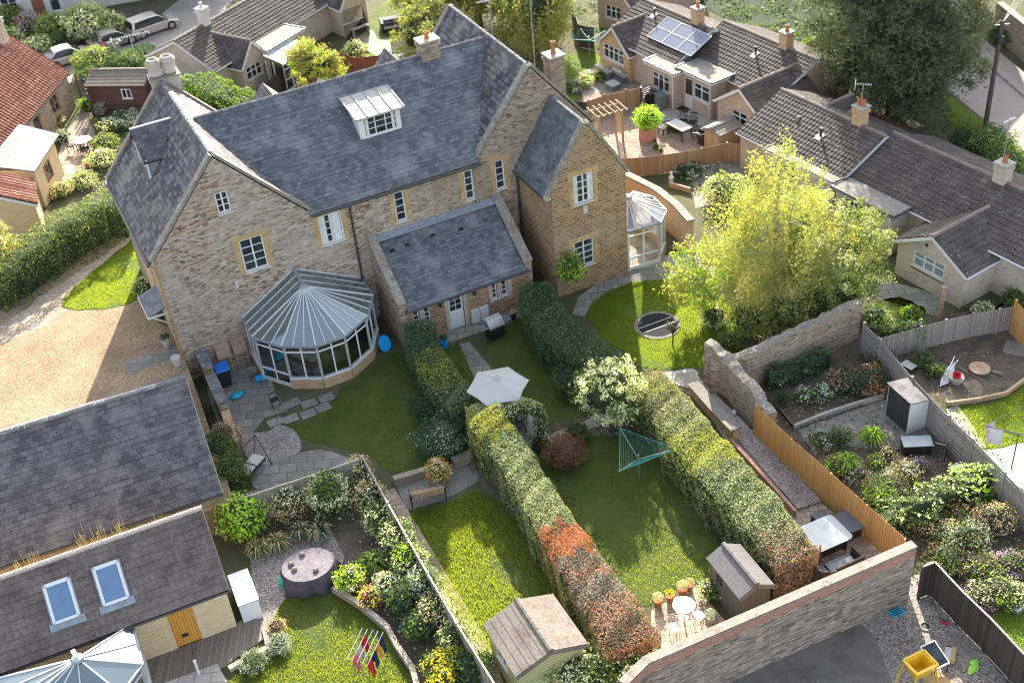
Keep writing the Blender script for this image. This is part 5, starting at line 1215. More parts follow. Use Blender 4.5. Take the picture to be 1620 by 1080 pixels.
# solar array
sp_ = MB(); sfr = MB(); sl_ = (RZ-EZb)/HW; nrm_ = Vector((0, -sl_, 1)).normalized(); up_ = Vector((0, 1, sl_)).normalized()
def rl_(px_, org, z): p = G(px_[0], px_[1], z)-org; return p.dot(bd), p.dot(bn)
pa = rl_((1027, 58), o1, 2.95); 
x0s = pa[0]; 
for i in range(3):
    for j in range(2):
        base = Vector((3.15+i*1.4, .9, EZb+.9*sl_))+up_*(j*.94)+nrm_*.16; X = Vector((1,0,0))
        q = [base, base+X*1.36, base+X*1.36+up_*.91, base+up_*.91]; sp_.slab(q, .03)
        q2 = [p+nrm_*.006 for p in q]
        for a_, c_ in zip(q2, q2[1:]+q2[:1]): sfr.bar(a_, c_, .035, .03, up=nrm_)
so_ = sp_.build('solar_panels', M['solar'], b1); sfr.build('panel_frames', M['upvc'], so_)
chimney(b1, 5.3, HW+.05, 3.3, 4.7, .6, .6, 'orangebrick', 1)
chimney(b2, 5.3, HW, 3.3, 4.7, .6, .6, 'orangebrick', 1)
c3 = chimney(b3, 5.6, HW+.1, 3.3, 4.75, .6, .6, 'orangebrick', 2)
chimney(b4, 6.6, HW, 3.3, 4.7, .65, .6, 'buffbrick', 1)
for par, x, y in ((b2, 4.0, 1.9), (b3, 4.4, 1.6), (b1, 2.0, 2.4)):
    z = EZb+sl_*y; b = MB(); b.tube([(x, y, z), (x, y, z+.55)], .07, 8); b.build('vent_pipe', M['gutter'], par); b = MB(); b.slab([(x-.2, y-.3, z-.3*sl_+.11), (x+.2, y-.3, z-.3*sl_+.11), (x+.2, y+.15, z+.15*sl_+.11), (x-.2, y+.15, z+.15*sl_+.11)], .015); b.build('lead_slate', M['lead'], par)
# flat roofed additions
def flatroof(par, org, x0, x1, y0, y1, h, wall, opens=(), fascia='upvc', trim='gutter'):
    mb = MB(); X = Vector((1,0,0)); Y = Vector((0,1,0))
    wall_face(mb, (x0,y0,0), X, -Y, [(0,0),(x1-x0,0),(x1-x0,h-.2),(0,h-.2)], [(q[0]-x0, q[1], q[2]-x0, q[3]) for q in opens], .1)
    wall_face(mb, (x0,y0,0), Y, -X, [(0,0),(y1-y0,0),(y1-y0,h-.2),(0,h-.2)], [], .1); wall_face(mb, (x1,y0,0), Y, X, [(0,0),(y1-y0,0),(y1-y0,h-.2),(0,h-.2)], [], .1)
    w_ = mb.build('extension_wall', M[wall], par)
    b = MB(); b.box((x0-.15, y0-.2, h-.2), (x1+.15, y1, h-.03)); b.build('fascia', M[fascia], par)
    b = MB(); b.box((x0-.13, y0-.18, h-.028), (x1+.13, y1, h)); fr = b.build('flat_roof', M['feltgrey'], par)
    b = MB(); b.bar((x0-.15, y0-.2, h), (x1+.15, y0-.2, h), .09, .07); b.bar((x0-.15, y0-.2, h), (x0-.15, y1, h), .09, .07); b.bar((x1+.15, y0-.2, h), (x1+.15, y1, h), .09, .07); b.build('roof_edge', M[trim], fr)
    b = MB(); b.tube([(x1-.12, y0-.08, h-.2), (x1-.12, y0-.08, 0)], .04, 6); b.build('downpipe', M['upvc'], par)
    for q in opens:
        (door if q[4] == 'd' else window)(par, (0,y0,0), X, -Y, q[0], q[1], q[2], q[3], **(q[5] if len(q) > 5 else {}))
a1 = rl_((1018, 95), o1, 2.45); a2 = rl_((1068, 116), o1, 2.45); yb = 1.3
flatroof(b1, o1, a1[0]+.15, a2[0]-.05, a1[1]+.18, yb, 2.45, 'pinkbrick', [(a1[0]+.6, .85, a1[0]+2.2, 1.9, 'w', dict(cols=3, rows=1, toplight=.3))])
a3 = rl_((1068, 105), o2, 2.55); a4 = rl_((1122, 133), o2, 2.55); q0 = a3[0]+.15
flatroof(b2, o2, q0, a4[0]-.1, a3[1]+.18, yb, 2.55, 'pinkbrick', [(q0+.45, .02, q0+1.25, 2.05, 'd', dict(mat='upvc', glazed=.55, cols=1, rows=1)), (q0+1.32, .95, q0+2.75, 2.0, 'w', dict(cols=2, rows=1, toplight=.3))])
b = MB(); b.lathe([(.02, -.1), (.11, -.05), (.11, .1), (.02, .14)], (q0+.12, a3[1]+.1, 1.7), 10); b.build('wall_lamp', M['cream'], b2)
f3 = rl_((1350, 300), o3, 2.45)
flatroof(b3, o3, 2.6, 7.3, -.4, yb, 2.45, 'buffbrick', [(3.2, .9, 4.6, 2.0, 'w', dict(cols=3, rows=1))], trim='feltgrey')
flatroof(b4, o4, .1, 3.9, -1.2, yb, 2.4, 'buffbrick', [(.6, .9, 2.0, 2.0, 'w', dict(cols=2, rows=1))], fascia='lead')
# gabled extensions facing the gardens
def gable_ext(right_foot, left_foot, label, L, ez, rz, wall, opens, head=None, rf='tile', **kw):
    p = G(*right_foot); q = G(*left_foot); yv = (q-p).normalized(); W = (q-p).length; hd = math.degrees(math.atan2(yv.y, yv.x))-90 if head is None else head
    xx = lambda pp: (G(*pp)-p).dot(yv)
    return house('gabled_extension', label, 'bungalow extension', (p.x, p.y), hd, L, W, ez, rz, wall, rf, CON, .2, .15, 'ridge', openings=opens, gutter=True, **kw), p, W
gable_ext((996,131), (946,110), 'gabled extension with a wide white window beside the grey garden sofas', 4.2, 2.0, 3.35, 'orangebrick', [('l', .55, .95, 2.7, 1.95, 'w', dict(cols=4, rows=1, toplight=.3))], head=BH+90)
gable_ext((1205,242), (1143,203), 'gabled extension in pink brick half hidden by the birch', 4.4, 2.1, 3.4, 'pinkbrick', [('l', 1.3, .9, 2.6, 1.9, 'w', dict(cols=2, rows=1, toplight=.3))], head=BH+90)
gable_ext((1285,285), (1225,262), 'small tiled gable above the birch crown', 4.0, 2.1, 3.3, 'pinkbrick', [], head=BH+90)
lb, lp_, lW = gable_ext((1518,488), (1424,428), 'buff brick gabled wing with a white four part window facing the gardens', 7.5, 2.0, 3.1, 'buffbrick', [('l', 1.15, 1.0, 3.0, 1.85, 'w', dict(cols=3, rows=1, toplight=.28, pane='blindpane'))], head=BH+90)
b = MB(); b.box((-.05, 1.1, .86), (-.0, 3.05, .97)); b.build('tile_sill', M['redfence'], lb)
b = MB(); b.lathe([(.09, -.02), (.09, .02)], (0,0,0), 10); v_ = b.build('vent', M['black'], lb); v_.location = (-.01, 2.3, 2.45); v_.rotation_euler = (0, R(90), 0)
# house with window beyond the green rotary line
p = G(1012, 62); 
gable_ext((1000,60), (938,50), 'brick gable with a white window behind the green rotary line', 8, 2.3, 3.7, 'pinkbrick', [('l', .95, .95, 2.4, 1.9, 'w', dict(cols=3, rows=1, toplight=.3))], head=42)
# bungalows beyond the main roof, top left -------------------------------
RH = 54.9; p = G(277,65,3.8); t_ = Vector((math.cos(R(RH)), math.sin(R(RH)), 0)); tn = Vector((-t_.y, t_.x, 0)); o = p-tn*3.0
b5 = house('bungalow', 'brown tiled bungalow with a cream chimney behind the bright conifer', 'bungalow', (o.x, o.y), RH, 13, 6.0, 2.35, 3.8, 'buffbrick', 'tile', CON)
chimney(b5, 2.9, 3.0, 3.4, 4.9, .6, .6, 'cream', 1, 'cream', 'cream')
b = MB(); b.slab([(2.6, 2.2, 3.45), (3.2, 2.2, 3.45), (3.2, 2.7, 3.72), (2.6, 2.7, 3.72)], .02); b.build('lead_apron', M['lead'], b5)
gable_ext((428,128), (382,147), 'small gabled wing with a white window facing the dark fence', 4.2, 2.1, 3.4, 'buffbrick', [('l', .5, .85, 2.0, 1.75, 'w', dict(cols=3, rows=1, toplight=.3))], head=RH+90)
fo_ = lambda q, z: ((G(q[0], q[1], z)-o).dot(t_), (G(q[0], q[1], z)-o).dot(tn))
a5 = fo_((440, 75), 2.45); 
flatroof(b5, o, a5[0]-.6, a5[0]+3.1, -1.6, 1.2, 2.45, 'buffbrick', [(a5[0]+1.2, .9, a5[0]+2.6, 1.95, 'w', dict(cols=3, rows=1, toplight=.3))], trim='gutter')
# glazed porch
cx_ = a5[0]; t = thing('conservatory', 'white framed lean-to conservatory with a polycarbonate roof on the far bungalow', 'conservatory', (o.x, o.y, 0), RH)
b = MB(); b.slab([(cx_-1.2, -3.4, 1.95), (cx_+1.6, -3.4, 1.95), (cx_+1.6, -1.75, 2.3), (cx_-1.2, -1.75, 2.3)], .05); b.build('roof', M['polycarb'], t)
b = MB()
for i in range(5): x = cx_-1.2+2.8*i/4; b.bar((x, -3.4, 1.98), (x, -1.75, 2.33), .04, .03); b.bar((x, -3.35, 0), (x, -3.35, 1.92), .07, .07)
for z in (.05, .8, 1.5, 1.9): b.bar((cx_-1.2, -3.35, z), (cx_+1.6, -3.35, z), .06, .07)
for y in (-3.35, -2.5, -1.85): b.bar((cx_-1.2, y, 0), (cx_-1.2, y, 1.95), .07, .07); b.bar((cx_+1.6, y, 0), (cx_+1.6, y, 1.95), .07, .07)
b.build('frame', M['upvc'], t); b = MB(); b.box((cx_-1.17, -3.33, .05), (cx_+1.57, -3.31, 1.9)); b.build('pane', M['pane'], t)
gable_ext((585,45), (552,62), 'buff brick gable with a white window by the parked patio covers', 9, 2.4, 4.0, 'buffbrick', [('l', .4, 1.0, 2.2, 2.0, 'w', dict(cols=3, rows=1, toplight=.3))], head=128)
# ================================================= free standing walls and fences
def w2(pts, z): return [G(x, y, z) for x, y in pts]
wall_run('boundary_wall', 'tall rough stone wall with a red brick band and pale coping across the bottom right', w2([(985,1082),(1022,1046),(1446,862)], 2.85), 2.85, .26, 'stone_dirty', cap='coping', caph=.10, capo=.04, band=('redbrick', .42))
wall_run('garden_wall', 'crumbling stone wall running away behind the birch tree', w2([(1125,562),(1180,556),(1240,530),(1360,478)], 2.0), [1.7,1.9,2.0,2.1], .45, 'stone_right', cap='coping', caph=.03, capo=-.04, uneven=.09)
wall_run('garden_wall', 'rough stone wall stepping down towards the orange fence', w2([(1120,548),(1158,572),(1222,640)], 1.9), [2.2,1.95,1.5], .5, 'stone_right', cap='coping', caph=.03, capo=-.05, uneven=.11)
wall_run('retaining_wall', 'low orange brick wall with grey coping beside the curved path', w2([(1096,604),(1128,640),(1165,678)], .7), .62, .3, 'orangebrick', cap='concrete_dark', caph=.07, capo=.12)
wall_run('retaining_wall', 'low rust brick edging along the gravel bed', w2([(1155,694),(1258,808)], .3), .34, .12, 'redbrick')
wall_run('curved_wall', 'curved stone wall with rounded coping behind the small conservatory', [p for p in smooth_poly(w2([(984,272),(1010,285),(1040,300),(1070,324),(1093,350)], 1.9), 1)], 1.85, .3, 'orangebrick', cap='coping', caph=.12, capo=.06)
wall_run('courtyard_wall', 'lichen topped low wall against the left gable', w2([(312,546),(328,578)], 1.55), 1.5, .42, 'stone_right', cap='coping_dark', caph=.1)
wall_run('courtyard_wall', 'lichen topped low wall by the blue lidded bin', w2([(333,594),(353,638)], 1.6), 1.55, .42, 'stone_right', cap='coping_dark', caph=.1)
wall_run('courtyard_wall', 'bare brick end of the low courtyard wall', w2([(355,645),(368,690)], 1.1), [1.3, .8], .38, 'orangebrick')
wall_run('sleeper_wall', 'long grey timber sleeper edging the left lawn above the bench', w2([(622,757),(690,737)], .3), .35, .28, 'sleeper')
wall_run('sleeper_wall', 'short grey sleeper block beside the central hedge', w2([(716,728),(745,716)], .35), .40, .35, 'sleeper')
wall_run('sleeper_wall', 'curved timber sleeper edging of the bottom left lawn', w2([(527,928),(570,955),(612,990),(628,1020),(652,1055),(660,1085)], .25), .3, .2, 'sleeper')
wall_run('kerb', 'white stone kerb between deck and bottom left lawn', w2([(362,1056),(425,1022)], .15), .18, .2, 'limestone')
wall_run('kerb', 'short pale kerb at the end of the decking', w2([(425,1022),(418,992)], .15), .18, .2, 'limestone')
wall_run('kerb', 'pale concrete edging round the vegetable plot', w2([(1255,673),(1302,654),(1350,638),(1398,624)], .2), .22, .14, 'concrete')
wall_run('kerb', 'dark gravel board edging the vegetable plot', w2([(1228,640),(1256,673)], .2), .22, .06, 'gutter')
wall_run('kerb', 'new pale sleepers edging the bright right lawn', w2([(1498,636),(1545,630),(1592,620),(1622,598)], .2), .22, .12, 'wood', cat='edging')
wall_run('road_wall', 'tall old stone wall along the far pavement', [(33.6, 76), (34.3, 68.5), (36.2, 58)], 2.1, .4, 'stone_right', cap='coping', caph=.1)
fence('timber_fence', 'new orange featheredge fence stepping down to the boundary wall', w2([(1196,640),(1252,693),(1315,748),(1432,851)], 1.75), 1.75, 'orangefence', 'orangefence', 2.4, .11, postw=.08, posth=.0)
fence('timber_fence', 'dark brown close boarded fence beside the gravel yard', w2([(1461,896),(1479,889),(1523,936),(1568,979),(1625,1040),(1680,1100)], 1.7), 1.7, 'darkfence', 'darkfence', 2.4, .13, posth=0, cap='greywood')
fence('timber_fence', 'weathered slatted fence between the two right hand gardens', w2([(1367,512),(1394,538),(1443,597),(1500,658),(1540,695),(1590,748),(1650,810)], 1.7), 1.7, 'greyslat', 'greywood', 1.85, .12, style='slat', gravel_board='concrete_dark')
fence('timber_fence', 'grey boarded fence in front of the buff brick wing', w2([(1390,535),(1458,517),(1497,506),(1540,496),(1582,489),(1606,484)], 1.35), 1.35, 'greyfence', 'greywood', 2.2, .12, posth=.05)
fence('timber_fence', 'short orange fence panel at the right edge', w2([(1608,476),(1640,512)], 1.8), 1.8, 'orangefence', 'orangefence', 2.4, .11)
fence('timber_fence', 'boarded fence with a pale top rail between terrace and gravel garden', w2([(378,790),(440,769),(500,750),(566,727)], 1.55), 1.55, 'greyfence', 'greywood', 2.0, .14, cap='limestone', posth=.0)
fence('timber_fence', 'long grey fence with shrubs against it running down beside the lit lawn', w2([(573,722),(613,795),(676,906),(722,985),(790,1094)], 1.5), 1.5, 'greyfence', 'limestone', 2.3, .14, cap='greywood', posth=.06, gravel_board='concrete_dark')
fence('timber_fence', 'brown board fence curving round the pink gravel patio', w2([(965,252),(1015,249),(1065,243),(1110,235),(1150,226),(1172,228)], 1.2), 1.2, 'brownfence', 'brownfence', 1.7, .13, posth=.04)
fence('willow_fence', 'golden woven fence panels behind the pergola', w2([(930,160),(956,151),(990,144),(1015,138)], 1.3), 1.3, 'wood', 'brownfence', 1.6, .05, postw=.09, posth=.12)
fence('trellis_fence', 'dark green trellis fence beside the bungalow bins', w2([(1014,140),(1045,128),(1066,118)], 1.5), 1.5, 'gutter', 'gutter', 1.4, style='trellis')
fence('timber_fence', 'red brown fence behind the far bungalow patio', w2([(530,80),(560,92),(600,88)], 1.3), 1.3, 'redfence', 'redfence', 1.8, .14)
fence('timber_fence', 'dark boarded fence with white tipped top by the small gabled wing', w2([(420,102),(452,108),(425,128)], 1.3), 1.3, 'darkfence', 'darkfence', 1.6, .14)
fence('timber_fence', 'dark red fence below the yew tree', w2([(1354,172),(1380,178),(1420,196),(1455,215),(1490,232)], 1.3), 1.3, 'redfence', 'redfence', 1.7, .13)
fence('timber_fence', 'dark timber fence left of the brick gable beyond the lawn', w2([(905,10),(915,40),(938,44)], 1.6), 1.6, 'darkfence', 'darkfence', 1.7, .13)
fence('timber_fence', 'low board fence at the foot of the far lawn', w2([(866,165),(902,160),(935,162)], .6), .6, 'darkfence', 'darkfence', 1.7, .13)
fence('gate', 'dark timber gate frame at the end of the pantile barn', w2([(118,118),(132,120),(138,150)], 1.9), 1.9, 'darkfence', 'darkfence', .8, style='trellis', cat='gate')
# ================================================= hedges
def pk(*w):      # constant mixture
    w = np.array(w, float); w = w/w.sum(); cw = np.cumsum(w)
    return lambda s, side, q, a: np.searchsorted(cw, q).clip(0, len(w)-1)
HM = ['lf_hedge', 'lf_shade', 'lf_privet', 'lf_yellow', 'lf_orange', 'lf_brown', 'lf_purple', 'lf_mid']
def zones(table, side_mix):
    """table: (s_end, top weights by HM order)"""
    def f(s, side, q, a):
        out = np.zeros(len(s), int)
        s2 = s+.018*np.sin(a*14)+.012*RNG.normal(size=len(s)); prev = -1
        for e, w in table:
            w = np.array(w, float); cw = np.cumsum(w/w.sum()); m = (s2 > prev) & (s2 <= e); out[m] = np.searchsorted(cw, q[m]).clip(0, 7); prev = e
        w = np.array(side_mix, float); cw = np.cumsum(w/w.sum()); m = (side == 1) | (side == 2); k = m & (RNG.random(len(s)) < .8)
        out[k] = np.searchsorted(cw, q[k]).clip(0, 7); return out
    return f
# central hedge
hedge('garden_hedge', 'ivy green and rust coloured clipped hedge running down the middle of the gardens', w2([(765,640),(775,672),(815,720),(850,780),(880,830),(905,870),(935,915),(975,970),(1000,1010)], 1.9),
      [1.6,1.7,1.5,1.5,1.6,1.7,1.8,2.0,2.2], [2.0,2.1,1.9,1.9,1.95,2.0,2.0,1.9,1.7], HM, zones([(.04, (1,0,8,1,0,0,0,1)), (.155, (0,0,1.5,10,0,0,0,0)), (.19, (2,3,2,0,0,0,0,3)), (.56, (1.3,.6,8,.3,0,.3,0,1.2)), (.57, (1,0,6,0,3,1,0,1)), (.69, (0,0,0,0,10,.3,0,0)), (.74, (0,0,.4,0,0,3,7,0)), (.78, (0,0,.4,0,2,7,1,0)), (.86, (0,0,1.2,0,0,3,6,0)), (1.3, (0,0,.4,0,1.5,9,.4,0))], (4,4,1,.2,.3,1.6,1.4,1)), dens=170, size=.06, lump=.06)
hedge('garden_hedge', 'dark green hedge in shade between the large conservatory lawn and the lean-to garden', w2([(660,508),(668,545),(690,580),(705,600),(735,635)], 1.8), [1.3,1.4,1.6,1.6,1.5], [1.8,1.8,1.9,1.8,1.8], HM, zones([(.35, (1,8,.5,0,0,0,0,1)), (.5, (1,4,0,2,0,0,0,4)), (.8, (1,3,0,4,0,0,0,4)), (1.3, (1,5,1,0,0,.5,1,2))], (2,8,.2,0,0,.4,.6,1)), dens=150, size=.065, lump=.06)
hedge('garden_hedge', 'broad dark green clipped hedge right of the lean-to', w2([(845,448),(862,490),(885,520),(925,545),(965,570),(985,585)], 1.9), [1.5,1.9,2.0,1.9,1.8,1.7], 1.9, HM, pk(2.5,8,.3,0,0,0,0,1.5), dens=150, size=.065, lump=.06)
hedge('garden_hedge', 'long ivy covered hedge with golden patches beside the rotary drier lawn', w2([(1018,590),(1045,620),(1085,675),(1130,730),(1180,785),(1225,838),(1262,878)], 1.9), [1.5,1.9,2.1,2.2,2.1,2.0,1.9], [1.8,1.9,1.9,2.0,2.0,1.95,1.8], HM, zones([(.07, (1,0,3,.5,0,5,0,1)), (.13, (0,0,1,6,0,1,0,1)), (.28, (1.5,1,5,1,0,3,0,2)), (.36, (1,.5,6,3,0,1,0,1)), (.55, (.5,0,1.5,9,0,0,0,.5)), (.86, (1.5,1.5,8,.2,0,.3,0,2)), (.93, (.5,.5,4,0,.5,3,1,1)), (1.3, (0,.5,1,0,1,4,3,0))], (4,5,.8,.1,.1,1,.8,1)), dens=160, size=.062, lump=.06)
# arch over the path
pa = G(800, 640, 0); t = thing('hedge_arch', 'clipped green arch joined to the central hedge beside the parasol', 'hedge arch', (G(845,700).x, G(845,700).y, 0))
og = t.location.copy(); arc_px = [(800,662,1.75),(812,648,2.0),(832,640,2.1),(850,648,1.9),(856,665,1.4),(855,690,.8),(850,700,.1)]
AP = [G(a, b_, z)-og for a, b_, z in arc_px]; b = MB(); b.tube(AP, .20, 8); b.build('branches', M['core'], t)
L_ = [0]; 
for i in range(1, len(AP)): L_.append(L_[-1]+(AP[i]-AP[i-1]).length)
n = 2600; s = RNG.random(n)*L_[-1]; C = np.stack([np.interp(s, L_, [p[k] for p in AP]) for k in range(3)], 1); D = unit(RNG.normal(size=(n, 3))); Pq = C+D*.33; Pq[:, 2] = np.maximum(Pq[:, 2], .02)
quads('foliage', leafquads(Pq, D, .085), [M['lf_privet'], M['lf_hedge'], M['lf_shade']], t, np.where(D[:, 2] > .2, RNG.choice(3, n, p=[.7,.2,.1]), RNG.choice(3, n, p=[.1,.4,.5])))
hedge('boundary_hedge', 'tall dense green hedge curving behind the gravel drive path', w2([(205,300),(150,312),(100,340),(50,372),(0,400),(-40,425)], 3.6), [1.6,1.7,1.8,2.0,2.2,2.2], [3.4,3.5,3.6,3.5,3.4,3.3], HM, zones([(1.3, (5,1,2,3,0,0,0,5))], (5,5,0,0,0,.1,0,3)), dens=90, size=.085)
hedge('conifer_hedge', 'bright green feathery conifer hedge behind the main roof', w2([(268,135),(310,128),(350,142),(400,150)], 2.6), [2.0,2.4,2.4,1.6], [2.6,2.9,2.7,2.3], ['lf_conifer','lf_mid'], lambda s, side, q, a: (q > .75).astype(int), dens=80, size=.13)
hedge('laurel_hedge', 'narrow leafy hedge crossing the right hand garden', w2([(1395,815),(1430,800),(1470,785),(1520,765),(1565,745)], .9), [.9,.9,1.0,1.0,1.0], [.9,1.0,1.1,1.2,1.3], ['lf_mid','lf_pale','lf_lime','lf_hedge'], lambda s, side, q, a: np.where(s > .68, np.where(q < .6, 2, 1), np.where(q < .3, 1, np.where(q < .6, 0, 3))), dens=110, size=.12, lump=.2)
hedge('ivy', 'dark ivy covering the foot of the crumbling wall', w2([(1215,595),(1260,580),(1310,560)], .7), .5, 1.0, ['lf_shade','lf_mid'], lambda s, side, q, a: (q > .8).astype(int), dens=90, size=.12, cat='climber')
hedge('ivy', 'green creeper hanging over the grey board fence', w2([(1395,520),(1425,516),(1460,510)], 1.3), .5, 1.4, ['lf_mid','lf_lime','lf_shade'], lambda s, side, q, a: np.where(q > .85, 1, np.where(q > .5, 0, 2)), dens=70, size=.11, cat='climber')
# shrubs in a row along the left garden fence
FS = ['lf_mid','lf_pale','lf_hedge','lf_grey']
rowpx = [(568,745,.55,1.6,['lf_pale','lf_tan'],'pale cream flowered shrub at the top corner of the long grey fence'), (585,785,.7,1.6,['lf_tan','lf_mid','lf_pale'],'tan and green shrub second down the long grey fence'),
 (600,820,.7,1.5,['lf_mid','lf_pale'],'leafy shrub with pale tips against the long grey fence, third from its top'), (628,850,.75,1.5,['lf_pale','lf_mid'],'silvery flowering shrub half way down the long grey fence'),
 (648,885,.75,1.5,['lf_hedge','lf_pale','lf_lime'],'mixed green shrub beside the lower half of the long grey fence'), (668,925,.75,1.5,['lf_mid','lf_grey'],'grey green shrub against the lower fence posts'),
 (690,965,.7,1.4,['lf_tan','lf_mid','lf_pale'],'brownish shrub beside the lowest lit stretch of fence'), (640,945,.75,1.2,['lf_shade','lf_hedge'],'dark round shrub in the middle of the sleeper bed'),
 (612,925,.6,1.1,['lf_grey','lf_pale'],'white flecked shrub above the timber sleeper curve'), (660,990,.6,1.1,['lf_shade','lf_mid'],'dark green shrub at the low bend of the sleeper edging'),
 (720,1010,.7,1.3,['lf_mid','lf_pale'],'green shrub near the terracotta pot at the fence foot'), (745,1055,.7,1.2,['lf_shade','lf_mid'],'dark leafy shrub at the bottom end of the fence')]
for a, b_, r_, h_, m_, l_ in rowpx: bushp('fence_shrub', l_, 'shrub', a, b_, r_, h_, m_, group='shrubs along the long grey fence', size=.10)
bushp('round_shrub', 'bright lime green rounded shrub beside the end of the slate barn', 'shrub', 383, 818, 1.0, 1.9, ['lf_lime'], size=.15)
bushp('flowering_shrub', 'pale leaved flowering shrub standing against the terrace fence', 'shrub', 517, 780, .95, 2.0, ['lf_pale','lf_mid'], size=.11)
bushp('dry_shrub', 'thin bronze and yellow shrub left of the pale flowering one', 'shrub', 455, 795, .85, 1.6, ['lf_tan','lf_pale'], size=.08, dens=.6)
for a, b_, l_ in ((408,868,'tan grass tuft nearest the lime shrub'), (440,858,'green and tan grass tuft in the middle of the bed'), (475,840,'dark strappy tuft below the flowering shrub'), (505,840,'dark grassy tuft beside the grey gravel')):
    p = G(a, b_, .3); tuft('grass_tuft', l_, 'ornamental grass', p, .65, .8, ['lf_tan','lf_mid'] if a < 460 else ['lf_shade','lf_tan'], 150, .03)
p = G(590, 895, .3); tuft('grass_tuft', 'green spiky tuft beside the covered table', 'ornamental grass', p, .9, 1.0, ['lf_mid','lf_hedge'], 240, .03)
bushp('variegated_shrub', 'bright yellow green shrub beside the covered table', 'shrub', 553, 915, .65, 1.0, ['lf_lime','lf_yellow','lf_pale'], size=.10)
bushp('orange_shrub', 'orange and yellow autumn shrub above the sleeper edging', 'shrub', 585, 945, .5, .8, ['lf_flower','lf_tan','lf_orange'], size=.09)
for a, b_, l_ in ((690,1050,'yellow flowers at the left of the bottom bed'), (720,1045,'tall yellow flowers in the middle of the bottom bed'), (700,1075,'yellow flowers at the bottom edge of the photo')):
    bushp('yellow_flowers', l_, 'flowers', a, b_, .6, .9, ['lf_mid','lf_flower'], size=.09, weights=[.6,.4])
bushp('lavender', 'silvery lavender clump on the kerb of the bottom left lawn', 'shrub', 440, 1018, .5, .5, ['lf_grey'], size=.05)
bushp('lavender', 'long silvery lavender strip by the decking kerb', 'shrub', 400, 1045, .6, .45, ['lf_grey','lf_mid'], size=.05)
bushp('dry_shrub', 'brown dried plant beside the deck corner', 'shrub', 437, 990, .4, .5, ['lf_tan','lf_brown'], size=.06)
bushp('climbing_shrub', 'dark shrub at the corner of the barn and courtyard wall', 'shrub', 345, 715, .9, 1.8, ['lf_mid','lf_shade'], size=.10)
bushp('climbing_shrub', 'green feathery shrub along the barn gable end', 'shrub', 362, 750, .9, 1.9, ['lf_mid','lf_hedge'], size=.09)
bushp('dry_shrub', 'brown tangled climber at the courtyard wall end', 'shrub', 358, 690, .8, 1.3, ['lf_brown','lf_tan'], size=.06, core='core_brown', dens=.7)
# roof weeds behind the garden house ridge
for k, (a, b_, r_) in enumerate(((130,845,.5), (155,838,.4), (45,878,.4), (25,892,.3), (250,812,.35), (185,828,.3))):
    p = G(a, b_, 3.1); t = thing('roof_weed', ['tall dry weeds', 'dry yellow weeds', 'pale feathery weeds', 'small pale weeds', 'low golden weeds', 'thin dry weeds'][k]+' growing in the gap between the slate barn and the garden house ridge', 'weeds', (p.x, p.y, 0), 0, 'weeds between the two roofs')
    n = 16; Q = []
    for i in range(n):
        a0 = random.random()*6.28; r0 = r_*random.random(); x, y = math.cos(a0)*r0, math.sin(a0)*r0; h0 = random.uniform(-.2, .35)*(1 if k < 2 else .4); s0 = .004
        Q.append([(x-s0, y, 2.3), (x+s0, y, 2.3), (x*1.3+s0*2, y*1.2, 3.0+h0), (x*1.3-s0*2, y*1.2, 3.0+h0)])
    quads('stems', np.array(Q), M['lf_straw'], t)
# plants round the house
bushp('wall_shrub', 'green climbing rose under the lower window of the front wing', 'climber', 903, 425, .7, 1.5, ['lf_mid','lf_lime'], size=.10, z0=1.2)
bushp('wall_shrub', 'leafy shrub against the side wall above the porch canopy', 'shrub', 228, 455, .6, 1.3, ['lf_hedge','lf_pale'], size=.09, z0=DZ)
bushp('wall_shrub', 'small dark shrub below the porch canopy', 'shrub', 256, 500, .3, .8, ['lf_hedge'], size=.07, z0=DZ)
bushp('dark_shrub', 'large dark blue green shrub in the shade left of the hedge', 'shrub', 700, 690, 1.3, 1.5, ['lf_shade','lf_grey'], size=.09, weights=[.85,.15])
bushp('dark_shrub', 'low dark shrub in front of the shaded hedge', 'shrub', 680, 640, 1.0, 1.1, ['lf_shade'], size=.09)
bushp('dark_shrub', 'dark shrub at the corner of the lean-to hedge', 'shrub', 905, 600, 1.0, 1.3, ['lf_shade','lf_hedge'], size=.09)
bushp('rose_bush', 'golden and red autumn shrub behind the bench', 'shrub', 692, 745, .55, 1.3, ['lf_tan','lf_yellow','lf_orange'], size=.10, weights=[.5,.35,.15])
bushp('copper_shrub', 'round copper red shrub on the rotary drier lawn', 'shrub', 893, 712, .95, 1.2, ['lf_red'], size=.07, core='core_brown')
bushp('small_shrub', 'small dark round shrub by the step at the copper shrub', 'shrub', 912, 682, .55, .9, ['lf_shade','lf_mid'], size=.08)
tree('hydrangea_tree', 'cream flowering small tree beside the rotary drier lawn', G(965,680), 3.6, ['lf_cream','lf_pale','lf_mid','lf_shade'], [(0,0,2.3,1.55,1.55,1.35),(.2,.1,1.5,1.3,1.3,.8)], 9000, .13, tr=.10, clump=.22, nclump=150, weights=[.42,.25,.23,.10], inner=True)
bushp('hydrangea', 'pink and cream hydrangea beside the brown plastic shed', 'shrub', 1124, 932, .5, .8, ['lf_pale','lf_mid'], size=.09)
bushp('ivy_mound', 'big cream variegated shrub in front of the green shed', 'shrub', 930, 1062, 1.7, 1.6, ['lf_pale','lf_cream','lf_mid'], size=.10, ry=.9, weights=[.5,.2,.3])
bushp('ivy_mound', 'cream variegated shrub mounding up to the boundary wall', 'shrub', 1000, 1050, .9, 1.3, ['lf_pale','lf_mid'], size=.10)
bushp('weed_patch', 'pale weeds between the fence and the green shed', 'weeds', 768, 1040, .4, .5, ['lf_pale','lf_mid'], size=.08)
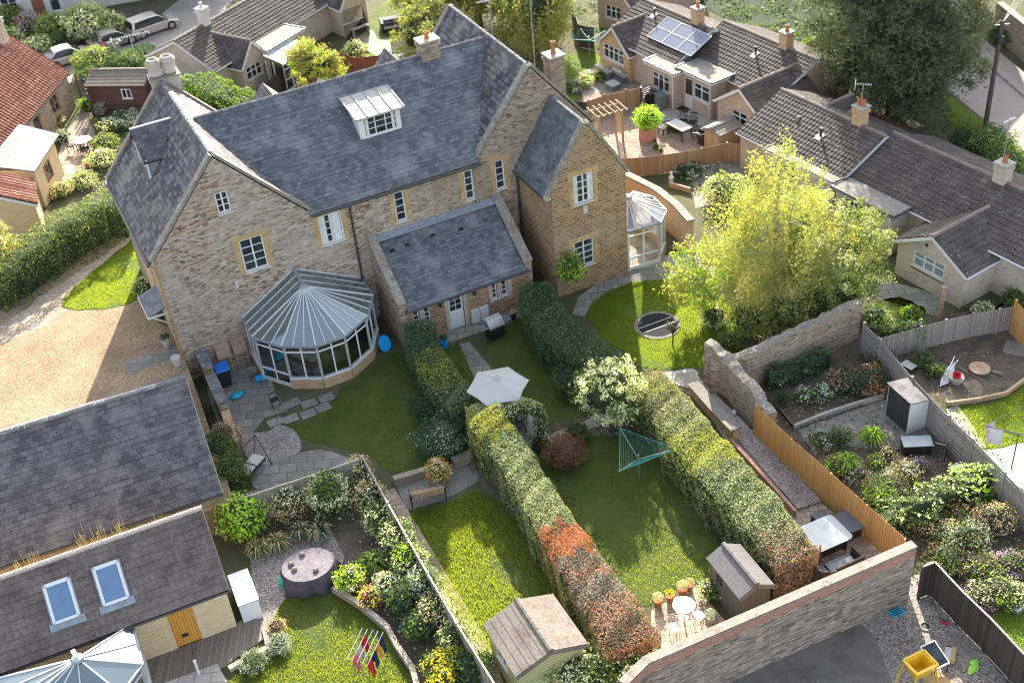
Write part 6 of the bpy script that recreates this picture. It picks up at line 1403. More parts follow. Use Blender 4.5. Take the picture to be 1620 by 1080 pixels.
for a, b_, r_, m_, l_ in ((1228,598,.5,['lf_grey','lf_shade'],'leafy vegetable plant at the left of the plot'), (1240,630,.4,['lf_shade','lf_mid'],'small vegetable plant near the kerb'), (1272,625,.45,['lf_grey','lf_mid'],'broad leaved vegetable in the middle of the plot'), (1300,620,.5,['lf_grey','lf_mid'],'pale broad leaved vegetable right of the middle'), (1340,600,.8,['lf_brown','lf_shade'],'brown shrub at the right of the plot'), (1375,600,.9,['lf_brown','lf_red','lf_shade'],'reddish brown shrub by the slatted fence'), (1395,570,.7,['lf_shade','lf_brown'],'dark shrub below the slatted fence corner')):
    bushp('plot_plant', l_, 'plant', a, b_, r_, r_*1.3, m_, size=.14 if 'broad' in l_ else .10)
# right hand garden borders
RB = [(1300,695,.5,.5,['lf_grey','lf_mid'],'white flowered clump at the head of the right border'), (1330,690,.5,.8,['lf_mid','lf_shade'],'green clump behind the orange fence top'), (1325,735,.55,.7,['lf_mid','lf_lime'],'grassy green clump nearest the orange fence'), (1355,750,.5,.6,['lf_grey'],'silver grey clump in the right border'),
 (1390,775,.6,.8,['lf_mid','lf_lime'],'bright green clump beside the orange fence'), (1385,730,.35,.5,['lf_lime','lf_mid'],'small round lime tuft'), (1400,715,.4,.45,['lf_tan','lf_mid'],'cream edged tuft beside the path'), (1430,745,.6,.6,['lf_grey','lf_tan'],'grey heather like mound'), (1450,735,.5,.5,['lf_mauve','lf_tan','lf_brown'],'pink heather mound by the bark path'),
 (1410,765,.6,.7,['lf_grey','lf_mid'],'grey green mound in the middle border'), (1450,815,.7,.9,['lf_shade','lf_mid'],'dark green shrub in the lower right garden'), (1490,840,.6,.8,['lf_tan','lf_shade'],'dull brown and green shrub'), (1530,850,.8,1.2,['lf_grey','lf_mid'],'grey leaved tall shrub in the lower right garden'),
 (1575,820,.8,1.3,['lf_tan'],'tan seed headed shrub near the slatted fence'), (1520,815,.6,.8,['lf_tan','lf_orange','lf_mid'],'russet shrub behind the grey leaved one'), (1500,880,.7,.8,['lf_mid','lf_hedge'],'mid green shrub by the dark fence corner'), (1480,905,.5,.7,['lf_shade','lf_mid'],'dark shrub at the dark fence corner'),
 (1555,895,.7,.9,['lf_mid','lf_mauve','lf_lime'],'mauve flowered clump above the dark fence'), (1600,890,.7,.9,['lf_mauve','lf_mid'],'mauve aster clump at the right edge'), (1580,930,.7,.8,['lf_lime','lf_mid','lf_pale'],'yellow green clump along the dark fence'), (1550,940,.6,.7,['lf_pale','lf_mid','lf_mauve'],'pale flowered clump next to the dark fence'), (1605,940,.6,.8,['lf_pale','lf_mid'],'pale spiky clump by the corner lawn'), (1560,790,.5,.6,['lf_mid','lf_shade'],'dark ferny clump at the slatted fence foot')]
for a, b_, r_, h_, m_, l_ in RB: bushp('border_plant', l_, 'border plant', a, b_, r_*1.15, h_*.9, m_+['lf_straw'], size=.085, lump=11, dens=.8, ry=r_*random.uniform(.9, 1.4), group='plants of the right hand borders')
for a, b_, l_ in ((1340,735,'long green grass beside the orange fence'), (1395,790,'tall green grass clump by the lower orange fence'), (1378,695,'dark spiky grass tuft by the path bend')):
    tuft('grass_tuft', l_, 'ornamental grass', G(a, b_, .2), .7, .9, ['lf_mid','lf_lime'], 260, .03)
for a, b_, r_, m_, l_ in ((1460,570,.5,['lf_mid','lf_shade'],'scrubby plant in the bare right plot'), (1480,585,.4,['lf_mid'],'small weed clump near the pushchair'), (1385,500,.7,['lf_lime','lf_pale'],'bright leafy shrub beyond the wall corner'), (1555,490,.5,['lf_pale'],'pale shrub behind the grey boarded fence'), (1440,495,.5,['lf_lime','lf_mid'],'sunlit shrub in front of the brick wing')):
    bushp('small_shrub', l_, 'shrub', a, b_, r_, r_*1.4, m_, size=.10)
for a, b_, r_, h_, m_, l_ in ((1185,505,.9,1.7,['lf_mid','lf_birch'],'green shrub behind the left end of the crumbling wall'), (1240,495,1.0,1.9,['lf_mid','lf_gold','lf_birch'],'yellow green shrub under the birch behind the wall'), (1290,480,1.0,1.9,['lf_shade','lf_mid','lf_birch'],'dark green shrub behind the middle of the crumbling wall'), (1335,462,1.0,1.8,['lf_birch','lf_mid'],'leafy shrub behind the right end of the crumbling wall'), (1130,500,.7,.9,['lf_mid','lf_pale'],'white flowered shrub at the circular lawn edge'), (1150,540,.6,.8,['lf_mid','lf_hedge'],'green shrub between the circular lawn and the wall')):
    bushp('wall_foot_shrub', l_, 'shrub', a, b_, r_, h_, m_, size=.11)
# ================================================= trees
bp = G(1222, 512)
tree('weeping_birch', 'yellow green weeping birch rising behind the crumbling wall', bp, 10.5, ['lf_gold','lf_birch','lf_willow'], [(0,0,5.8,2.5,2.3,3.8),(-1.1,.5,4.8,2.2,2.1,2.8),(.3,.2,2.8,3.0,2.3,1.7),(.2,.3,8.8,.9,.9,1.6)], 46000, .11, 'trunk_pale', .15, nclump=330, clump=.36, weights=[.25,.33,.42], hang=.5, weep=1.5, asp=.45, limbs=26)
tree('apple_tree', 'spreading light green tree with pale blossom right of the birch', (bp.x+3.0, bp.y+1.7, 0), 6.0, ['lf_birch','lf_mid','lf_pale','lf_gold'], [(-.4,0,3.2,3.1,2.7,2.4),(.9,-.8,2.6,2.0,1.9,1.9),(-1.8,.3,3.6,2.2,2.0,2.2)], 34000, .12, 'trunk_pale', .13, nclump=330, clump=.3, weights=[.48,.14,.2,.18], asp=.55, limbs=18)
tree('apple_tree', 'low branching shrubby tree left of the birch over the white path', (bp.x-2.9, bp.y+1.8, 0), 3.6, ['lf_lime','lf_gold','lf_birch'], [(0,0,2.3,1.9,1.8,1.3),(-.8,-1.0,1.8,1.5,1.1,.8)], 9000, .12, 'trunk_pale', .1, nclump=90, clump=.3, weights=[.3,.3,.4], limbs=14)
tree('yew_tree', 'huge dark green yew tree beside the road', G(1412,180), 13, ['lf_yew'], [(-.3,0,7.0,5.0,4.5,5.6),(.3,0,3.2,4.7,4.2,3.0),(-.3,0,10.5,4.2,3.9,3.2)], 130000, .20, 'trunk', .5, nclump=700, clump=.6, asp=.3, inner=True, limbs=20)
tree('willow_tree', 'tall pale weeping willow behind the right gable', G(760,48), 9, ['lf_willow','lf_mid'], [(0,0,5.2,3.8,3.0,3.6),(3.6,-.5,4.8,3.0,2.6,3.4),(-3.4,0,4.8,2.8,2.6,3.0),(0,3,5,4,3,3)], 70000, .17, 'trunk', .3, nclump=300, clump=.5, weep=1.4, hang=.5, weights=[.85,.15], limbs=16, inner=True)
tree('willow_tree', 'weeping willow curtain beside the small far lawn', G(850,95), 7.5, ['lf_willow','lf_mid'], [(0,0,4.0,2.6,2.4,2.8),(.9,2,4.0,2.4,2.4,2.8)], 26000, .16, 'trunk', .25, nclump=200, clump=.5, weep=1.4, hang=.5, weights=[.8,.2], limbs=12, inner=True)
tree('maple_tree', 'yellow green tree rising behind the main ridge', G(672,122), 4.6, ['lf_gold','lf_birch'], [(0,0,3.1,1.9,1.6,1.6),(.5,1.4,3.3,1.6,1.6,1.5)], 14000, .14, nclump=120, clump=.35, weights=[.45,.55], inner=True)
tree('maple_tree', 'small yellow tree in front of the far glazed porch', G(500,165), 4.2, ['lf_gold','lf_lime'], [(0,0,2.9,1.4,1.2,1.5),(1.3,.3,2.3,.9,.9,1.0)], 9000, .14, nclump=80, clump=.3, weights=[.7,.3], inner=True)
bushp('round_shrub', 'round light green shrub on the far bungalow patio', 'shrub', 562, 82, .85, 1.6, ['lf_birch','lf_pale'], size=.12)
tree('cherry_tree', 'leafy green tree at the top edge behind the lane', G(230,-5), 5, ['lf_birch','lf_mid'], [(0,0,3,3,2,2)], 9000, .17, nclump=90, inner=True)
tree('garden_tree', 'dark leafy tree above the cream chimney', G(330,-30), 6, ['lf_shade','lf_mid'], [(0,0,3.6,3.8,2.4,2.6)], 14000, .17, nclump=120, inner=True)
LS = [(135,35,1.9,2.6,['lf_birch','lf_pale'],'large pale green shrub between the white house and the lane'), (175,40,1.3,1.9,['lf_pale','lf_birch'],'pale shrub beside the silver car'), (78,45,1.3,2.2,['lf_birch','lf_mid'],'green shrub in front of the white house'), (45,42,1.1,2.2,['lf_red','lf_mauve','lf_mid'],'plum coloured shrub in front of the white house'), (20,60,1.0,1.6,['lf_pale','lf_lime'],'lime shrub beside the barn chimney'), (60,72,1.2,1.4,['lf_pale','lf_birch'],'rounded shrub behind the pantile ridge'), (95,62,1.0,1.4,['lf_mid','lf_shade'],'dark shrub by the lane edge'), (10,25,1.4,1.6,['lf_mid','lf_birch'],'shrub under the white house window')]
for a, b_, r_, h_, m_, l_ in LS: bushp('front_shrub', l_, 'shrub', a, b_, r_, h_, m_, size=.14, group='shrubs in front of the white house')
SB = [(148,95,1.5,1.8,['lf_birch','lf_mid'],'spiky green conifer beside the lane'), (200,100,1.6,1.5,['lf_shade','lf_mid'],'dark low shrub behind the shed'), (145,118,1.3,1.3,['lf_shade','lf_mid'],'dark shrub between shed and gate'), (225,85,1.2,1.0,['lf_shade'],'low dark ground shrub under the antenna'), (135,165,.5,.8,['lf_lime','lf_mid'],'small bright plant by the barn gate'), (200,190,1.1,.9,['lf_shade','lf_grey'],'grey green plants in front of the shed'), (170,200,.8,.8,['lf_mid','lf_pale'],'green border plants near the metal table'), (165,225,.9,.9,['lf_birch','lf_mid'],'lime border plants right of the metal table'), (160,250,.9,.9,['lf_pale','lf_birch'],'pale border plants above the boundary hedge'), (130,285,.9,.7,['lf_pale','lf_birch'],'pale shrub at the corner of the boundary hedge'), (95,300,.8,.7,['lf_tan','lf_birch'],'straw coloured plants above the boundary hedge'), (90,190,.5,.9,['lf_tan','lf_mid'],'dry plant against the barn wall'), (98,215,.5,.8,['lf_shade','lf_grey'],'dark potted looking shrub by the sheet roofed shed')]
for a, b_, r_, h_, m_, l_ in SB: bushp('terrace_plant', l_, 'plant', a, b_, r_, h_, m_, size=.12)
tree('autumn_tree', 'golden green leafy tree at the left edge above the drive', G(-5,470), 4.6, ['lf_willow','lf_pale','lf_gold','lf_tan'], [(0,0,2.9,2.0,2.0,1.9),(.2,-.6,1.9,1.6,1.5,1.3)], 15000, .12, nclump=150, clump=.3, weights=[.5,.2,.15,.15], inner=True)
RS = [(1560,225,1.6,1.6,['lf_shade','lf_mid'],'dark shrub right of the bungalow chimney'), (1590,255,1.4,1.3,['lf_mid','lf_hedge'],'green shrub beside the verge'), (1530,222,1.0,1.2,['lf_shade'],'dark shrub at the foot of the verge'), (1290,75,1.0,1.6,['lf_birch','lf_mid'],'light green shrub left of the yew'), (1600,50,1.5,1.2,['lf_shade'],'dark shrub behind the road wall'), (925,128,.6,.7,['lf_lime','lf_pale','lf_tan'],'mixed flowers beside the small far lawn'), (948,120,.5,.6,['lf_gold','lf_mid'],'yellow flowers at the lawn edge'), (905,135,.9,.5,['lf_grey','lf_mid'],'lavender row at the end of the far lawn'), (940,225,.7,1.0,['lf_tan','lf_mid'],'dry climbing plant beside the pergola'), (1070,200,.7,.3,['lf_mid','lf_shade'],'low green border beside the patio table'), (965,245,.4,.5,['lf_mid','lf_pale'],'small climber at the fence end'), (1090,270,.8,.6,['lf_shade','lf_grey'],'low dark plants behind the curved wall'), (1150,300,1.4,1.3,['lf_pale','lf_birch'],'pale shrub between curved wall and birch'), (1610,470,.7,.9,['lf_mid'],'green shrub right of the brick wing')]
for a, b_, r_, h_, m_, l_ in RS: bushp('garden_shrub', l_, 'shrub', a, b_, r_, h_, m_, size=.12)
# ================================================= garden objects
def part(par, name, mat, fn, **kw): b = MB(); fn(b); return b.build(name, M[mat], par, **kw)
def chair(label, loc, rot, mat='iron', seat='iron', group=None, name='garden_chair', w=.46, arms=True):
    t = thing(name, label, 'chair', loc, rot, group)
    part(t, 'seat', seat, lambda b: b.box((-w/2,-w/2,.41), (w/2,w/2,.455)))
    part(t, 'backrest', mat, lambda b: [b.bar((x, w/2, .5), (x, w/2+.06, .9), .035, .02) for x in np.linspace(-w/2+.03, w/2-.03, 6)]+[b.bar((-w/2, w/2+.06, .9), (w/2, w/2+.06, .9), .04, .05)])
    for sx in (-1, 1):
        for sy in (-1, 1): part(t, 'leg', mat, lambda b: b.bar((sx*(w/2-.02), sy*(w/2-.02), 0), (sx*(w/2-.02), sy*(w/2-.02), .42), .035, .035))
        if arms: part(t, 'armrest', mat, lambda b: (b.bar((sx*w/2, -w/2, .65), (sx*w/2, w/2+.03, .67), .045, .03), b.bar((sx*w/2, -w/2+.03, .44), (sx*w/2, -w/2+.03, .65), .03, .03)))
    return t
def table(label, loc, rot, L, W, top='wood', leg='iron', h=.73, rnd=False, name='garden_table'):
    t = thing(name, label, 'table', loc, rot)
    if rnd: part(t, 'tabletop', top, lambda b: b.lathe([(L/2-.02, h-.03), (L/2, h-.015), (L/2-.01, h)], n=28))
    else: part(t, 'tabletop', top, lambda b: b.box((-L/2,-W/2,h-.035), (L/2,W/2,h)), bevel=.01)
    k = .32 if rnd else .44
    for sx in (-1, 1):
        for sy in (-1, 1): part(t, 'leg', leg, lambda b: b.bar((sx*L*k, sy*W*k, 0), (sx*L*k*.95, sy*W*k*.95, h-.03), .045, .045))
    return t
# parasol with its table and chairs
pp = G(786, 597, 2.55)
t = thing('parasol', 'pale grey six sided parasol open over the lean-to garden patio', 'parasol', (pp.x, pp.y, 0), 8)
def can(b):
    rim = [Vector((1.38*math.cos(R(60*i)), 1.38*math.sin(R(60*i)), 2.08)) for i in range(6)]; top = Vector((0,0,2.56)); vs = [top]; fs = []
    for i in range(6):
        a, c = rim[i], rim[(i+1)%6]; k = len(vs); m = (a+c)/2*1.0; m = Vector((m.x*.965, m.y*.965, 2.10))
        vs += [a, m, c]; vs += [a*.5+top*.5+Vector((0,0,.02)), m*.5+top*.5-Vector((0,0,.025)), c*.5+top*.5+Vector((0,0,.02))]
        fs += [(0,k+3,k+4),(0,k+4,k+5),(k+3,k,k+1,k+4),(k+4,k+1,k+2,k+5)]
    b.add(vs, fs); b.add([v-Vector((0,0,.012)) for v in vs], [tuple(reversed(f)) for f in fs])
part(t, 'canopy', 'umbrella', can)
part(t, 'vent_cap', 'umbrella', lambda b: b.lathe([(.17, 2.53), (.12, 2.60), (.02, 2.66)], n=6))
part(t, 'pole', 'iron', lambda b: b.tube([(0,0,0), (0,0,2.7)], .028, 8)); part(t, 'base', 'iron', lambda b: b.lathe([(.26, 0), (.26, .06), (.05, .1)], n=16))
for i in range(6): part(t, 'rib', 'steel', lambda b: b.bar((0,0,2.5), (1.34*math.cos(R(60*i)), 1.34*math.sin(R(60*i)), 2.05), .02, .02))
table('dark slatted table under the parasol', (pp.x+.05, pp.y-.05, .03), 15, 1.2, .8, 'darkfence')
for dx, dy, r_, l_ in ((-.2,-.85,180,'dark garden chair at the near side of the parasol table'), (.9,-.1,270,'dark garden chair right of the parasol table'), (.1,.85,0,'dark garden chair at the far side of the parasol table')):
    chair(l_, (pp.x+dx, pp.y+dy, .03), r_, group='chairs round the parasol table')
chair('dark garden chair under the hedge arch', G(822, 683), 200)
# bench
a = G(653, 803); c = G(706, 790); dv_ = (c-a); L_b = dv_.length; hd = math.degrees(math.atan2(dv_.y, dv_.x))
t = thing('park_bench', 'wooden slatted bench with black iron ends seen from behind on the concrete slab', 'bench', a, hd)
part(t, 'backrest', 'wood', lambda b: [b.bar((.03, -.02-.03*i, .48+.11*i), (L_b-.03, -.02-.03*i, .48+.11*i), .025, .08, up=(0,0,1)) for i in range(4)])
part(t, 'seat', 'wood', lambda b: [b.bar((.03, .08+.09*i, .42), (L_b-.03, .08+.09*i, .42), .075, .025) for i in range(5)])
for x in (0, L_b):
    part(t, 'iron_end', 'iron', lambda b: (b.bar((x, 0, 0), (x, -.13, .86), .05, .05), b.bar((x, .48, 0), (x, .48, .62), .05, .05), b.bar((x, -.05, .62), (x, .5, .62), .06, .04), b.bar((x, 0, .4), (x, .48, .4), .04, .04)))
# gas barbecue by the lean-to
t = thing('gas_barbecue', 'grey hooded gas barbecue on a trolley beside the meter boxes', 'barbecue', G(784, 533), HH+5)
part(t, 'hood', 'steel', lambda b: b.add([Vector(p) for p in ((-.42,-.28,.85),(.42,-.28,.85),(.42,.3,.85),(-.42,.3,.85),(-.42,-.12,1.12),(.42,-.12,1.12),(.42,.25,1.15),(-.42,.25,1.15))], [(4,5,6,7),(0,1,5,4),(1,2,6,5),(2,3,7,6),(3,0,4,7)]), bevel=.02)
part(t, 'cabinet', 'iron', lambda b: b.box((-.4,-.25,.1), (.4,.28,.84))); part(t, 'control_panel', 'steel', lambda b: b.box((-.42,-.34,.72), (.42,-.252,.84)))
for s in (-1, 1): part(t, 'side_shelf', 'cushion', lambda b: b.box((s*.64-.2,-.25,.82), (s*.64+.2,.25,.86)))
for i in range(4): part(t, 'knob', 'black', lambda b: b.lathe([(.03,-.02),(.03,.02)], (-.27+.18*i,-.36,.78), 8))
pot('plastic pot with dry plant at the corner of the lean-to', G(812,505), .15, .3, 'black', ['lf_tan'])
pot('blue glazed pot beside the white lean-to door', G(703,548), .2, .35, 'skyblue', ['lf_shade'])
# rotary driers
def drier(label, loc, mat, arms=3, r=1.15, rot=0, h=1.35, rise=.45, clothes=()):
    t = thing('rotary_drier', label, 'rotary washing line', loc, rot)
    part(t, 'pole', 'steel', lambda b: b.tube([(0,0,0), (0,0,h+.25)], .025, 8)); tips = []
    for i in range(arms):
        a = 2*math.pi*i/arms; tip = Vector((r*math.cos(a), r*math.sin(a), h+rise)); tips.append(tip); part(t, 'arm', 'steel', lambda b: b.tube([(0,0,h), tip], .014, 6))
    def lines(b):
        for k in range(8):
            f = .3+.7*k/7
            for i in range(arms):
                p, q = tips[i], tips[(i+1)%arms]; p = Vector((p.x*f, p.y*f, h+(rise)*f)); q = Vector((q.x*f, q.y*f, h+rise*f)); b.tube([p, (p+q)/2-Vector((0,0,.03)), q], .004 if k < 7 else .011, 4)
    part(t, 'washing_line', mat, lines)
    for (i, f0, f1, fr, hh_, m_) in clothes:
        p, q = tips[i]*1.0, tips[(i+1)%arms]*1.0; sc = lambda v: Vector((v.x*fr, v.y*fr, h+rise*fr)); p, q = sc(p), sc(q); a = p+(q-p)*f0; c = p+(q-p)*f1; n = Vector((-(c-a).y, (c-a).x, 0)).normalized()*.02
        o_ = part(thing('laundry', ('lilac' if m_ == 'lilac' else 'pink')+' sheet hanging from the rotary line behind the main ridge', 'laundry', loc, rot), 'cloth', m_, lambda b: b.add([a, c, c-Vector((0,0,hh_))+n*2, (a+c)/2-Vector((0,0,hh_*1.05))-n, a-Vector((0,0,hh_))+n], [(0,1,2,3,4)]))
    return t
dp = G(1011, 757)
drier('green lined triangular rotary washing line on the middle lawn', dp, 'green_line', 3, 1.5, 112, 1.1, .55)
drier('bright green rotary line standing on the small far lawn', G(933, 92), 'green_line', 4, 1.25, 20, 1.3, .35)
drier('green rotary line with pink washing behind the main ridge', G(632, 108), 'green_line', 4, 1.5, 40, 1.3, .35, clothes=[(0,.2,.8,.8,.9,'lilac'), (3,.3,.7,.6,.9,'pinkcloth')])
t = thing('washing_line', 'grey framed washing line at the right edge above the tan patio', 'washing line', G(1600, 740), 20)
part(t, 'pole', 'iron', lambda b: b.tube([(0,0,0), (0,0,1.8)], .025, 6)); part(t, 'arm', 'iron', lambda b: (b.tube([(0,0,1.75), (-.9,.9,1.95)], .02, 6), b.tube([(-.9,.9,1.95), (1.6,1.2,1.9)], .015, 6), b.tube([(-.9,.9,1.95), (.6,-.9,1.95)], .02, 6)))
t2 = thing('laundry', 'lilac towel hanging on the washing line at the right edge', 'laundry', t.location, 20); part(t2, 'cloth', 'lilac', lambda b: b.add([(-.9,.88,1.94),(-.35,.95,1.93),(-.4,.9,.95),(-.75,.8,1.0)], [(0,1,2,3)]))
t2 = thing('laundry', 'white towel hanging next to the lilac one', 'laundry', t.location, 20); part(t2, 'cloth', 'greycloth', lambda b: b.add([(-.8,.75,1.93),(-.45,.35,1.94),(-.5,.3,1.15),(-.8,.7,1.2)], [(0,1,2,3)]))
# glass dining table, rattan sofa
tp = G(1304, 843, .72); t = thing('dining_table', 'large rounded frosted glass dining table beside the orange fence', 'table', (tp.x, tp.y, 0), 22)
def rr(b, w, d, r, z0, z1, ox=0, oy=0):
    pts = []
    for cx_, cy_, a0 in ((w-r, d-r, 0), (-w+r, d-r, 90), (-w+r, -d+r, 180), (w-r, -d+r, 270)): pts += [(ox+cx_+r*math.cos(R(a0+a)), oy+cy_+r*math.sin(R(a0+a))) for a in range(0, 91, 15)]
    b.prism(pts, z0, z1)
part(t, 'tabletop', 'tableglass', lambda b: rr(b, .85, .72, .2, .70, .72)); part(t, 'frame', 'rattan', lambda b: b.box((-.6,-.5,.06), (.6,.5,.69)))
for s in (-1, 1):
    for s2 in (-1, 1): part(t, 'leg', 'rattan', lambda b: b.box((s*.62-.05, s2*.52-.05, 0), (s*.62+.05, s2*.52+.05, .68)))
sp = G(1345, 826, .5); t = thing('side_table', 'grey rounded glass side top standing behind the dining table', 'table', (sp.x, sp.y, 0), 22); part(t, 'tabletop', 'cushion', lambda b: rr(b, .42, .55, .18, .60, .62)); part(t, 'frame', 'rattan', lambda b: b.box((-.3,-.4,0), (.3,.4,.59)))
sp = G(1296, 815, .4); t = thing('footstool', 'dark rattan footstool above the glass table', 'stool', (sp.x, sp.y, 0), 25); part(t, 'frame', 'rattan', lambda b: b.box((-.25,-.2,0), (.25,.2,.38)), bevel=.02); part(t, 'cushion', 'cushion', lambda b: b.box((-.27,-.22,.382), (.27,.22,.44)), bevel=.02)
s0 = G(1363, 905); t = thing('rattan_sofa', 'dark rattan corner sofa with grey cushions against the boundary wall', 'sofa', s0, 22+180)
part(t, 'back', 'rattan', lambda b: b.box((.0,.0,0), (1.25,.1,.95)), bevel=.02); part(t, 'seat_base', 'rattan', lambda b: b.box((.0,-.72,0), (1.25,-.002,.36))); part(t, 'seat_cushion', 'cushion', lambda b: b.box((.1,-.72,.362), (1.22,-.02,.46)), bevel=.02)
part(t, 'armrest', 'rattan', lambda b: b.box((-.1,-.74,0), (-.002,.1,.78)), bevel=.02)
part(t, 'corner_back', 'rattan', lambda b: [b.box((0,0,0), (.3,.09,.9), F=Matrix.Translation(Vector((1.26+.62*math.sin(R(q*22)), -.62+.66*math.cos(R(q*22)), 0))) @ Matrix.Rotation(R(-q*22-10), 4, 'Z')) for q in range(4)])
part(t, 'corner_base', 'rattan', lambda b: b.prism([(1.27,-.72),(1.27,-.01),(1.55,-.05),(1.82,-.3),(1.88,-.72)], 0, .36)); part(t, 'corner_cushion', 'cushion', lambda b: b.prism([(1.29,-.7),(1.29,-.05),(1.53,-.09),(1.76,-.33),(1.82,-.7)], .362, .45))
t = thing('timber_screen', 'red brown board leaning behind the end of the ivy covered hedge', 'board', G(1290, 905), 60); part(t, 'board', 'redfence', lambda b: b.box((-.5,-.03,0), (.5,.03,1.0)))
# bistro set
def bistro_top(b, r, z): b.lathe([(r-.02, z-.03), (r, z-.01), (r-.02, z)], n=24)
t = thing('bistro_table', 'white round bistro table on the small tan patio', 'table', G(1082, 977), 0); part(t, 'tabletop', 'white', lambda b: bistro_top(b, .42, .72)); part(t, 'pedestal', 'white', lambda b: b.tube([(0,0,0),(0,0,.7)], .03, 8)); part(t, 'base', 'white', lambda b: b.lathe([(.22,0),(.18,.03),(.03,.06)], n=12))
for (a_, b_, r_, l_) in ((1104,986,280,'white bistro chair right of the round table'), (1067,1004,200,'white bistro chair below the round table')):
    t = thing('bistro_chair', l_, 'chair', G(a_, b_), r_, 'white bistro chairs'); part(t, 'seat', 'white', lambda b: bistro_top(b, .24, .45)); part(t, 'backrest', 'white', lambda b: b.tube([(-.2,-.14,.45),(-.19,-.2,.75),(0,-.23,.9),(.19,-.2,.75),(.2,-.14,.45)], .015, 6))
    for i in range(4): part(t, 'leg', 'white', lambda b: b.tube([(.15*math.cos(R(45+90*i)), .15*math.sin(R(45+90*i)), .44), (.2*math.cos(R(45+90*i)), .2*math.sin(R(45+90*i)), 0)], .013, 6))
for (a_, b_, m_, pl, l_, r_) in ((1041,957,'terracotta',['lf_tan','lf_pale'],'terracotta pot with dry plant at the patio corner',.17), (1060,950,'terracotta',['lf_flower','lf_mid'],'orange pot with yellow flowers on the patio edge',.16), (1080,938,'terracotta',['lf_pale','lf_tan'],'large clay pot with a pale plant behind the bistro table',.2), (1091,933,'terracotta',['lf_tan'],'small clay pot nearest the plastic shed',.14), (1124,983,'concrete',['lf_grey'],'grey stone pot beside the bistro chair',.18)):
    pot(l_, G(a_, b_), r_, .3, m_, pl)
pot('empty terracotta pot on the path by the long grey fence', G(762, 1048), .17, .36)
pot('white stone pot by the house wall on the drive, nearer the canopy', G(265, 548, DZ)+Vector((0,0,.02)), .2, .42, 'cream', ['lf_shade'], name='stone_pot')
pot('white stone pot by the house wall on the drive, beyond the path end', G(281, 578, DZ)+Vector((0,0,.02)), .22, .48, 'cream', None, name='stone_pot')
# trampoline ring set in the lawn
tc_ = G(1040, 515); t = thing('sunken_trampoline', 'round sunken trampoline with a mesh mat and two bands in the circular lawn', 'trampoline', (tc_.x, tc_.y, .0), 22)
part(t, 'rim', 'concrete_dark', lambda b: [b.box((-.105,-.09,0), (.105,.09,.05), F=Matrix.Rotation(R(i*12), 4, 'Z') @ Matrix.Translation(Vector((0,1.02,0)))) for i in range(30)])
part(t, 'mat', 'mesh', lambda b: b.lathe([(.95,.022),(.95,.03),(.01,.026)], n=36))
for y in (-.2, .22): part(t, 'band', 'line_pale', lambda b: b.box((-.9,y-.015,.034), (.9,y+.015,.042)))
t = thing('rose_tree', 'thin leafless rose tree standing at the edge of the trampoline', 'shrub', G(1064, 545), 0)
def rosy(b):
    b.tube([(0,0,0),(.03,0,.5),(0,.02,.9)], .035, 6)
    for i in range(14): a = i*2.4; b.tube([(0,0,.6+.02*i), (.28*math.cos(a), .28*math.sin(a), .95+.03*i), (.36*math.cos(a+.3), .36*math.sin(a+.3), .8+.05*i)], .022, 5)
part(t, 'stems', 'trunk', rosy); P_, D_ = ell_points(160, (0,0,1.1), (.38,.38,.35), .8); quads('foliage', leafquads(P_, D_, .09), [M['lf_brown'], M['lf_shade']], t, RNG.integers(0, 2, len(P_)))
# sheds
def shed(label, loc, rot, L, W, ez, rz, wall, roof, rst, door_at=None, win=None, oh=.08, cat='shed', name='garden_shed', vo=.08, fascia='felt'):
    ops = []
    if win: ops.append(win)
    if door_at: ops.append(door_at)
    return house(name, label, cat, loc, rot, L, W, ez, rz, wall, roof, rst, oh, vo, roof, fascia=fascia, openings=ops, gutter=False)
a = G(1138, 963); shed('brown plastic garden shed with a ribbed pale roof beside the boundary wall', (8.28, 29.85, 0), 110.7, 2.05, 1.25, 1.68, 2.02, 'plasticshed', 'metalroof', (.6, .3, 0, .002), win=('b', 1.15, .95, 1.6, 1.4, 'w', dict(cols=2, rows=2, fr=.03, frame='plasticshed', depth=.04, sill=False)), fascia='metalroof')
gs = (-1.62, 28.9); shed('green painted timber shed with a worn felt roof at the bottom centre', (1.38, 27.95, 0), 113.0, 2.3, 2.5, 1.85, 2.3, 'greenshed', 'felt', FLT, win=('b', .9, .9, 1.7, 1.5, 'w', dict(cols=2, rows=1, depth=.04)), oh=.12, vo=.14)
# white and black metal shed
a = G(1400, 655); c = G(1435, 687); dv_ = c-a; hd = math.degrees(math.atan2(dv_.y, dv_.x)); t = thing('metal_shed', 'tall grey panelled shed with black double doors by the slatted fence', 'shed', a, hd); Ls = dv_.length
part(t, 'body', 'upvc', lambda b: b.add([Vector(p) for p in ((0,0,0),(Ls,0,0),(Ls,.95,0),(0,.95,0),(0,0,1.7),(Ls,0,1.7),(Ls,.95,1.55),(0,.95,1.55))], [(0,3,2,1),(4,5,6,7),(0,1,5,4),(1,2,6,5),(2,3,7,6),(3,0,4,7)]), bevel=.015)
part(t, 'roof', 'slate_barn', lambda b: b.slab([(-.06,-.08,1.74),(Ls+.06,-.08,1.74),(Ls+.06,1.02,1.57),(-.06,1.02,1.57)], .05))
for s in (0, 1): part(t, 'door', 'dark_door', lambda b: b.box((.07+s*(Ls/2-.05), -.03, .06), (Ls/2-.01+s*(Ls/2-.06), -.002, 1.6)), bevel=.008)
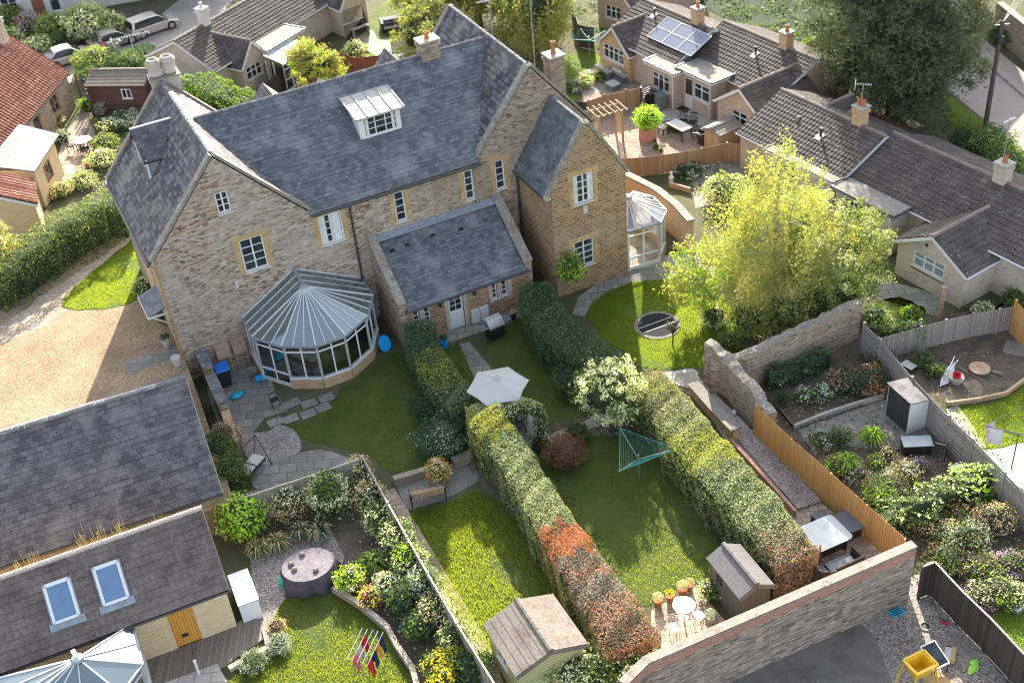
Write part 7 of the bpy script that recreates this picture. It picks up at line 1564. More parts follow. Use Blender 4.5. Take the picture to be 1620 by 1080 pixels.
# patio chest with white lid
def chest(label, loc, rot, L, W, h, body, lid, name='storage_box'):
    t = thing(name, label, 'storage box', loc, rot); part(t, 'body', body, lambda b: b.box((-L/2,-W/2,0), (L/2,W/2,h-.05)), bevel=.015); part(t, 'lid', lid, lambda b: b.box((-L/2-.03,-W/2-.03,h-.048), (L/2+.03,W/2+.03,h)), bevel=.015); return t
p = G(1451, 697, .55); chest('dark storage box with a pale lid in front of the metal shed', (p.x, p.y, 0), -5, 1.15, .6, .55, 'black', 'polycarb')
p = G(384, 928, 1.05); t = chest('tall white storage unit with a grey lid against the garden house gable', (p.x, p.y, 0), gh-90, 1.7, .75, 1.05, 'upvc', 'steel')
chair('dark green folding chair on the bark chips', G(1487, 722), 150, 'iron', 'iron'); p = G(1515, 740, .42); table('small square white side table by the slatted fence', (p.x, p.y, 0), 30, .5, .5, 'upvc', 'iron', .42)
t = thing('watering_can', 'small white jug lying beside the low brick wall', 'jug', G(1161, 656), 30); part(t, 'body', 'upvc', lambda b: b.lathe([(.02,0),(.09,.01),(.1,.18),(.05,.24),(.04,.3)], n=10)); part(t, 'handle', 'upvc', lambda b: b.tube([(.08,0,.05),(.16,0,.12),(.06,0,.24)], .012, 5))
# covered table and the things on it
cp = G(490, 905, .35); t = thing('covered_table', 'round table hidden under a dusty purple cover on the grey gravel', 'covered table', (cp.x, cp.y, 0), 15)
def cov(b, top):
    n = 48; vs = []; H = [(1.04, .0), (1.06, .02), (1.0, .35), (.95, .74), (.90, .80)]
    for r, z in H: vs += [(1.12*r*(1+(.07*math.sin(i*math.pi*2/n*9)+.06*math.sin(i*math.pi*2/n*5+1))*(1-z/.8))*math.cos(2*math.pi*i/n), .95*r*(1+(.07*math.sin(i*math.pi*2/n*9)+.06*math.sin(i*math.pi*2/n*5+1))*(1-z/.8))*math.sin(2*math.pi*i/n), z) for i in range(n)]
    if top: b.add([vs[4*n+i] for i in range(n)]+[(0,0,.775)], [(i,(i+1)%n,n) for i in range(n)])
    else: b.add(vs, [(k*n+i, k*n+(i+1)%n, (k+1)*n+(i+1)%n, (k+1)*n+i) for k in range(4) for i in range(n)])
part(t, 'cover_top', 'cover', lambda b: cov(b, True)); part(t, 'cover_side', 'cover_side', lambda b: cov(b, False), smooth=True)
for dx, dy, l_ in ((-.65,.1,'small clay ornament at the left of the covered table'), (.35,-.35,'brown stone lying on the near side of the covered table'), (-.25,.55,'brown ornament at the far side of the covered table'), (-.5,-.2,'dark red ornament on the covered table')):
    q = thing('ornament', l_, 'ornament', (cp.x+dx, cp.y+dy, .79), 20); part(q, 'body', 'ridge', lambda b: b.lathe([(.04,0),(.09,.02),(.10,.06),(.06,.11),(.02,.12)], n=7, sx=1.3))
t = thing('gas_bottle', 'green gas bottle beside the covered table', 'gas bottle', G(449, 925)); part(t, 'body', 'green_line', lambda b: b.lathe([(.12,0),(.15,.04),(.15,.36),(.1,.46),(.04,.5)], n=14), smooth=True); part(t, 'valve', 'steel', lambda b: b.tube([(0,0,.48),(0,0,.58)], .03, 8))
# clothes airer
ap = G(586, 1058); t = thing('clothes_airer', 'folding airer hung with colourful washing on the bottom left lawn', 'clothes airer', ap, 70); t.scale = (1.35,)*3
part(t, 'frame', 'steel', lambda b: [b.tube([(x,-.3,0),(x,.0,.95)], .012, 5) for x in (-.55,.55)]+[b.tube([(x,.3,0),(x,.0,.95)], .012, 5) for x in (-.55,.55)]+[b.tube([(-.55,y,.95),(.55,y,.95)], .01, 5) for y in (-.3,-.15,0,.15,.3)])
for k, (x, y, w_, h_, m_, l_) in enumerate(((-.42,-.3,.2,.6,'red','red shirt on the airer, nearest the fence'), (-.15,-.3,.2,.55,'navy','navy shirt on the near rail of the airer'), (.12,-.3,.18,.5,'orange','orange and brown cloth on the airer'), (.36,-.3,.18,.6,'navy','dark trousers at the end of the airer'), (-.35,.15,.2,.6,'pinkcloth','pink shirt on the far rail of the airer'), (-.05,.15,.22,.55,'greycloth','pale grey cloth on the far rail of the airer'), (.25,.15,.2,.55,'red','bright red cloth low on the airer'))):
    q = thing('washing', l_, 'washing', ap, 70, 'clothes on the airer'); q.scale = (1.35,)*3; part(q, 'cloth', m_, lambda b: (b.add([(x-w_/2,y-.012,.96),(x+w_/2,y-.012,.96),(x+w_/2+.02,y-.05,.96-h_),(x,y-.03,.96-h_*1.08),(x-w_/2,y-.06,.96-h_*.95)], [(0,1,2,3,4)]), b.add([(x-w_/2,y+.012,.96),(x+w_/2,y+.012,.96),(x+w_/2,y+.05,.96-h_*.7),(x-w_/2,y+.05,.96-h_*.7)], [(3,2,1,0)])))
# courtyard things
p = G(350, 580, 1.05); t = thing('wheelie_bin', 'dark bin with a bright blue lid behind the courtyard wall', 'bin', (p.x, p.y, 0), HH); part(t, 'body', 'black', lambda b: b.add([Vector(q) for q in ((-.24,-.28,.05),(.24,-.28,.05),(.24,.28,.05),(-.24,.28,.05),(-.3,-.36,1.0),(.3,-.36,1.0),(.3,.36,1.0),(-.3,.36,1.0))], [(0,3,2,1),(4,5,6,7),(0,1,5,4),(1,2,6,5),(2,3,7,6),(3,0,4,7)])); part(t, 'lid', 'blue', lambda b: b.box((-.33,-.4,1.0), (.33,.38,1.06)), bevel=.02)
for s in (-1, 1): part(t, 'wheel', 'tyre', lambda b: b.tube([(s*.2,.3,.1),(s*.27,.3,.1)], .1, 12))
t = thing('sack', 'turquoise blue sack lying on the courtyard paving', 'sack', G(376, 627), 40); vs, fs = blob_core((0,0,.1), (.38,.24,.11), 2, 2, .2); part(t, 'bag', 'bluebag', lambda b: b.add(vs, fs), smooth=True)
t = thing('stool', 'small blue stool beside the conservatory', 'stool', G(413, 606), 20); part(t, 'seat', 'skyblue', lambda b: b.box((-.18,-.18,.32), (.18,.18,.36)), bevel=.01)
for s in (-1, 1):
    for s2 in (-1, 1): part(t, 'leg', 'skyblue', lambda b: b.bar((s*.15,s2*.15,0), (s*.13,s2*.13,.32), .03, .03))
t = thing('kettle_barbecue', 'rusty round barbecue between the bin and the conservatory', 'barbecue', G(402, 598)); part(t, 'bowl', 'ridge', lambda b: b.lathe([(.05,.3),(.2,.38),(.26,.52),(.24,.54),(.18,.42),(.02,.38)], n=14))
for i in range(3): part(t, 'leg', 'iron', lambda b: b.tube([(.12*math.cos(R(120*i)), .12*math.sin(R(120*i)), .36), (.22*math.cos(R(120*i)), .22*math.sin(R(120*i)), 0)], .014, 5))
for u_, l_ in ((1.75, 'square pale slab leaning on the gable wall, left of two'), (2.55, 'square pale slab leaning on the gable wall, next to the conservatory')):
    q = hw(u_, -.25); t = thing('leaning_slab', l_, 'slab', (q.x, q.y, 0), HH); part(t, 'slab', 'roofrust', lambda b: b.slab([(-.32,-.12,.9),(.32,-.12,.9),(.32,.2,1.55),(-.32,.2,1.55)], .04)); part(t, 'prop', 'wood', lambda b: [b.bar((x,-.1,0),(x,-.05,.95), .05, .05) for x in (-.25,.25)])
t = thing('paddling_pool', 'blue plastic shell leaning at the corner of the lean-to', 'paddling pool', G(612, 556), HH); part(t, 'shell', 'skyblue', lambda b: b.slab([Vector((.30*math.cos(R(a))*1.0, .1+.12*math.sin(R(a)), .42+.40*math.sin(R(a)))) for a in range(0, 360, 20)], .12), bevel=.02)
t = thing('garden_chair', 'black folded chair standing on the flagstones by the conservatory', 'chair', G(440, 645), 40); part(t, 'frame', 'iron', lambda b: [b.bar((s*.2,0,0),(s*.2,.25,.75), .03, .03) for s in (-1, 1)]+[b.bar((-.2,.25,.75),(.2,.25,.75), .03,.03)]); part(t, 'seat', 'iron', lambda b: b.box((-.2,.05,.38),(.2,.35,.41)))
# swing seat frame with white cushions by the climbing shrub
sw = G(400, 748); t = thing('swing_seat', 'black framed swing seat with white cushions beside the barn end', 'swing seat', sw, 60)
part(t, 'frame', 'iron', lambda b: (b.tube([(-.75,-.5,0),(-.7,0,1.6),(-.75,.5,0)], .025, 6), b.tube([(.75,-.5,0),(.7,0,1.6),(.75,.5,0)], .025, 6), b.tube([(-.7,0,1.6),(.7,0,1.6)], .025, 6)))
for s in (-1, 1): part(t, 'cushion', 'cream', lambda b: b.box((s*.33-.3,-.3,.42),(s*.33+.3,.3,.55)), bevel=.05)
part(t, 'seat', 'iron', lambda b: b.box((-.66,-.33,.38),(.66,.33,.415)))
# lamp on the deck
t = thing('garden_post', 'short white post with a rounded cap on the pale slab by the deck', 'post', G(316, 1068)); part(t, 'post', 'white', lambda b: b.tube([(0,0,0),(0,0,.8)], .05, 10)); part(t, 'cap', 'white', lambda b: b.lathe([(.07,.8),(.07,.84),(.01,.88)], n=10))
t = thing('timber_post', 'weathered wooden post standing in front of the buff brick wing', 'post', G(1486, 503)); part(t, 'post', 'wood', lambda b: b.box((-.09,-.09,0),(.09,.09,1.75))); part(t, 'cap', 'greywood', lambda b: b.box((-.11,-.11,1.752),(.11,.11,1.8)))
# right hand plot
t = thing('garden_umbrella', 'white sheeted folded garden umbrella lying on the bare soil', 'umbrella', G(1498, 598), 50)
part(t, 'frame', 'steel', lambda b: (b.tube([(-.8,0,.1),(1.0,.1,.5)], .02, 5), b.tube([(-.6,.1,.1),(.9,-.1,.45)], .015, 5))); part(t, 'canopy', 'greycloth', lambda b: b.add([(-.8,0,.12),(-.4,-.22,.08),(.4,-.16,.22),(.75,0,.42),(.4,.18,.28),(-.4,.14,.2)], [(0,1,2,3,4,5)]))
t = thing('planter', 'round planter with a red pot on the bare soil', 'plant pot', G(1512, 604)); part(t, 'pot', 'concrete', lambda b: b.lathe([(.25,0),(.34,.25),(.34,.32),(.26,.3)], n=14)); part(t, 'inner_pot', 'red', lambda b: b.lathe([(.16,.25),(.2,.45),(.16,.44),(.12,.3)], n=12))
t = thing('tree_stump', 'round sawn tree stump slab on the bare soil', 'tree stump', G(1549, 586)); part(t, 'stump', 'trunk', lambda b: b.lathe([(.5,0),(.47,.14)], n=20)); part(t, 'sawn_top', 'wood', lambda b: b.lathe([(.47,.142),(.45,.17),(.12,.16),(.1,.12)], n=20))
t = thing('paving_slab', 'grey slab lying by the grey fence in the bare plot', 'slab', G(1605, 552), 60); part(t, 'slab', 'concrete_dark', lambda b: b.box((-.5,-.45,.01),(.5,.45,.07)))
t = thing('log', 'reddish log on the bare soil beside the stump', 'log', G(1578, 592), -40); part(t, 'log', 'ridge', lambda b: b.tube([(-.22,0,.08),(.22,0,.08)], .08, 8))
t = thing('garden_tray', 'small white tray leaning on the slatted fence', 'tray', G(1436, 585), -55); part(t, 'tray', 'cream', lambda b: b.box((-.3,-.2,.25),(.3,.25,.3)), bevel=.01)
t = thing('garden_rake', 'long handled rake lying across the bare soil', 'rake', G(1538, 590), 0); part(t, 'handle', 'wood', lambda b: b.tube([(-.9,1.1,.05),(.3,-.7,.05)], .018, 5)); part(t, 'head', 'iron', lambda b: b.bar((-1.1,1.0,.05),(-.75,1.2,.05), .03,.03))
t = thing('sun_lounger', 'white lounger partly hidden by the slatted fence', 'sun lounger', G(1610, 770), -50); part(t, 'seat', 'upvc', lambda b: b.box((-.8,-.3,.25),(.5,.3,.33)), bevel=.02); part(t, 'backrest', 'upvc', lambda b: b.slab([(.5,-.3,.33),(.5,.3,.33),(1.0,.3,.75),(1.0,-.3,.75)], .05))
# yard things
mx = G(1450, 1082); t = thing('feed_box', 'yellow open topped box on splayed legs at the bottom right', 'feed box', mx, 22)
def hopper(b):
    o_ = [(-.42,-.33,1.15),(.42,-.33,1.15),(.42,.33,1.15),(-.42,.33,1.15)]; i_ = [(-.35,-.26,1.15),(.35,-.26,1.15),(.35,.26,1.15),(-.35,.26,1.15)]; bo = [(-.28,-.2,.62),(.28,-.2,.62),(.28,.2,.62),(-.28,.2,.62)]; bi = [(x*.9,y*.9,.66) for x, y, z in bo]
    b.add(o_+i_, [(0,1,5,4),(1,2,6,5),(2,3,7,6),(3,0,4,7)]); b.add(o_+bo, [(4,5,1,0),(5,6,2,1),(6,7,3,2),(7,4,0,3),(7,6,5,4)]); b.add(i_+bi, [(0,1,5,4),(1,2,6,5),(2,3,7,6),(3,0,4,7),(4,5,6,7)])
part(t, 'hopper', 'yellow', hopper); part(t, 'rim', 'yellow', lambda b: [b.bar(p, q, .06, .05) for p, q in (((-.44,-.35,1.17),(.44,-.35,1.17)),((.44,-.35,1.17),(.44,.35,1.17)),((.44,.35,1.17),(-.44,.35,1.17)),((-.44,.35,1.17),(-.44,-.35,1.17)))])
for s in (-1, 1):
    for s2 in (-1, 1): part(t, 'leg', 'yellow', lambda b: b.bar((s*.4,s2*.3,1.1), (s*.55,s2*.42,0), .05, .05))
q = G(1478, 1040, .5); t = thing('glass_panel', 'white framed dark glass panel leaning behind the yellow box', 'panel', (q.x, q.y, 0), 22); part(t, 'frame', 'upvc', lambda b: [b.bar(p_, q_, .05, .04) for p_, q_ in (((-.3,-.4,.5),(.3,-.4,.5)),((.3,-.4,.5),(.3,.4,.8)),((.3,.4,.8),(-.3,.4,.8)),((-.3,.4,.8),(-.3,-.4,.5)))]); part(t, 'pane', 'pane', lambda b: b.slab([(-.29,-.39,.5),(.29,-.39,.5),(.29,.39,.8),(-.29,.39,.8)], .01)); part(t, 'stand', 'iron', lambda b: [b.bar((x,y,0),(x,y,z), .03,.03) for x in (-.28,.28) for y, z in ((-.38,.48),(.38,.78))])
q = G(1480, 1075, .3); t = thing('cardboard_sheet', 'folded cardboard beside the yellow box', 'cardboard', (q.x+.1, q.y, 0), 30); part(t, 'sheet', 'card', lambda b: b.box((-.3,-.45,.2),(.3,.45,.26))); part(t, 'stack', 'card', lambda b: b.box((-.25,-.4,0),(.25,.4,.199)))
t = thing('cardboard_box', 'yellow brown box with a white and blue face lying on the yard gravel', 'box', G(1502, 1037), -25); part(t, 'box', 'card', lambda b: b.box((-.2,-.32,.012),(.2,.32,.16)), bevel=.01); part(t, 'label', 'greycloth', lambda b: b.box((-.17,-.3,.162),(.03,.3,.166))); part(t, 'blue_stripe', 'navy', lambda b: b.box((-.17,.24,.1665),(.03,.3,.169)))
t = thing('lime_sack', 'crumpled lime green sack on the yard gravel', 'sack', G(1540, 1058), 40); vs2, fs2 = blob_core((0,0,.06), (.34,.14,.07), 1, 2, .3); vs3, fs3 = blob_core((.22,.1,.06), (.2,.14,.06), 4, 2, .3); part(t, 'bag', 'lime', lambda b: (b.add(vs2, fs2), b.add(vs3, fs3)), smooth=True)
t = thing('ladder', 'pale ladder frame lying by the dark fence', 'ladder', G(1570, 1070), -50); part(t, 'rails', 'steel', lambda b: [b.bar((-.7,y,.05),(.9,y,.05), .04,.06) for y in (-.2,.2)]); part(t, 'rungs', 'steel', lambda b: [b.bar((-.5+.3*i,-.2,.05),(-.5+.3*i,.2,.05), .03,.03) for i in range(5)])
t = thing('drain_cover', 'dark green drain cover at the foot of the boundary wall', 'drain cover', G(1416, 966), 22); part(t, 'cover', 'bluebag', lambda b: b.box((-.27,-.24,.012),(.27,.24,.035))); part(t, 'grate', 'black', lambda b: [b.bar((-.2,-.18+.09*i,.04),(.2,-.18+.09*i,.04), .03,.012) for i in range(5)])
t = thing('drain_pipe_end', 'round open drain pipe set in the yard gravel', 'drain', G(1464, 991)); part(t, 'collar', 'concrete', lambda b: b.lathe([(.21,.0),(.21,.06),(.16,.06),(.155,.02)], n=20)); part(t, 'hole', 'black', lambda b: b.lathe([(.15,.02),(.15,.03)], n=20))
t = thing('toy', 'small red toy lying on the yard gravel', 'toy', G(1494, 986), -30); part(t, 'body', 'red', lambda b: b.box((-.12,-.04,.012),(.12,.04,.09)), bevel=.02); part(t, 'spout', 'red', lambda b: b.tube([(.1,0,.06),(.22,0,.1)], .02, 6))
t = thing('cover_slab', 'grey slab cover at the right edge above the corner lawn', 'slab', G(1607, 955), 30); part(t, 'slab', 'steel', lambda b: b.box((-.45,-.4,.01),(.45,.4,.25)), bevel=.02)
# bungalow patio
p = G(1075, 198, .72); table('pale rectangular patio table behind the bungalow', (p.x, p.y, 0), BH, 1.5, .85, 'cream', 'iron')
for dx, dy, r_, l_ in ((.9,.75,-30,'dark chair at the far right of the pale patio table'), (.35,1.05,-30,'dark chair at the far side of the pale patio table'), (.9,-.9,-110,'dark chair at the near right of the patio table'), (-.9,.5,40,'pale chair at the left end of the patio table')):
    chair(l_, (p.x+dx, p.y+dy, .02), r_, seat='cushion_pale' if 'pale chair' in l_ else 'iron', group='chairs round the pale patio table')
p = G(1112, 214, .5); t = thing('garden_chair', 'dark round backed chair with a pale cushion near the tool shed', 'chair', (p.x, p.y, 0), 200); part(t, 'frame', 'rattan', lambda b: b.lathe([(.3,0),(.36,.4),(.38,.7),(.33,.7),(.3,.42),(.05,.4)], n=14)); part(t, 'cushion', 'cushion_pale', lambda b: b.lathe([(.28,.42),(.28,.5),(.02,.52)], n=12))
p = G(1128, 240); shed('small timber tool shed with a pale felt roof at the patio fence', (13.0, 63.6, 0), BH+90, 1.7, 1.3, 1.3, 1.5, 'wood', 'feltgrey', FLT, fascia='feltgrey', name='tool_shed')
pl = thing('brick_planter', 'square brick planter under the clipped lime bush', 'planter', G(1026, 222), 20); part(pl, 'box', 'redbrick', lambda b: b.prism([(-.35,-.35),(.35,-.35),(.45,.35),(-.45,.35)], 0, .9)); part(pl, 'soil', 'soil', lambda b: b.box((-.3,-.3,.902),(.3,.3,.93)))
bp_ = G(1025, 222); bush('topiary_ball', 'clipped bright lime ball shaped bush on the brick planter', 'topiary', (bp_.x, bp_.y, .75), .85, 1.4, ['lf_lime'], size=.11, dens=1.4)
for a_, b_, r_ in ((1038,232,.22), (1046,238,.16), (1036,222,.12)): bushp('low_shrub', {(1038):'small clipped ball on the pink gravel, largest of three',(1046):'small clipped ball on the pink gravel, nearest the fence',(1036):'tiny clipped ball on the pink gravel'}[a_], 'shrub', a_, b_, r_, r_*1.6, ['lf_mid'], size=.06)
# pergola
pg = G(968, 228); t = thing('pergola', 'small timber pergola with trellis sides and open rafters on the pink gravel', 'pergola', pg, 20)
for sx in (-.75, .75):
    for sy in (0, .9): part(t, 'post', 'wood', lambda b: b.box((sx-.05,sy-.05,0),(sx+.05,sy+.05,2.0)))
    part(t, 'trellis_side', 'wood', lambda b: [b.bar((sx,.05+.12*i,.3),(sx,.05+.12*i,1.9), .02,.02) for i in range(8)]+[b.bar((sx,0,.35+.16*i),(sx,.9,.35+.16*i), .02,.02) for i in range(10)])
for i in range(6): part(t, 'rafter', 'wood', lambda b: b.bar((-.95+.38*i,-.3,2.1),(-.95+.38*i,1.25,2.1), .045,.1))
for y in (0, .9): part(t, 'beam', 'wood', lambda b: b.bar((-1.1,y,2.02),(1.1,y,2.02), .05,.1))
# grey sofas by the gabled extension
for a_, b_, r_, w_, l_ in ((958,122,BH+90+180,.9,'pale grey two seat garden sofa under the wide white window, left one'), (985,128,BH+90+180,.9,'pale grey garden sofa under the wide white window, right one')):
    t = thing('garden_sofa', l_, 'sofa', G(a_, b_), BH+180, 'grey sofas by the gabled extension'); part(t, 'base', 'cushion', lambda b: b.box((-w_/2,-.35,0),(w_/2,.35,.35))); part(t, 'seat_cushion', 'cushion_pale', lambda b: b.box((-w_/2+.05,-.35,.352),(w_/2-.05,.2,.46)), bevel=.03); part(t, 'back_cushion', 'cushion_pale', lambda b: b.slab([(-w_/2,.12,.46),(w_/2,.12,.46),(w_/2,.42,.95),(-w_/2,.42,.95)], .14), bevel=.03)
t = thing('footstool', 'square grey footstool in front of the garden sofas', 'stool', G(970, 140), BH); part(t, 'base', 'cushion', lambda b: b.box((-.4,-.35,0),(.4,.35,.3))); part(t, 'cushion', 'cushion_pale', lambda b: b.box((-.4,-.35,.302),(.4,.35,.4)), bevel=.03)
for a_, b_, l_, m_ in ((1030,168,'black bin beside the green trellis','black'), (1045,172,'dark green bin beside the bungalow door','cushion')):
    t = thing('wheelie_bin', l_, 'bin', G(a_, b_), 30, 'bins by the bungalow door'); part(t, 'body', m_, lambda b: b.box((-.27,-.3,.05),(.27,.3,.95)), bevel=.03); part(t, 'lid', m_, lambda b: b.box((-.3,-.36,.952),(.3,.34,1.02)), bevel=.03)
    for s in (-1, 1): part(t, 'wheel', 'tyre', lambda b: b.tube([(s*.2,.3,.1),(s*.27,.3,.1)], .1, 12))
t = thing('door_mat', 'dark door mat outside the bungalow door', 'mat', G(1080, 173), BH); part(t, 'mat', 'black', lambda b: b.box((-.4,-.28,.018),(.4,.28,.04)))
# far patio: covered furniture and benches behind the ridge
t = thing('covered_furniture', 'dark covered garden furniture with a pale folded top on the far patio', 'covered furniture', G(620, 45), 10); part(t, 'cover', 'black', lambda b: b.box((-.8,-.6,0),(.8,.6,.7)), bevel=.08); part(t, 'top_fold', 'cushion', lambda b: b.box((-.6,-.35,.702),(.6,.35,.82)), bevel=.05); part(t, 'front_fold', 'cushion_pale', lambda b: b.box((-.6,-.64,.25),(.6,-.602,.45)), bevel=.01)
t = thing('workbench', 'low timber bench against the far buff brick gable', 'bench', G(572, 58), 35); part(t, 'top', 'greywood', lambda b: b.box((-.7,-.2,.7),(.7,.2,.75))); 
for s in (-1, 1): part(t, 'leg', 'greywood', lambda b: b.box((s*.6-.04,-.15,0),(s*.6+.04,.15,.698)))
# metal table and chairs on the left terrace
p = G(130, 221, .72); table('round white mosaic table on the left terrace', (p.x, p.y, 0), 0, 1.15, 1.15, 'cream', 'iron', .72, rnd=True)
for dx, dy, r_, l_ in ((-.75,-.1,80,'black metal chair left of the mosaic table'), (.2,-.75,180,'black metal chair at the near side of the mosaic table'), (.8,.1,270,'black metal chair right of the mosaic table'), (0,.8,0,'black metal chair at the far side of the mosaic table')): chair(l_, (p.x+dx, p.y+dy, .02), r_, group='chairs round the mosaic table')
pot('terracotta pot on the left terrace beside the plants', G(140, 266), .2, .35, 'terracotta', ['lf_pale'])
pot('clay urn in front of the dark shed', G(152, 205), .25, .5, 'ridge', ['lf_mid'])
t = thing('log_store', 'stack of grey logs against the dark shed', 'log pile', G(162, 180), -12); part(t, 'logs', 'greywood', lambda b: [b.tube([(x,-.3,.12+.2*j),(x,.3,.12+.2*j)], .1, 7) for j in range(4) for x in (-.3+.1*(j%2),-.08+.1*(j%2),.14+.1*(j%2))])
# dead tree stump with a pink scarf near the lane
t = thing('dead_tree', 'bare grey pollarded tree trunk with a faded pink cloth beside the lane', 'dead tree', G(190, 100), 0)
part(t, 'trunk', 'trunk_pale', lambda b: [b.tube([(0,0,0),(.15*math.cos(a),.15*math.sin(a),.9),(.45*math.cos(a),.35*math.sin(a),1.7+.3*math.sin(a*3))], .16, 7, 0, .09) for a in (0,1.1,2.2,3.2,4.3,5.3)])
t = thing('flag', 'faded pink flag leaning on the bare pollarded trunk', 'flag', G(172, 95), 30); part(t, 'pole', 'wood', lambda b: b.tube([(0,0,0),(-.3,0,2.1)], .02, 5)); part(t, 'cloth', 'pinkcloth', lambda b: b.add([(-.3,0,2.1),(-.1,.05,1.5),(.1,.0,1.0),(-.12,.0,.95),(-.24,.0,1.7)], [(0,1,2,3,4)]))
# ================================================= cars
def car(name, label, loc, rot, paint, L=4.4, W=1.8, H=1.5, van=False):
    t = thing(name, label, 'car', loc, rot); hw_ = W/2
    bel = H*.58
    prof = [(-L/2,.35),(-L/2+.02,bel*.9),(-L/2+.12,bel),(L*.12,bel*1.02),(L/2-.5,bel*.86),(L/2-.06,bel*.66),(L/2,.4),(L/2-.05,.2),(-L/2+.05,.2)]
    if van: cab = [(-L/2+.1,bel),(-L/2+.28,H*.97),(-L*.1,H),(L*.10,H*.97),(L*.30,bel*1.0)]
    else: cab = [(-L/2+.35,bel),(-L/2+.95,H*.96),(-L*.05,H),(L*.08,H*.96),(L*.27,bel*1.0)]
    def loft(b, pr, w0, w1f):
        n = len(pr); vs = []
        for s in (-1, 1):
            for x, z in pr: vs.append((x, s*w1f(z), z))
        b.add(vs, [(i, (i+1)%n, n+(i+1)%n, n+i) for i in range(n)]+[tuple(reversed(range(n))), tuple(range(n, 2*n))])
    part(t, 'body', paint, lambda b: loft(b, prof, hw_, lambda z: hw_*(1-.05*abs(z-.55))), bevel=.06)
    part(t, 'roof', paint, lambda b: loft(b, cab, hw_, lambda z: hw_*(.97-.22*(z-bel)/(H-bel))), bevel=.05)
    k = t
    def glz(b):
        q = lambda f, g: (cab[f][0]+(cab[g][0]-cab[f][0]), 0)
        for s in (-1, 1):
            pr = [(x*.90, bel+.05+(z-bel)*.78) for x, z in cab]; vs = []
            for x, z in pr: vs.append((x, s*(hw_*(.97-.22*(z-bel)/(H-bel))+.012), z))
            b.add(vs, [tuple(range(len(vs))) if s > 0 else tuple(reversed(range(len(vs))))])
        for a_, c_, e in ((0,1,-1), (4,3,1)):
            (xa, za), (xb, zb) = cab[a_], cab[c_]; w0, w1 = hw_*.86, hw_*.70
            f = lambda t_: (xa+(xb-xa)*t_+e*.03, za+(zb-za)*t_+.01)
            p0, p1 = f(.1), f(.9); vs = [(p0[0],-w0,p0[1]),(p0[0],w0,p0[1]),(p1[0],w1,p1[1]),(p1[0],-w1,p1[1])]; b.add(vs, [(0,1,2,3) if e > 0 else (3,2,1,0)])
    part(t, 'windows', 'cardark', glz)
    for x in (-L*.3, L*.31):
        for s in (-1, 1):
            w_ = part(t, 'wheel', 'tyre', lambda b: b.tube([(x,s*(hw_-.2),.32),(x,s*(hw_+.01),.32)], .32, 18)); part(w_, 'rim', 'steel', lambda b: b.tube([(x,s*(hw_+.01),.32),(x,s*(hw_+.022),.32)], .2, 12))
    for s in (-1, 1):
        part(t, 'tail_lamp', 'lamp_red', lambda b: b.box((-L/2-.01,s*(hw_-.22)-.1,bel*.68),(-L/2+.06,s*(hw_-.22)+.1,bel*.95))); part(t, 'headlight', 'steel', lambda b: b.box((L/2-.22,s*(hw_-.3)-.14,bel*.6),(L/2-.02,s*(hw_-.3)+.14,bel*.78)))
        part(t, 'mirror', paint, lambda b: b.box((L*.16,s*(hw_+.08)-.08,bel),(L*.16+.1,s*(hw_+.08)+.08,bel+.14)), bevel=.02)
    part(t, 'number_plate', 'cream', lambda b: b.box((-L/2-.015,-.26,bel*.5),(-L/2+.02,.26,bel*.62)))
    return t
car('parked_car', 'silver people carrier parked at the top of the lane', G(243, 50), 36, 'carsilver', 3.9, 1.6, 1.4, True)
car('parked_car', 'pale grey car with a dark rear window parked in front of the silver one', G(182, 72), 30, 'cargrey', 3.7, 1.55, 1.25)
car('parked_car', 'pale car half hidden behind the shrubs and the pantile barn', G(110, 98), 28, 'carsilver', 3.7, 1.55, 1.25)
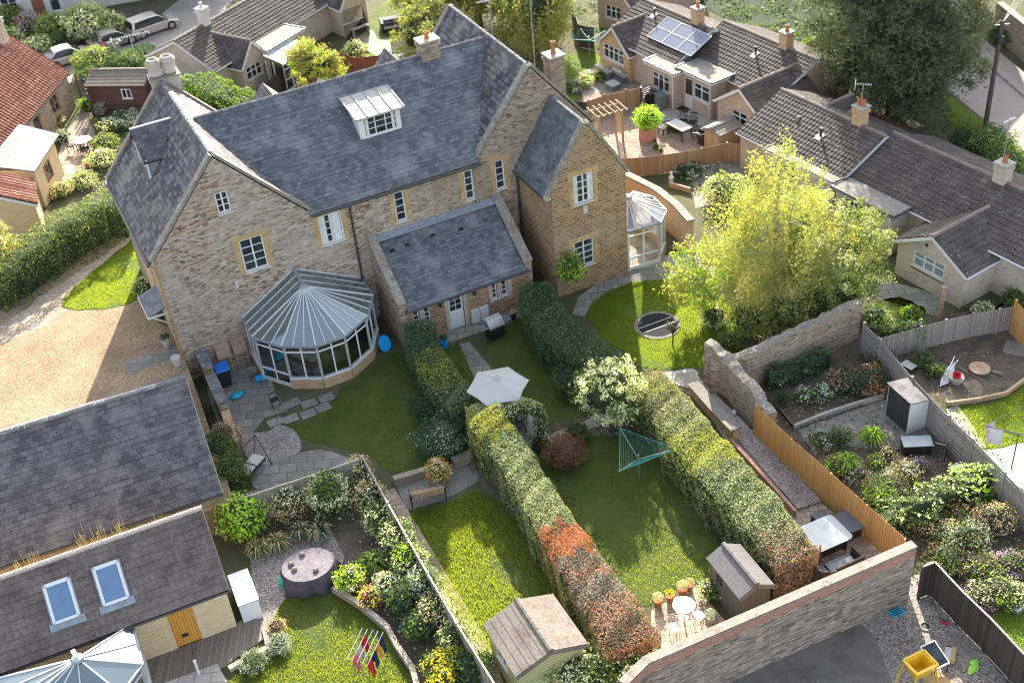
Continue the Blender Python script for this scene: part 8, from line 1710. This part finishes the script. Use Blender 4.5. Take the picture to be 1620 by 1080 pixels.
# ================================================= poles, aerials
t = thing('utility_pole', 'tall dark wooden utility pole on the grass verge', 'utility pole', G(1558, 205)); part(t, 'pole', 'trunk', lambda b: b.tube([(0,0,0),(0,0,3.5),(0,0,6.6)], .15, 10, 0, .11)); part(t, 'crossarm', 'steel', lambda b: (b.bar((-.4,0,6.4),(.4,0,6.4), .06,.06), b.tube([(-.4,0,6.4),(-.1,0,6.7)], .02, 5)))
part(t, 'junction_box', 'black', lambda b: b.box((-.16,-.24,5.3),(.16,-.1,5.8)), bevel=.02); part(t, 'cable', 'line_pale', lambda b: [b.tube([(0,0,6.5),(4+i*.6,6,7.0),(9+i,14,8.5)], .015, 4) for i in range(3)])
aerial('long toothed television aerial on the left wing chimney, pointing at the lane', hw(2.6, 8.4, 12.4), 1.4, 20, 15, 1.7, back=False)
aerial('white television aerial with a grid reflector above the right gable', hw(20.6, 2.8, 9.0), 4.6, 200, 8, 1.0)
aerial('toothed television aerial beside the right gable, upper one', hw(20.2, 6.8, 9.5), 3.2, 10, 12, 1.3, back=False)
aerial('toothed television aerial beside the right gable, lower one', hw(20.2, 6.8, 9.5), 2.1, 14, 12, 1.3, back=False)
p = o3+bd*5.6+bn*(HW+.1); aerial('white television aerial on the chimney below the yew tree', (p.x, p.y, 4.8), 1.3, 160, 7, .8)
p = o4+bd*6.4+bn*(HW+.1); aerial('thin television aerial on the right hand bungalow chimney', (p.x, p.y, 4.8), 2.2, 30, 6, .8, back=False)
p = o2+bd*5.3+bn*(HW); aerial('tall thin mast aerial on the bungalow chimney at the top', (p.x, p.y, 4.8), 2.4, 60, 6, .7, back=False)
t = thing('log', 'grey tree root lying on the curved path edge', 'log', G(1140, 395), 20); part(t, 'log', 'trunk_pale', lambda b: b.tube([(-.6,0,.1),(0,.1,.16),(.6,-.05,.1)], .08, 7))
for a_, b_, s_, l_ in ((1062,288,.5,'white garden statue on the plot behind the curved wall'),):
    t = thing('statue', l_, 'statue', G(a_, b_)); part(t, 'figure', 'white', lambda b: b.lathe([(.14,0),(.12,.1),(.16,.3),(.1,.42),(.05,.48),(.09,.56),(.07,.66),(.02,.7)], n=10))
t = thing('timber_edging', 'sunlit timber plank edging the plot behind the curved wall', 'edging', G(1075, 300), -40); part(t, 'plank', 'wood', lambda b: b.box((-.7,-.06,0),(.7,.06,.3)))
q = G(985, 297, .5); t = thing('storage_tub', 'white and blue plastic tub behind the small conservatory', 'tub', (q.x, q.y, 0), 30); part(t, 'tub', 'upvc', lambda b: b.box((-.4,-.28,0),(.4,.28,.45)), bevel=.03); part(t, 'lid', 'polycarb', lambda b: b.box((-.43,-.31,.452),(.43,.31,.52)), bevel=.02)
for i, (a_, b_) in enumerate(((1268,598),)): pass
